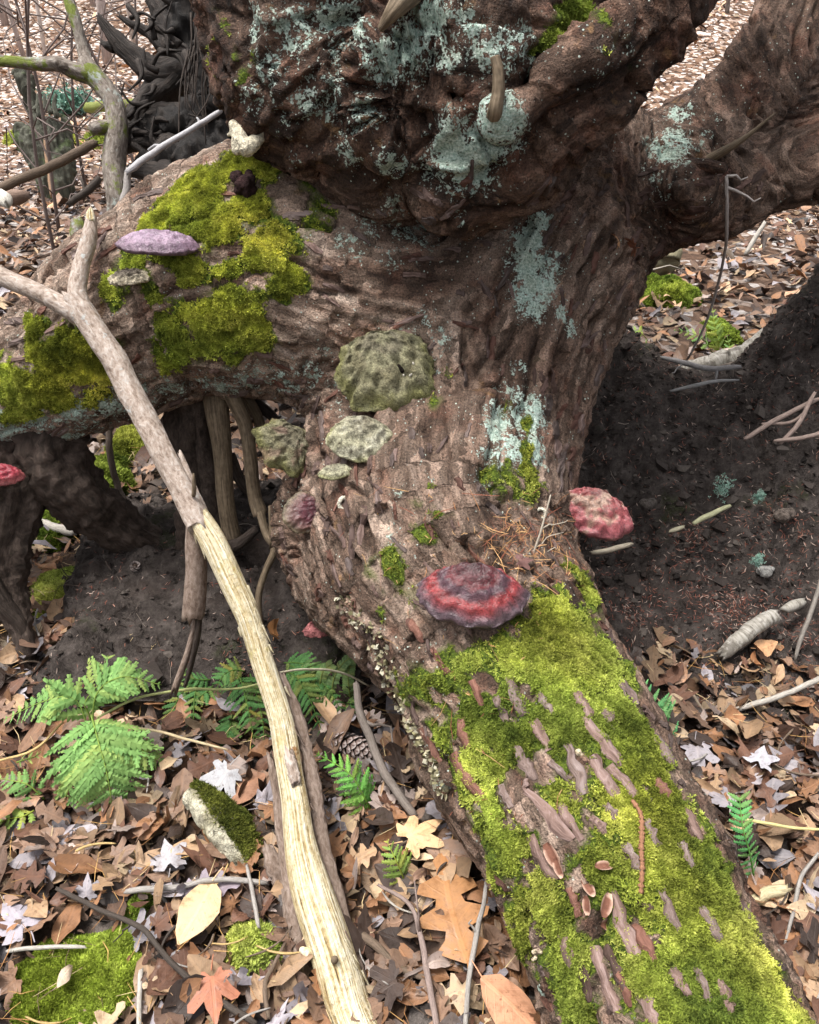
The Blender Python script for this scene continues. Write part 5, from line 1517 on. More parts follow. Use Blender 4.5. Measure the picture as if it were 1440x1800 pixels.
# leaves caught on the tree and bank
for (x, y, size, az, tx, ty, colr, label) in [(1085,422,0.055,1.2,1.0,0.2,(0.45,0.24,0.12),'tan leaf caught in the crotch above the trunk'),(1110,432,0.075,1.7,1.1,0.1,(0.36,0.16,0.10),'pinkish-brown leaf hanging in the crotch above the trunk'),
    (920,985,0.05,.3,.5,.3,(0.19,0.10,0.09),'dark curled leaf behind the large red bracket'),(915,1000,0.03,2,.6,.3,(0.55,0.33,0.16),'tiny yellow-tan leaf scrap on the trunk by bare twigs')]:
    h = hitt(x, y)
    if h is not None: put_leaf(h[0] - (h[0] - CAM) * 0.012, 'maple', size, az, tx, ty, colr, label, None, 0.5, 3)
for (x, y, d, size, az, tx, colr, label) in [(482,1105,2.02,0.085,1.5,1.1,(0.42,0.20,0.08),'orange leaf stuck upright on the black soil mound'),(1345,1135,2.02,0.085,.4,.5,(0.52,0.30,0.16),'curled tan leaf under the short birch piece'),(1330,1160,2.0,0.07,1.4,.6,(0.36,0.17,0.08),'brown leaf below the curled one on the soil bank'),
    (1315,1175,1.98,0.06,2.4,.6,(0.45,0.30,0.18),'torn tan leaf on the soil bank'),(1210,1235,1.93,0.07,2.0,.9,(0.45,0.27,0.19),'pinkish leaf behind the fern at the bank')]:
    put_leaf(P(x, y, d - .02), 'beech', size, az, tx, 0.2, colr, label, None, 0.8, 5)

# ================================================================== ferns
def pinna_mesh(nl, wl, droop, seed, bead=False):
    """one leaflet: midrib with toothed lobes on both sides; unit length along x"""
    r_ = np.random.default_rng(seed)
    V = []; T = []; luv = []
    def zz(x): return -droop * x * x
    k = 0
    for i in range(nl):
        t0 = 0.02 + 0.96 * i / nl; t1 = 0.02 + 0.96 * (i + 1.12) / nl
        w = wl * (1 - (i / nl) ** 1.6 * 0.9) * (0.75 + 0.25 * min(1, i / 1.5)) * r_.uniform(0.92, 1.08)
        if bead: w = wl * r_.uniform(0.85, 1.1)
        for s in (-1, 1):
            tm = (t0 + t1) / 2; sl = (t1 - t0) * 0.55
            pts = [(t0, 0), (t0 + sl * .35, w * .62), (tm + sl * .75, w), (t1 + sl * .12, w * .68), (t1, 0)]
            for x, y in pts:
                V.append((x, s * y, zz(x) - 0.22 * y + 0.02 * r_.normal())); luv.append((x, y * .6 + (0 if y else 0), 0))
            f = [(0, 1, 2), (0, 2, 3), (0, 3, 4)]
            T += [(k + a, k + b, k + c) if s > 0 else (k + a, k + c, k + b) for a, b, c in f]
            k += 5
    a = Acc(); a.add(np.array(V), np.array(T), None, luv=np.array(luv))
    me = a.mesh('pinna'); me.materials.append(M['fern'])
    return me
PIN = [pinna_mesh(9, 0.20, 0.10, k) for k in range(3)] + [pinna_mesh(12, 0.15, 0.14, 5), pinna_mesh(12, 0.15, 0.2, 6)]
PSM = [pinna_mesh(5, 0.24, 0.05, 11), pinna_mesh(5, 0.26, 0.1, 12)]
BEAD = [pinna_mesh(2, 0.42, 0.1, 21, True)]

def frond(plant, ctrl, width, npair, col, pins, ang=62, base_share=0.12, lift=0.0, prof=None, roll=0.0):
    """ctrl: (x, y, d) along the midrib, base first; width: length of the longest leaflet in px"""
    c = catmull([(x, y, d) for x, y, d in ctrl], 8)
    path = np.array([P(*k) for k in c])
    if lift: path[:, 2] += lift * np.sin(np.linspace(0, math.pi, len(path)))
    dpt = c[:, 2].mean()
    o0 = np.array(plant.location)
    v, t, q, g = tube(path, np.linspace(0.0022, 0.0008, len(path)), 5, 0, 10)
    a = Acc(); a.add(v - o0, t, q, luv=np.array([0.5, 0.3, 0]))
    fo = link('frond', a.mesh('frond'), plant, M['fern']); fo.color = (col[0] * 1.3, col[1] * 1.0, col[2] * 0.7, 1)
    s = np.linspace(0, 1, len(path))
    pp = lambda u: np.array([np.interp(u, s, path[:, k]) for k in range(3)])
    for i in range(npair):
        u = base_share + (0.97 - base_share) * (i / max(1, npair - 1)) ** 0.9
        tip = (u - base_share) / (1 - base_share)
        L = width * dpt / FOC * ((0.72 + 0.28 * min(1, tip * 4)) * (1 - tip) ** 0.75 + 0.07 if prof is None else prof)
        p0 = pp(u); tg = pp(min(1, u + .03)) - pp(max(0, u - .03)); tg /= np.linalg.norm(tg)
        view = CAM - p0; view /= np.linalg.norm(view)
        nrm = np.array([0, 0, 0.75]) + 0.55 * view
        nrm -= tg * (nrm @ tg); nrm /= np.linalg.norm(nrm)
        side = np.cross(nrm, tg)
        for sg in (-1, 1):
            an = math.radians(ang + random.uniform(-5, 5)) * (1 - 0.25 * tip)
            dx = tg * math.cos(an) + sg * side * math.sin(an) + nrm * random.uniform(-0.22, 0.08)
            dx /= np.linalg.norm(dx)
            nz = nrm + 0.15 * rng.normal(size=3); nz -= dx * (nz @ dx); nz /= np.linalg.norm(nz)
            dy = np.cross(nz, dx)
            o = link('pinna', random.choice(pins), fo)
            l = L * random.uniform(0.92, 1.06)
            m = Matrix(((dx[0]*l, dy[0]*l, nz[0]*l, p0[0]), (dx[1]*l, dy[1]*l, nz[1]*l, p0[1]), (dx[2]*l, dy[2]*l, nz[2]*l, p0[2]), (0, 0, 0, 1)))
            o.matrix_parent_inverse = Matrix.Identity(4)
            o.matrix_basis = Matrix.Translation(-Vector(o0)) @ m
            j = random.uniform(0.78, 1.15); yl = max(0, random.gauss(0.0, 0.12))
            o.color = (col[0] * j + yl * .5, col[1] * j + yl * .15, col[2] * j, 1)
    return fo

def fern(label, base, fronds, group='ferns around the fallen tree'):
    f = empty('fern', tuple(base)); setp(f, label, 'fern', group)
    for fr in fronds: frond(f, *fr)
    return f
FG, F_SHADE, FY = (0.19, 0.36, 0.115), (0.07, 0.175, 0.055), (0.26, 0.40, 0.10)  # second green is darkened: shade painted into ferns standing in shadow
def gb(x, y): return G(x, y)
fern('large bright green fern clump with broad lacy fronds by the leaf litter', gb(165, 1330), [
    ([(168,1330,1.74),(158,1262,1.72),(150,1235,1.70),(178,1195,1.70),(190,1152,1.74)], 92, 6, FG, PIN[:3], 66, 0.3),
    ([(165,1320,1.74),(135,1232,1.70),(80,1232,1.70),(5,1266,1.74)], 56, 12, FG, PSM, 66, 0.35),
    ([(165,1320,1.74),(168,1225,1.69),(215,1190,1.69),(284,1204,1.74)], 60, 12, FG, PSM, 62, 0.32),
    ([(160,1255,1.72),(172,1300,1.67),(190,1370,1.64),(206,1472,1.68)], 124, 15, FG, PIN[3:], 64, 0.1),
    ([(160,1290,1.74),(140,1330,1.69),(120,1390,1.68),(100,1420,1.70)], 62, 10, FG, PIN[:3], 60, 0.15),
    ([(165,1290,1.74),(210,1300,1.69),(260,1325,1.69),(290,1345,1.72)], 46, 9, FG, PSM, 60, 0.2)])
fern('small pale fern at the litter beside the large bright clump', gb(60, 1425), [
    ([(78,1405,1.70),(50,1380,1.68),(20,1372,1.68),(-15,1366,1.69)], 36, 8, FG, PSM, 62, 0.1),
    ([(60,1425,1.66),(40,1435,1.64),(15,1440,1.64),(-10,1450,1.64)], 34, 6, FY, PSM, 62, 0.1),
    ([(30,1340,1.74),(45,1335,1.73),(62,1330,1.73),(72,1322,1.73)], 16, 4, FG, PSM, 62, 0.1)])
fern('green fern painted shade-dark with hanging fronds in front of the soil mound', gb(370, 1215), [
    ([(360,1195,1.93),(345,1210,1.90),(340,1270,1.86),(346,1342,1.86)], 26, 13, F_SHADE, PSM, 64, 0.15),
    ([(350,1195,1.93),(318,1220,1.90),(300,1262,1.87),(285,1312,1.86)], 30, 12, F_SHADE, PSM, 64, 0.15),
    ([(370,1195,1.93),(352,1195,1.91),(330,1190,1.9),(322,1170,1.92)], 22, 8, F_SHADE, PSM, 64, 0.1),
    ([(375,1205,1.93),(365,1215,1.9),(345,1228,1.89),(320,1240,1.89)], 28, 8, F_SHADE, PSM, 64, 0.1)])
fern('dense fern fronds painted shade-dark drooping just beside the bare pole', gb(440, 1190), [
    ([(420,1190,1.92),(425,1200,1.86),(438,1255,1.80),(452,1330,1.80)], 52, 13, F_SHADE, PIN[3:], 66, 0.1),
    ([(440,1185,1.92),(448,1210,1.86),(462,1270,1.81),(465,1335,1.81)], 46, 13, F_SHADE, PIN[3:], 66, 0.1),
    ([(410,1250,1.86),(405,1275,1.83),(400,1300,1.82),(412,1325,1.82)], 34, 9, F_SHADE, PSM, 64, 0.1),
    ([(430,1180,1.92),(410,1178,1.9),(390,1190,1.88),(378,1222,1.87)], 34, 9, F_SHADE, PSM, 64, 0.1)])
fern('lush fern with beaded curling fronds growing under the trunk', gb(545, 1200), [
    ([(500,1180,1.90),(520,1190,1.87),(545,1230,1.84),(572,1302,1.83)], 54, 14, F_SHADE, PIN[3:], 64, 0.1),
    ([(510,1170,1.92),(545,1185,1.89),(580,1215,1.86),(608,1268,1.85)], 50, 14, F_SHADE, PIN[3:], 64, 0.1),
    ([(500,1165,1.94),(520,1165,1.92),(545,1172,1.9),(562,1200,1.89)], 34, 10, F_SHADE, PSM, 64, 0.1),
    ([(590,1240,1.9),(612,1235,1.87),(620,1245,1.86),(626,1275,1.86)], 28, 8, F_SHADE, PSM, 64, 0.1),
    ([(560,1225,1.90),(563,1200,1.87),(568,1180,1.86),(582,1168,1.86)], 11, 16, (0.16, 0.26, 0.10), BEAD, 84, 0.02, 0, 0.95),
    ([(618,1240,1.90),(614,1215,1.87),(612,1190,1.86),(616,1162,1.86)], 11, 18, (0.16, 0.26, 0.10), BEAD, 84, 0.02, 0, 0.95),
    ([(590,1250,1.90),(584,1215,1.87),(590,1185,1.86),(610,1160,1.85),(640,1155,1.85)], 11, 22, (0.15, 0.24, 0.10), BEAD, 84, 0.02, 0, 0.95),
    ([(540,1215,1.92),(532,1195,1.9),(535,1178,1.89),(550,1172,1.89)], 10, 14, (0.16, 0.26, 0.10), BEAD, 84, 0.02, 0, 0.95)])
fern('single bright fern frond beside the pine cone', gb(655, 1420), [
    ([(652,1425,1.66),(640,1400,1.63),(612,1358,1.61),(556,1324,1.62)], 56, 11, (0.17, 0.44, 0.10), PIN[:3], 60, 0.12)])
fern('tiny light green fern above the big oak leaf', gb(712, 1548), [
    ([(715,1555,1.52),(706,1535,1.50),(695,1510,1.49),(680,1478,1.50)], 44, 7, FY, PSM, 60, 0.15)])
fern('green fern spreading from behind the trunk against the soil bank', gb(1178, 1335), [
    ([(1178,1335,1.78),(1160,1290,1.74),(1140,1240,1.74),(1110,1188,1.76)], 78, 11, (0.11, 0.35, 0.14), PIN[3:], 70, 0.1),
    ([(1185,1320,1.78),(1195,1332,1.76),(1215,1338,1.75),(1235,1335,1.75)], 30, 7, F_SHADE, PSM, 60, 0.1)])
fern('narrow upright fern frond on the litter beyond the trunk', gb(1322, 1535), [
    ([(1325,1538,1.50),(1318,1500,1.47),(1306,1455,1.46),(1300,1402,1.48)], 25, 13, (0.12, 0.38, 0.13), PSM, 70, 0.03, 0, 0.9)])
fern('distant small fern behind the soil bank by the birch log', gb(1268, 640), [
    ([(1268,640,3.7),(1262,600,3.62),(1256,570,3.6),(1252,535,3.62)], 24, 9, FY, PSM, 62, 0.1),
    ([(1262,640,3.7),(1240,600,3.6),(1215,585,3.6),(1185,580,3.6)], 26, 7, FG, PSM, 62, 0.1),
    ([(1270,645,3.6),(1276,630,3.5),(1282,610,3.5),(1278,590,3.5)], 18, 6, FG, PSM, 62, 0.1)])
fern('tiny fern peeking over the crest of the soil bank', gb(1128, 600), [([(1140,600,3.9),(1130,588,3.85),(1122,580,3.85),(1108,575,3.85)], 20, 5, FY, PSM, 62, 0.1)])

# ================================================================== twigs and sticks
def stick(name, label, ctrl, col, seg=7, n=5, ground_=False, group=None, cat='twig', mat='twig', rough=0.15, branches=()):
    """ctrl (x, y, d or height above floor, rpx)"""
    if ground_:
        cc = catmull(ctrl, n); path = []; rad = []
        for x, y, up, r in cc:
            g_ = G(x, y, up); path.append(g_); rad.append(max(r, .5) * ((g_ - CAM) @ FWD) / FOC)
        path = np.array(path); rad = np.array(rad)
    else:
        path, rad = pxpath(ctrl, n)
    jit = 0.35 * rad[:, None] * np.stack([pn(path * 25, 91), pn(path * 25, 92), pn(path * 25, 93)], -1)
    path = path + jit
    rad[0] *= 0.8; rad[-1] *= 0.7
    v, t, q, g = tube(path, rad, seg, rough, 40, 1, True, rng.integers(40), min(0.5 * rad.max(), 0.01))
    o0 = path[0].copy()
    a = Acc(); a.add(v - o0, t, q, gc=g, col=np.array(col))
    o = link(name, a.mesh(name), None, M[mat]); o.location = o0
    setp(o, label, cat, group)
    for b in branches:
        u, dx, dy, L, r = b
        i = int(u * (len(path) - 1)); p0 = path[i]; dp = (p0 - CAM) @ FWD
        dr = (RGT * dx - UPV * dy); dr /= np.linalg.norm(dr)
        Lm = L * dp / FOC; rm_ = r * dp / FOC
        bp = np.array([p0 + dr * Lm * k / 4 + rng.normal(0, Lm * .03, 3) * k for k in range(5)])
        v, t, q, g = tube(bp, np.linspace(rm_, rm_ * .4, 5), 5, 0.1, 40)
        a = Acc(); a.add(v - o0, t, q, gc=g, col=np.array(col))
        link('side_shoot', a.mesh('side_shoot'), o, M[mat])
    return o
GRY, BRN, DRK, PAL = (0.32, 0.30, 0.28), (0.15, 0.11, 0.08), (0.06, 0.048, 0.04), (0.42, 0.395, 0.355)
# dark twig crossing the litter, pale twigs, and others on the floor
stick('twig', 'long dark twig slanting down through the litter past the moss mat', [(100,1562,.06,4),(190,1605,.06,4.5),(250,1632,.07,5),(300,1690,.06,5),(360,1742,.05,6),(450,1800,.05,6)], DRK, 8, 6, True, None, branches=[(.35, -.6, .6, 40, 2.5)])
stick('twig', 'whitish twig lying across the litter beside the cream leaf', [(220,1567,.05,5),(270,1562,.06,5.5),(320,1558,.06,5),(380,1546,.06,5),(470,1552,.05,4.5)], GRY, 8, 6, True, None, branches=[(.3, .5, .8, 60, 4)])
stick('twig', 'short whitish twig between the moss mat and the curled brown leaf', [(248,1705,.05,4.5),(246,1750,.05,4.5),(244,1800,.05,5),(244,1850,.05,5)], PAL, 8, 5, True)
stick('twig', 'speckled grey twig touching the bark of the bare pole', [(434,1520,.06,3),(446,1580,.06,4),(456,1630,.06,4)], GRY, 7, 5, True)
stick('twig', 'forked dark twig below the bright round moss clump', [(500,1660,.05,3.5),(480,1700,.05,4),(466,1730,.05,4.5),(472,1790,.05,5)], BRN, 7, 5, True)
stick('twig', 'pale straight twig edging the flat moss mat', [(10,1672,.05,4),(70,1665,.05,4),(150,1664,.05,3)], PAL, 7, 5, True)
stick('twig', 'grey upright-looking twig by the big oak leaf, beside the trunk', [(816,1830,.06,5),(825,1720,.07,5),(838,1640,.09,5),(852,1580,.13,4),(860,1510,.16,3)], GRY, 7, 6, True, branches=[(.5, -.5, -.8, 30, 3)])
stick('twig', 'thin brown twig forking beside the big oak leaf', [(770,1820,.05,6),(750,1700,.06,6),(738,1640,.07,5),(720,1590,.08,4),(665,1555,.08,3)], (0.26, 0.2, 0.18), 7, 6, True, branches=[(.5, -.1, -1, 80, 3.5)])
stick('twig', 'dark bent twig along the bare pole', [(612,1630,.05,9),(660,1660,.05,8),(700,1700,.04,7),(755,1722,.04,6)], BRN, 8, 6, True)
stick('twig', 'smooth grey-brown twig curving under the trunk past the pine cone', [(626,1200,.20,6),(632,1245,.16,7),(648,1290,.12,8),(672,1350,.08,8),(700,1395,.06,8),(730,1435,.04,8)], (0.20, 0.17, 0.15), 8, 6, True, branches=[(.3, 1, .4, 70, 4)])
stick('twig', 'thin grey twig beyond the trunk in the litter', [(1440,1500,.08,3),(1410,1540,.06,3.5),(1395,1600,.05,3.5),(1380,1660,.05,3)], GRY, 6, 5, True)
stick('grass_stem', 'pale green-yellow grass stem lying over the litter beyond the trunk', [(1290,1438,.10,3),(1340,1446,.10,3),(1400,1456,.09,3),(1450,1458,.09,2.5)], (0.62, 0.55, 0.25), 6, 4, True, None, 'grass stem')
stick('stick', 'short cut pale stick lying against the trunk beyond its flank', [(1320,1588,.04,10),(1350,1572,.05,10),(1385,1560,.05,9)], (0.55, 0.48, 0.3), 9, 4, True, None, 'stick')
stick('twig', 'whitish root-like twig over the foot of the soil bank', [(1245,1262,1.90,3),(1320,1240,1.88,5),(1380,1220,1.88,5),(1460,1185,1.9,5)], PAL, 7, 6)
stick('twig', 'thin forked dry twig at the foot of the soil bank', [(1215,1215,1.92,2.5),(1250,1265,1.88,2.5),(1300,1280,1.86,2)], (0.25, 0.2, 0.15), 5, 5, branches=[(.5, .9, -.5, 60, 1.8), (.6, .7, -1, 45, 1.6), (.8, .6, -.9, 60, 1.5)])
stick('twig', 'wiry dark twig hanging over the soil bank beside moss', [(1445,1010,2.05,3),(1432,1060,2.0,4),(1412,1110,1.98,4),(1398,1160,1.97,3)], (0.22, 0.2, 0.18), 6, 5)
stick('birch_stick', 'short broken birch stick with ringed silver bark on the soil bank', [(1270,1152,1.98,11),(1300,1122,1.99,14),(1335,1098,2.0,14),(1360,1082,2.02,13)], (1,1,1), 16, 8, False, None, 'stick', 'birch', 0.08)
stick('birch_stick', 'stub end of silver bark beyond the short birch stick', [(1380,1072,2.05,8),(1396,1064,2.06,9),(1412,1056,2.08,7)], (1,1,1), 10, 4, False, None, 'stick', 'birch', 0.2)
stick('wood_chip', 'pale green-grey wood sliver lying on the soil bank', [(1218,920,2.10,4),(1245,906,2.11,5),(1284,888,2.13,4)], (0.42, 0.42, 0.26), 6, 4, False, None, 'wood')
stick('wood_chip', 'short tan wood sliver below the dusty pink-red bracket', [(1040,972,1.85,4),(1075,966,1.87,5),(1112,956,1.9,4)], (0.36, 0.32, 0.25), 6, 4, False, None, 'wood')
stick('wood_chip', 'tiny tan wood chip beside the green-grey sliver', [(1176,934,2.10,3),(1190,930,2.10,4),(1202,926,2.11,3)], (0.45, 0.42, 0.3), 6, 4, False, None, 'wood')
stick('birch_log', 'curved birch log lying behind the crest of the soil bank', [(1470,520,2.75,26),(1410,560,2.75,22),(1350,600,2.78,21),(1290,630,2.8,20),(1235,644,2.82,18),(1200,650,2.9,14)], (1,1,1), 18, 8, False, None, 'log', 'birchlog', 0.12)
stick('twig', 'thin grey branch lying along the crest of the soil bank', [(1165,628,2.5,4),(1210,640,2.46,5),(1250,648,2.44,5),(1302,645,2.44,4)], (0.24, 0.23, 0.23), 7, 5, branches=[(.75, .02, 1, 30, 3.5), (.3, -.6, .6, 30, 2)])
stick('twig', 'grey twig lying lower on the crest of the soil bank', [(1178,688,2.42,2.5),(1220,678,2.4,3.5),(1260,670,2.4,3),(1300,668,2.42,2)], (0.26, 0.26, 0.26), 6, 5)
for k, (c_, lab) in enumerate([([(1308,772,2.2,4),(1370,735,2.2,4.5),(1440,700,2.22,4)], 'thicker of the crossed tan twigs on the mossy side of the bank'), ([(1370,780,2.18,4),(1400,750,2.18,4.5),(1432,690,2.2,4)], 'steep one of the crossed tan twigs on the bank'),
        ([(1360,775,2.17,3),(1410,770,2.17,4),(1450,758,2.18,4)], 'flat lying one of the crossed tan twigs on the bank'), ([(1340,745,2.2,2.5),(1390,742,2.2,3),(1420,720,2.2,2.5)], 'thinnest of the crossed tan twigs on the bank')]):
    stick('twig', lab, c_, (0.30, 0.23, 0.20), 6, 5)
stick('twig', 'long bare twig hanging from the knotted root down to the bank', [(1277,310,1.75,3.4),(1278,370,1.8,3),(1276,430,1.9,2.6),(1262,500,2.1,2.5),(1240,570,2.25,2.2),(1210,630,2.4,2)], (0.42, 0.38, 0.36), 6, 6, branches=[(.02, .9, .05, 35, 3), (.08, .95, .4, 70, 3)])
stick('twig', 'pale slender twig leaning past the trunk towards distant moss', [(1080,560,2.6,3),(1110,520,2.7,3.5),(1130,490,2.8,3.5),(1142,465,2.9,3)], (0.5, 0.46, 0.4), 6, 5, branches=[(.8, .9, -.3, 60, 2)])
stick('twig', 'bleached stick sticking up from the far litter', [(1310,448,3.6,4),(1330,415,3.6,4.5),(1345,390,3.6,4)], PAL, 6, 4)
stick('stick', 'smooth silver stick propped against the black root mass', [(390,194,2.25,4.5),(340,225,2.22,5),(280,262,2.2,5.5),(224,302,2.18,6.5)], (0.46, 0.46, 0.48), 9, 5, False, None, 'stick', 'twig', 0.06, branches=[(.3, -.2, -1, 14, 3), (.6, -.9, .3, 40, 3)])
stick('stick', 'grey forked stub under the silver stick', [(226,296,2.2,6),(222,330,2.2,7),(214,365,2.2,7),(213,405,2.2,8)], (0.30, 0.28, 0.27), 8, 4, False, None, 'stick')
stick('stick', 'dark stick sloping in front of the grey snag', [(168,250,2.6,8),(110,282,2.6,8),(60,305,2.6,8),(-20,340,2.6,8)], BRN, 8, 5, False, None, 'stick')
stick('stick', 'dark crooked stick on the far litter by the sapling', [(175,315,3.4,7),(150,338,3.4,7),(120,360,3.4,6)], DRK, 7, 4, False, None, 'stick', branches=[(.5, -.3, -1, 30, 4)])
stick('stem', 'dark thin crooked stem rising from the litter under the limb', [(192,745,2.35,6),(194,800,2.36,6),(206,850,2.38,6.5),(222,890,2.38,7),(246,925,2.36,7)], (0.14, 0.11, 0.09), 8, 6, False, None, 'stem')
stick('stick', 'silver-white stick lying behind the dark arching root', [(36,908,2.6,7),(80,920,2.55,8),(128,938,2.5,8)], PAL, 8, 5, False, None, 'stick')
stick('stick', 'white-barked log lying far behind the hanging roots', [(285,765,3.1,13),(310,760,3.1,13),(345,755,3.1,13)], (0.55, 0.54, 0.5), 10, 4, False, None, 'stick')
stick('twig', 'thin grass-green stem trailing over the ferns to the bare pole', [(170,1262,1.72,2),(240,1228,1.74,2.5),(330,1212,1.78,2.5),(420,1210,1.82,2.2),(500,1188,1.86,2)], (0.35, 0.38, 0.16), 5, 6)
stick('twig', 'pale trailing stem arching from the bare pole under the trunk', [(492,1182,1.60,2),(540,1176,1.66,2.2),(600,1182,1.74,2),(650,1206,1.8,1.5)], (0.52, 0.48, 0.36), 5, 6)
stick('twig', 'pale dry stem running through the dark ferns', [(150,1272,1.72,2),(260,1282,1.74,2.5),(330,1300,1.74,2.5),(400,1318,1.74,2)], (0.55, 0.45, 0.28), 5, 6)
stick('twig', 'yellow dry stem crossing the litter at the fern clump', [(-10,1340,1.72,2),(60,1318,1.72,2.5),(110,1270,1.74,2)], (0.55, 0.40, 0.18), 5, 5)
for k in range(34):    # small twigs strewn over the near litter
    x, y = inzone(); a_ = random.uniform(0, 6.28); L = random.uniform(30, 110)
    pts = [(x + math.cos(a_ + .15 * j) * L * j / 3, y + math.sin(a_ + .15 * j) * L * j / 3 * .8, 0.055, random.uniform(1.2, 2.6)) for j in range(4)]
    wh = leaf_words('tan', 'beech', .1, .1, x, y)[0].split(' leaf ')[1]
    cl, cw = random.choice([(GRY, 'grey'), (BRN, 'brown'), (DRK, 'dark'), (PAL, 'bleached'), ((0.5, 0.36, 0.16), 'straw-yellow')])
    stick('twig', f'{"short" if L < 65 else "slender"} {cw} twiglet {wh}', pts, cl, 5, 4, True, f'{cw} twiglets {wh}')

# needles and straw on the floor (uncountable)
A = Acc()
n = 2600
x = rng.uniform(-1.3, 1.3, n); y = rng.uniform(0.5, 2.6, n)
p = np.stack([x, y, gz(x, y) + rng.uniform(0.02, 0.055, n)], -1)
v, q, c = needles(p, np.tile([0, 0, 1.0], (n, 1)) + rng.normal(0, .2, (n, 3)), 0.030, 0.0007, pal(n, [(0.45, 0.27, 0.10), (0.30, 0.15, 0.06), (0.52, 0.40, 0.22), (0.12, 0.08, 0.05)]))
A.add(v, None, q, col=c)
n = 5200
x = rng.uniform(-1.4, 1.4, n); y = rng.uniform(0.5, 3.0, n)
p = np.stack([x, y, gz(x, y) + rng.uniform(0.008, 0.03, n)], -1)
v, q, c = needles(p, np.tile([0, 0, 1.0], (n, 1)) + rng.normal(0, .4, (n, 3)), 0.012, 0.0030, pal(n, LCOL, .3) * .7)
A.add(v, None, q, col=c)
o = link('needle_straw', A.mesh('needle_straw', False), None, M['debris'])
setp(o, 'scattered brown pine needles and leaf crumbs over the leaf litter', 'needles', None, 'stuff')

# needles caught on the trunk behind the red bracket
A = Acc()
for k in range(420):
    x, y = random.gauss(930, 60), random.gauss(960, 38)
    if k > 300: x, y = random.uniform(600, 1000), random.uniform(850, 1500)
    h = hitt(x, y)
    if h is None: continue
    v, q, c = needles(h[0][None], h[1][None], 0.007 if k % 4 else 0.028, 0.0007, np.array([random.choice([(0.22, 0.08, 0.05), (0.35, 0.17, 0.08), (0.5, 0.3, 0.14)])]), 0.005)
    A.add(v - tloc, None, q, col=c)
o = link('caught_needles', A.mesh('caught_needles', False), tree, M['debris']); o['kind'] = 'stuff'
hh = hitt(965, 960); dd = (hh[0] - CAM) @ FWD
stick('twig', 'tangle of thin bare twigs on the trunk behind the red bracket', [(968,870,dd-.05,1.6),(952,930,dd-.04,2),(935,980,dd-.03,2.2),(930,1005,dd-.02,2)], (0.45, 0.4, 0.33), 5, 5, branches=[(.35, .9, -.4, 50, 1.5), (.55, .9, -.6, 55, 1.5), (.7, .9, -.2, 45, 1.5), (.6, -.8, -.6, 30, 1.2)])

for (x, y, d, r, lab) in ((1272, 856, 2.24, 15, 'teal lichen tuft on the soil bank'), (1336, 872, 2.24, 8, 'small teal lichen speck beside the larger tuft on the bank'), (1334, 985, 2.13, 9, 'upright green leaf-like lichen scrap in the bank hollow')):
    c0 = P(x, y, d - .03); nn_ = 90
    tp = c0 + rng.normal(0, 1, (nn_, 3)) * r * d / FOC * np.array([.55, .2, .7])
    v, q, c = tufts(tp, np.tile(-ray(x, y), (nn_, 1)) + rng.normal(0, .5, (nn_, 3)), pal(nn_, [(0.26, 0.42, 0.34), (0.36, 0.52, 0.44), (0.18, 0.32, 0.25)]), 0.006, 4, (0.5, 1.4))
    o = link('lichen_tuft', mesh('lichen_tuft', v - c0, q, {'col': c}, False), None, M['debris']); o.location = c0; setp(o, lab, 'lichen')
for k, (x, y, d, r, cl, lab) in enumerate(((1378, 905, 2.2, 16, (0.16, 0.13, 0.11), 'grey-brown wood lump set in the soil bank'), (1345, 1004, 2.14, 14, (0.34, 0.33, 0.31), 'pale grey stone showing through the needles on the bank'), (1300, 1130, 2.02, 16, (0.13, 0.12, 0.115), 'dark stone under the short birch stick'), (1140, 886, 2.2, 13, (0.10, 0.085, 0.075), 'dark wood lump beside the dusty pink-red bracket'))):
    lump('stone' if 'stone' in lab else 'wood_lump', lab, 'stone' if 'stone' in lab else 'wood', [[(x - r * .6, y, d, r * .6), (x + r * .6, y - r * .2, d + .01, r * .55)], [(x, y + r * .3, d - .01, r * .6)]], 0.009, M['greycap'], cl, 1, 0.012, (0.006, 35, 0.003, 90), k)

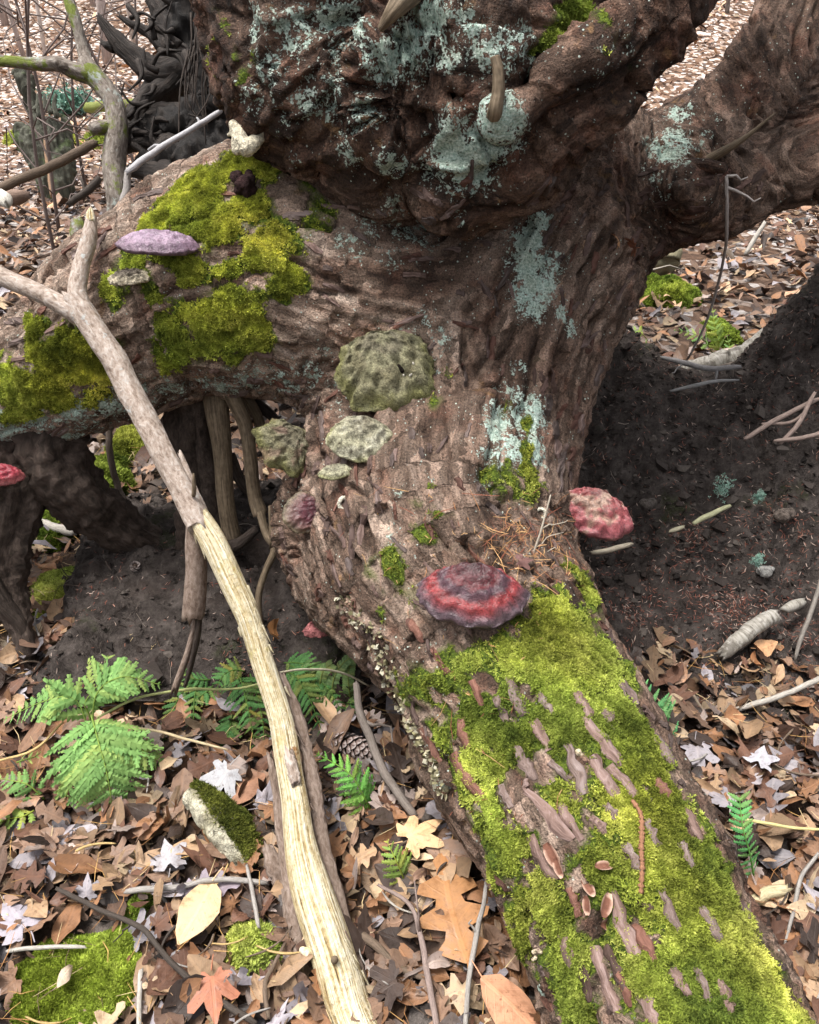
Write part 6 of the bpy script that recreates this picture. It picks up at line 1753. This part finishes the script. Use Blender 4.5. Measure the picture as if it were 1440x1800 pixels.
# ================================================================== moss cushions on the floor
def cushion(label, x, y, rx, ry, hgt, base=0.5, n=3000, size=0.010, seed=0, colmul=(1, 1, 1), splay=(0.25, 1.0), out=0.16, name='moss_cushion', depth=None, cat='moss', bulge=0.6):
    c = G(x, y) if depth is None else P(x, y, depth)
    dp = (c - CAM) @ FWD
    a = rx * dp / FOC
    sl = abs(ray(x, y)[2]) / np.linalg.norm(ray(x, y))
    b = ry * dp / FOC / max(sl, 0.25)
    nr, nf = 16, 44
    ph = np.arange(nf) / nf * 2 * math.pi
    o_ = 1 + out * 2 * pn(np.stack([np.cos(ph) * 1.6 + seed, np.sin(ph) * 1.6, ph * 0], -1), seed) + 0.06 * pn(np.stack([np.cos(ph) * 6, np.sin(ph) * 6, ph * 0 + seed], -1), seed)
    V = []
    for r in np.linspace(0, 1, nr):
        X = c[0] + a * o_ * r * np.cos(ph); Y = c[1] + b * o_ * r * np.sin(ph)
        z0 = gz(X, Y) if depth is None else np.full(nf, c[2])
        V.append(np.stack([X, Y, z0 + hgt * (1 - r ** 2.5) ** bulge - 0.012 * (r > .99)], -1))
    V = np.array(V).reshape(-1, 3)
    i = np.arange(nr - 1)[:, None] * nf; j = np.arange(nf)[None]; j2 = (j + 1) % nf
    Q = np.stack([i + j, i + nf + j, i + nf + j2, i + j2], -1).reshape(-1, 4)
    N = vnormals(V + rng.normal(0, 1e-7, V.shape), Q); N[:nf] = [0, 0, 1]
    V = V + N * (hgt * 0.22 * pn(V * 28, seed + 1) + 0.004 * pn(V * 80, seed + 2))[:, None]
    cc = mosscol(V, len(V), base) * 0.45 * np.array(colmul)
    a_ = Acc(); a_.add(V - c, None, Q, col=cc)
    o = link(name, a_.mesh(name), None, M['moss']); o.location = c
    setp(o, label, cat, 'moss cushions on the forest floor')
    p, f, _ = tri_sample(V, Q, np.ones(len(Q)), n)
    nn = N[Q[f]].mean(1) + 0.4 * rng.normal(size=(n, 3)) + np.array([0, 0, .3])
    v, q, c2 = tufts(p, nn, mosscol(p, n, base) * np.array(colmul), size, 5, splay)
    s = link('shoots', mesh('shoots', v - c, q, {'col': c2}, False), o, M['moss']); s['kind'] = 'stuff'
    return o
cushion('broad flat bright green moss mat on the litter with a tan leaf on it', 140, 1738, 124, 86, 0.035, 0.52, 9000, 0.0085, 3, (0.82, 0.95, 0.7))
cushion('round fluffy yellow-green moss clump beside the bare pole', 448, 1682, 42, 40, 0.045, 0.62, 2600, 0.013, 5, (1.1, 1.1, 1.2), (0.3, 1.3))
cushion('square light green moss cushion in the litter behind the soil mound', 105, 1040, 52, 36, 0.03, 0.55, 2600, 0.009, 7, (1.05, 1.05, 1.2))
cushion('shaggy moss hummock behind the dark arching root', 168, 868, 66, 40, 0.10, 0.38, 3000, 0.014, 9, (0.8, 0.85, 0.8), bulge=.7)
cushion('moss patch on the litter under the limb beside the pole', 232, 795, 42, 30, 0.07, 0.50, 1800, 0.013, 11)
cushion('little moss tuft by the dark crooked stem', 232, 920, 32, 16, 0.05, 0.42, 900, 0.010, 13)
cushion('dim moss heap behind the silver-white stick', 90, 935, 56, 34, 0.05, 0.25, 1800, 0.011, 15, (0.7, 0.8, 0.7))
cushion('elongated moss hummock beyond the trunk on the far litter', 1172, 528, 52, 20, 0.10, 0.45, 2200, 0.018, 17, (0.85, 0.95, 0.8))
cushion('small moss hump between far ferns', 1262, 600, 30, 18, 0.08, 0.42, 900, 0.014, 19, (0.85, 0.95, 0.8))
cushion('thin moss clump under the crossing twigs', 250, 1605, 32, 26, 0.03, 0.40, 900, 0.008, 21, (0.75, 0.9, 0.8))
cushion('far mossy mound near the pale hillside', 60, 186, 62, 10, 0.16, 0.7, 1200, 0.05, 23, (1.1, 1.1, 1.2), depth=None)
cushion('low mossy streak by the far lichen rosette', 175, 182, 40, 8, 0.12, 0.7, 900, 0.06, 24, (1.1, 1.1, 1.2))
put_leaf(G(118, 1722, 0.05) + np.array([0, 0, .012]), 'beech', 0.045, 1.2, .4, .3, (0.42, 0.33, 0.25), 'little tan leaf resting on the flat moss mat', None, 0.8, 4)
# mossy stub with a pale wood face
st = lump('mossy_stub', 'small broken stump half covered in dark moss with a pale wood face', 'stump',
          [[tuple(list(xy) + [dd, r]) for xy, dd, r in (((345, 1405), 1.63, 22), ((372, 1430), 1.60, 30), ((405, 1465), 1.57, 34), ((430, 1500), 1.56, 26))]], 0.010, M['greycap'], (0.50, 0.47, 0.36), 2, 0.01, (0.008, 22, 0.003, 70), 4, None, ((0.22, 0.2, 0.12), 0.8))
me_ = st.data; sv = np.empty(len(me_.vertices) * 3, np.float32); me_.vertices.foreach_get('co', sv); sv = sv.reshape(-1, 3)
sn = np.empty(len(me_.vertices) * 3, np.float32); me_.vertices.foreach_get('normal', sn); sn = sn.reshape(-1, 3)
sx_, sy_, _ = project(sv + np.array(st.location))
pick = np.where((sn[:, 2] > -0.05) & (sx_ - (sy_ - 1400) * 0.75 > 352))[0]
ii = rng.choice(pick, 5000)
v, q, c2 = tufts(sv[ii] + rng.normal(0, .003, (5000, 3)), sn[ii] + .4 * rng.normal(size=(5000, 3)), mosscol(sv[ii], 5000, 0.28) * np.array([0.8, 0.72, 0.8]), 0.006, 4)
s = link('moss', mesh('moss', v, q, {'col': c2}, False), st, M['moss']); s['kind'] = 'stuff'

# ================================================================== pine cone and loose scales
def cone(label, x, y, d, L, R, axis, n=70):
    c = P(x, y, d); ax = np.array(axis, float); ax /= np.linalg.norm(ax)
    u = np.cross(ax, [0, 0, 1]); u /= np.linalg.norm(u); w = np.cross(ax, u)
    o = empty('pine_cone', tuple(c)); setp(o, label, 'pine cone')
    v, t, q, g = tube(np.array([ax * L * (k / 6 - .5) for k in range(7)]), R * 0.45 * np.array([.6, .9, 1, 1, .9, .7, .3]), 8, .1, 60)
    a = Acc(); a.add(v, t, q, gc=g, col=np.array((0.06, 0.04, 0.03))); link('core', a.mesh('core'), o, M['twig'])
    sv = np.array([[0, -.5, 0], [0, .5, 0], [.6, .75, .12], [1, .35, .3], [1.08, 0, .4], [1, -.35, .3], [.6, -.75, .12], [.95, 0, .1], [.5, 0, -.12]])
    stt = np.array([[0, 6, 5], [0, 5, 4], [0, 4, 1], [1, 4, 3], [1, 3, 2], [0, 8, 6], [1, 2, 8], [0, 1, 8], [8, 2, 3], [8, 3, 7], [3, 4, 7], [4, 5, 7], [8, 7, 5], [8, 5, 6]])
    a = Acc(); a.add(sv, stt, None, col=np.array([[.05, .03, .025]] * 2 + [[.16, .11, .09]] + [[.42, .36, .34]] * 3 + [[.16, .11, .09]] + [[.1, .06, .05]] * 2), gc=sv * .02)
    me = a.mesh('scale', False); me.materials.append(M['debris'])
    for k in range(n):
        t = k / n; an = k * 2.39996; r = R * (0.55 + 0.45 * math.sin(math.pi * min(1, t * 0.85 + .12)))
        rd = u * math.cos(an) + w * math.sin(an)
        p = ax * L * (t - .5) + rd * r * .42
        dx = rd * .85 + ax * (0.25 + .5 * t); dx /= np.linalg.norm(dx)
        dy = np.cross(ax, dx); dy /= np.linalg.norm(dy); dz = np.cross(dx, dy)
        l = r * .62
        b = link('scale', me, o)
        b.matrix_basis = Matrix(((dx[0]*l, dy[0]*l*.75, dz[0]*l, p[0]), (dx[1]*l, dy[1]*l*.75, dz[1]*l, p[1]), (dx[2]*l, dy[2]*l*.75, dz[2]*l, p[2]), (0, 0, 0, 1)))
    return o
g_ = G(625, 1315, 0.035); cone('frosty grey-tipped pine cone lying in the hollow under the trunk', 622, 1312, (g_ - CAM) @ FWD, 0.10, 0.030, (0.9, -0.35, -0.1))
g_ = P(238, 996, 2.18); cone('little open pine cone on the black soil mound', 238, 996, 2.16, 0.03, 0.016, (0.3, -0.5, 0.8), 26)

# chewed cone core and loose cone scales on the moss of the trunk
def on_tree(x, y, up=0.006):
    h = hitt(x, y); n_ = h[1] if h[1] @ (CAM - h[0]) > 0 else -h[1]
    return h[0] + n_ * up, n_
pts = [on_tree(x, y, 0.010)[0] for x, y in ((1114,1410),(1119,1440),(1124,1470),(1128,1500),(1131,1530),(1136,1568))]
path = catmull(pts, 10); k_ = len(path)
rad = 0.0014 + 0.0036 * np.abs(np.sin(np.arange(k_) * 1.3)) * rng.uniform(.6, 1.2, k_)
v, t, q, g = tube(path, rad, 7, 0.3, 120)
o0 = path[0]
a = Acc(); a.add(v - o0, t, q, gc=g, col=np.array((0.30, 0.15, 0.085)))
o = link('cone_core', a.mesh('cone_core'), None, M['twig']); o.location = o0
setp(o, 'chewed reddish cone core lying along the moss of the trunk', 'cone core')
sc_v = []; nn_ = 9
for i in range(nn_ + 1):
    t_ = i / nn_; w_ = 0.26 * math.sin(math.pi * (0.08 + 0.86 * t_)) ** .6
    for s in (-1, -.5, 0, .5, 1):
        sc_v.append((t_ - .5, w_ * s, 0.10 * s * s - 0.22 * (t_ - .5) ** 2 * 1.2 + (.05 if i in (0, nn_) else 0)))
sc_v = np.array(sc_v); sc_q = gridquads(nn_ + 1, 5)
tipc = np.array([[.50, .33, .25] if abs(p[1]) > .2 or p[0] > .38 else [.17, .075, .05] for p in sc_v])
a = Acc(); a.add(sc_v, None, sc_q, col=tipc, gc=sc_v * .03); sc_me = a.mesh('cone_scale'); sc_me.materials.append(M['debris'])
for (x, y, an, L, lab) in [(975,1502,-.95,0.038,'pink-tipped loose cone scale lying highest up the mossy trunk'),(990,1522,-.95,0.028,'dark maroon cone scale touching the pink-tipped one'),(1057,1532,.38,0.029,'tan cone scale lying crosswise above the scale heap'),(1036,1566,-1.1,0.028,'striped cone scale leaning on the heap'),
        (1040,1588,-1.4,0.026,'brown cone scale tucked under the striped one'),(1056,1592,.95,0.035,'long striped cone scale slanting across the heap'),(1056,1630,.22,0.031,'pale-rimmed cone scale at the foot of the heap')]:
    p, n_ = on_tree(x, y, 0.012)
    E = RGT * math.cos(an) + UPV * math.sin(an); E -= n_ * (E @ n_); E /= np.linalg.norm(E)
    dy = np.cross(n_, E)
    o = link('cone_scale', sc_me); o.matrix_world = Matrix(((E[0]*L, dy[0]*L, n_[0]*L, p[0]), (E[1]*L, dy[1]*L, n_[1]*L, p[1]), (E[2]*L, dy[2]*L, n_[2]*L, p[2]), (0, 0, 0, 1)))
    setp(o, lab, 'cone scale', 'loose cone scales on the mossy trunk')
for (x, y, r, lab) in ((1022,1318,9,'tiny cream fungus by the bark plates on the mossy trunk'),(942,1680,9,'tiny cream-tan fungus low on the shaded side of the trunk')):
    p, n_ = on_tree(x, y); dd = (p - CAM) @ FWD
    lump('tiny_fungus', lab, 'fungus', [[(x + random.uniform(-r, r), y + random.uniform(-r, r), dd, r * .42)] for _ in range(5)], 0.004, M['greycap'], (0.62, 0.52, 0.36), 1, 0.003, (0.001, 60, 0.0006, 150), x)

# pale shredded crust along the shaded lower edge of the trunk
A = Acc()
for k in range(420):
    u = random.random(); y = 1050 + 350 * u
    x = np.interp(y, [1050, 1120, 1200, 1295, 1395], [578, 640, 672, 722, 770]) + random.uniform(2, 26) * (1.4 if u < .4 else .8)
    h = hitt(x, y)
    if h is None: continue
    n_ = h[1] if h[1] @ (CAM - h[0]) > 0 else -h[1]
    m = random.uniform(.004, .010); dr = n_ * .6 + rng.normal(size=3) * .6; dr /= np.linalg.norm(dr)
    sd_ = np.cross(dr, rng.normal(size=3)); sd_ /= np.linalg.norm(sd_)
    p = h[0]
    A.add(np.array([p - sd_ * m * .5 - tloc, p + sd_ * m * .5 - tloc, p + dr * m * 1.2 + sd_ * m * .3 - tloc, p + dr * m - sd_ * m * .5 - tloc]), None, [[0, 1, 2, 3]], col=np.array(random.choice([(0.40, 0.36, 0.24), (0.30, 0.27, 0.17), (0.22, 0.2, 0.11), (0.5, 0.47, 0.36)])))
o = link('crust', A.mesh('crust', False), tree, M['debris']); o['kind'] = 'stuff'; o['label'] = 'pale ragged crust along the shaded edge of the trunk'

# ================================================================== dead sapling, snag and distant wood
sap = empty('dead_sapling', tuple(P(216, 735, 2.62))); setp(sap, 'crooked dead sapling with mossy grey stem and a knobbly bend', 'sapling')
sl_ = np.array(sap.location)
M['snag'] = m_wood('snag_wood', [(0.3, (0.02, 0.02, 0.015)), (0.45, (0.06, 0.06, 0.045)), (0.6, (0.11, 0.11, 0.085)), (0.75, (0.19, 0.185, 0.15))], 40, 0.9, 0.02, 0.9, [(6, 0.55, 0.66, (0.10, 0.13, 0.06))])
M['mossbark'] = m_platy('mossy_grey_bark', [(0.30, (0.04, 0.031, 0.025)), (0.42, (0.125, 0.10, 0.083)), (0.54, (0.23, 0.195, 0.165)), (0.68, (0.40, 0.37, 0.33))], 70, 1.0, 0.012,
                        [(8, 0.53, 0.60, (0.15, 0.18, 0.035)), (18, 0.58, 0.66, (0.33, 0.36, 0.33)), (6, 0.60, 0.68, (0.06, 0.045, 0.035))])
btube('stem', [(216,735,2.62,24),(214,560,2.56,22),(213,440,2.48,20),(208,360,2.45,19),(202,290,2.45,20),(206,230,2.45,18),(203,185,2.45,17),(186,156,2.45,17),(160,130,2.45,18),(150,112,2.46,15)], 'mossbark', 18, 0.16, 24, 8, None, 0, 1, sap, sl_)
btube('upper_stem', [(160,130,2.46,14),(148,95,2.5,11),(138,55,2.5,9),(130,30,2.5,10),(118,-10,2.5,9),(112,-60,2.5,9)], 'mossbark', 14, 0.16, 24, 6, None, 0, 1, sap, sl_)
btube('side_branch', [(165,135,2.45,16),(130,126,2.43,14),(100,112,2.42,13),(60,112,2.42,11),(0,108,2.42,9),(-70,100,2.42,9)], 'mossbark', 14, 0.2, 24, 7, None, 0, 1, sap, sl_)
btube('branch_stub', [(195,225,2.45,14),(172,226,2.42,12),(160,230,2.41,9)], 'mossbark', 12, 0.2, 24, 4, None, .004, 1, sap, sl_)
btube('broken_stub', [(198,470,2.2,12),(140,420,2.2,13),(136,398,2.2,13),(133,384,2.2,9)], 'mossbark', 10, 0.2, 24, 4, 'short mossy broken stub beside the stem', .004, 1, sap, sl_)
SD = 6.6
SNG = [[(92,350,SD,12),(88,320,SD,22),(70,282,SD,20),(48,250,SD,16),(38,228,SD,8)], [(94,345,SD,12),(102,300,SD,20),(110,255,SD,18),(118,222,SD,9),(122,204,SD,4)], [(88,335,SD,18),(82,275,SD,28),(80,235,SD,22),(70,214,SD,8)],
       [(84,240,SD+.1,10),(72,205,SD+.1,8),(68,170,SD+.1,9),(60,140,SD+.1,12),(52,122,SD+.1,8)], [(100,235,SD,8),(96,215,SD,4)]]
v, q, n_ = blob(SNG, 0.045, 2, 0.09, (0.022, 9, 0.012, 34), 8)
path = [P(90, 348, SD)]
mid = v.mean(0); v = mid + (v - mid) * np.array([1, 0.5, 1])
v = v + n_ * (0.028 * (1 - 2 * np.abs(pn(v * np.array([16, 16, 2.2]), 61))))[:, None]
sng = empty('broken_snag', tuple(path[0])); setp(sng, 'grey-green broken wooden snag with a pinched waist standing in the far litter', 'snag')
link('trunk', mesh('trunk', v - path[0], q, {'gc': v * np.array([.6, .6, .2])}), sng, M['snag'])
for k in range(5):
    x0 = 60 + 10 * k
    c2 = catmull([(x0, 200 + random.uniform(-8, 8), 6.45, 5), (x0 + random.uniform(-6, 10), 185, 6.45, 4), (x0 + random.uniform(-8, 12), 165, 6.45, 2)], 3)
    pth = np.array([P(x, y, d) for x, y, d, r in c2])
    v, t, q, g = tube(pth, c2[:, 3] * 6.45 / FOC, 6, .2, 20); a = Acc(); a.add(v - path[0], t, q, gc=g); link('splinter', a.mesh('splinter'), sng, M['snag'])
stick('stem', 'slim tan stem standing before the grey-green snag', [(92,345,6.0,4),(88,310,6.0,4),(82,275,6.0,3),(78,240,6.0,2)], (0.34, 0.22, 0.14), 6, 4, False, None, 'stem')
c0 = P(122, 182, 11.3); nn_ = 260
tp = c0 + rng.normal(0, 1, (nn_, 3)) * np.array([.17, .1, .08])
v, q, c = tufts(tp, rng.normal(0, .6, (nn_, 3)) + np.array([0, -.3, 1]), pal(nn_, [(0.20, 0.38, 0.31), (0.30, 0.46, 0.38), (0.13, 0.27, 0.20)]), 0.10, 4, (0.3, 1.4))
o = link('teal_seedling', mesh('teal_seedling', v - c0, q, {'col': c}, False), None, M['debris']); o.location = c0; setp(o, 'blue-green leafy plant on the far forest floor', 'plant')
stick('log', 'mossy fallen log on the far forest floor beyond the sapling', [(150,190,10.5,9),(190,188,10.5,9),(240,182,10.6,9),(330,176,10.8,9)], (0.20, 0.23, 0.06), 10, 5, False, None, 'log')
stick('wood_chunk', 'white rotten wood chunk at the edge of the far litter', [(-12,345,2.5,16),(4,352,2.48,14),(14,362,2.47,8)], (0.75, 0.72, 0.64), 10, 4, False, None, 'wood', 'twig', .4)
stick('wood_chunk', 'brown rotten wood chunk beside the white one', [(14,350,2.9,12),(30,346,2.9,13),(48,340,2.9,8)], (0.26, 0.18, 0.14), 10, 4, False, None, 'wood', 'twig', .4)
stick('stump', 'low fibrous tan stump behind the trunk near the knotted root', [(1170,470,3.4,24),(1172,450,3.4,24),(1176,425,3.4,22),(1180,400,3.4,20)], (0.34, 0.31, 0.20), 14, 5, False, None, 'stump', 'twig', .25)

# distant bare trees on the rising ground
M['farbark'] = m_wood('far_bark', [(0.3, (0.20, 0.175, 0.165)), (0.5, (0.38, 0.345, 0.33)), (0.7, (0.54, 0.505, 0.49))], 30, 0.4, 0.01, 0.9, None, True)
def far_tree(px0, dist, r, lean, col, label, hgt=7.0, nb=7, group='bare trees on the far slope'):
    X = (px0 - 720) / FOC * (dist * 0.8387 + 0.3)
    base = np.array([X, dist, gz(X, dist)[0] - 0.05])
    t = np.linspace(0, 1, 9)
    path = base + np.stack([lean[0] * t * hgt + 0.08 * np.sin(t * 5 + px0), lean[1] * t * hgt, t * hgt], -1)
    rad = r * (1 - 0.65 * t)
    tr = empty('bare_tree', tuple(base)); setp(tr, label, 'tree', group)
    v, tt, q, g = tube(path, rad, 9, .15, 6); a = Acc(); a.add(v - base, tt, q, gc=g, col=np.array(col)); link('trunk', a.mesh('trunk'), tr, M['farbark'])
    for k in range(nb):
        u = random.uniform(.1, .8); p0 = np.array([np.interp(u, t, path[:, i]) for i in range(3)])
        an = random.uniform(0, 6.28); L = random.uniform(.5, 1.6)
        d_ = np.array([math.cos(an), math.sin(an) * .6, random.uniform(.2, 1.0)])
        bp = np.array([p0 + d_ * L * j / 4 + np.array([0, 0, -.02 * j * j]) + rng.normal(0, .03, 3) * j for j in range(5)])
        v, tt, q, g = tube(bp, np.linspace(r * .28 + .003, .003, 5), 4, 0, 5, cap=False); a = Acc(); a.add(v - base, None, q, gc=g, col=np.array(col)); link('branch', a.mesh('branch'), tr, M['farbark'])
spots = [(18,17,.07),(52,24,.05),(75,14.5,.03),(108,20,.06),(140,27,.07),(165,18,.05),(182,15,.08),(205,22,.06),(218,30,.09),(238,16,.04),(250,19,.07),(262,25,.05),(285,21,.06),(312,28,.08),(330,17,.05),(352,20,.06),(372,24,.07),(395,18,.05),
         (5,30,.09),(92,33,.10),(128,36,.09),(175,34,.10),(270,35,.10),(300,33,.09),(340,36,.09),(30,38,.1),(1215,19,.07),(1240,26,.08),(1265,17,.04),(1290,30,.09),(1310,22,.06),(1425,14,.05),(1438,20,.07)]
r5 = random.Random(5)
spots += [(r5.uniform(-30, 420), r5.uniform(15, 42), r5.choice([.04, .05, .07, .09])) for _ in range(44)]
kinds_ = [((1.15, 1.05, 1.02), 'pinkish-grey'), ((0.8, 0.78, 0.76), 'dull grey'), ((1.5, 1.45, 1.4), 'whitish'), ((0.55, 0.48, 0.44), 'dark brown')]
for i, (x, d, r) in enumerate(spots):
    cc, w_ = kinds_[(i * 7 + i // 3) % 4]
    th_ = 'thin' if r < .055 else 'thick' if r > .085 else 'medium'
    wh = 'seen past the broad root' if x > 1000 else 'high on the far slope' if d > 28 else 'on the far slope behind the sapling' if x < 230 else 'on the far slope behind the root mass'
    far_tree(x, d, r, (random.gauss(0, .05), random.gauss(0, .03)), cc, f'{th_} {w_} bare tree {wh}')
for i, (x, d, lab) in enumerate([(28, 5.2, 'wiry dark shrub stem with arching twigs behind the side branch'), (62, 6.0, 'thin dark shrub with crossing twigs before the far slope'), (110, 7.5, 'slim shrub shoot between the sapling and the far slope'), (255, 8.0, 'tall whip-like shoot before the pale far trunks'), (232, 6.8, 'bare thin shoot rising past the grey sapling')]):
    far_tree(x, d, .014 if i else .012, (random.gauss(0, .12), 0), (0.4, 0.34, 0.32), lab, 2.6, 12, 'thin shrubs behind the sapling')
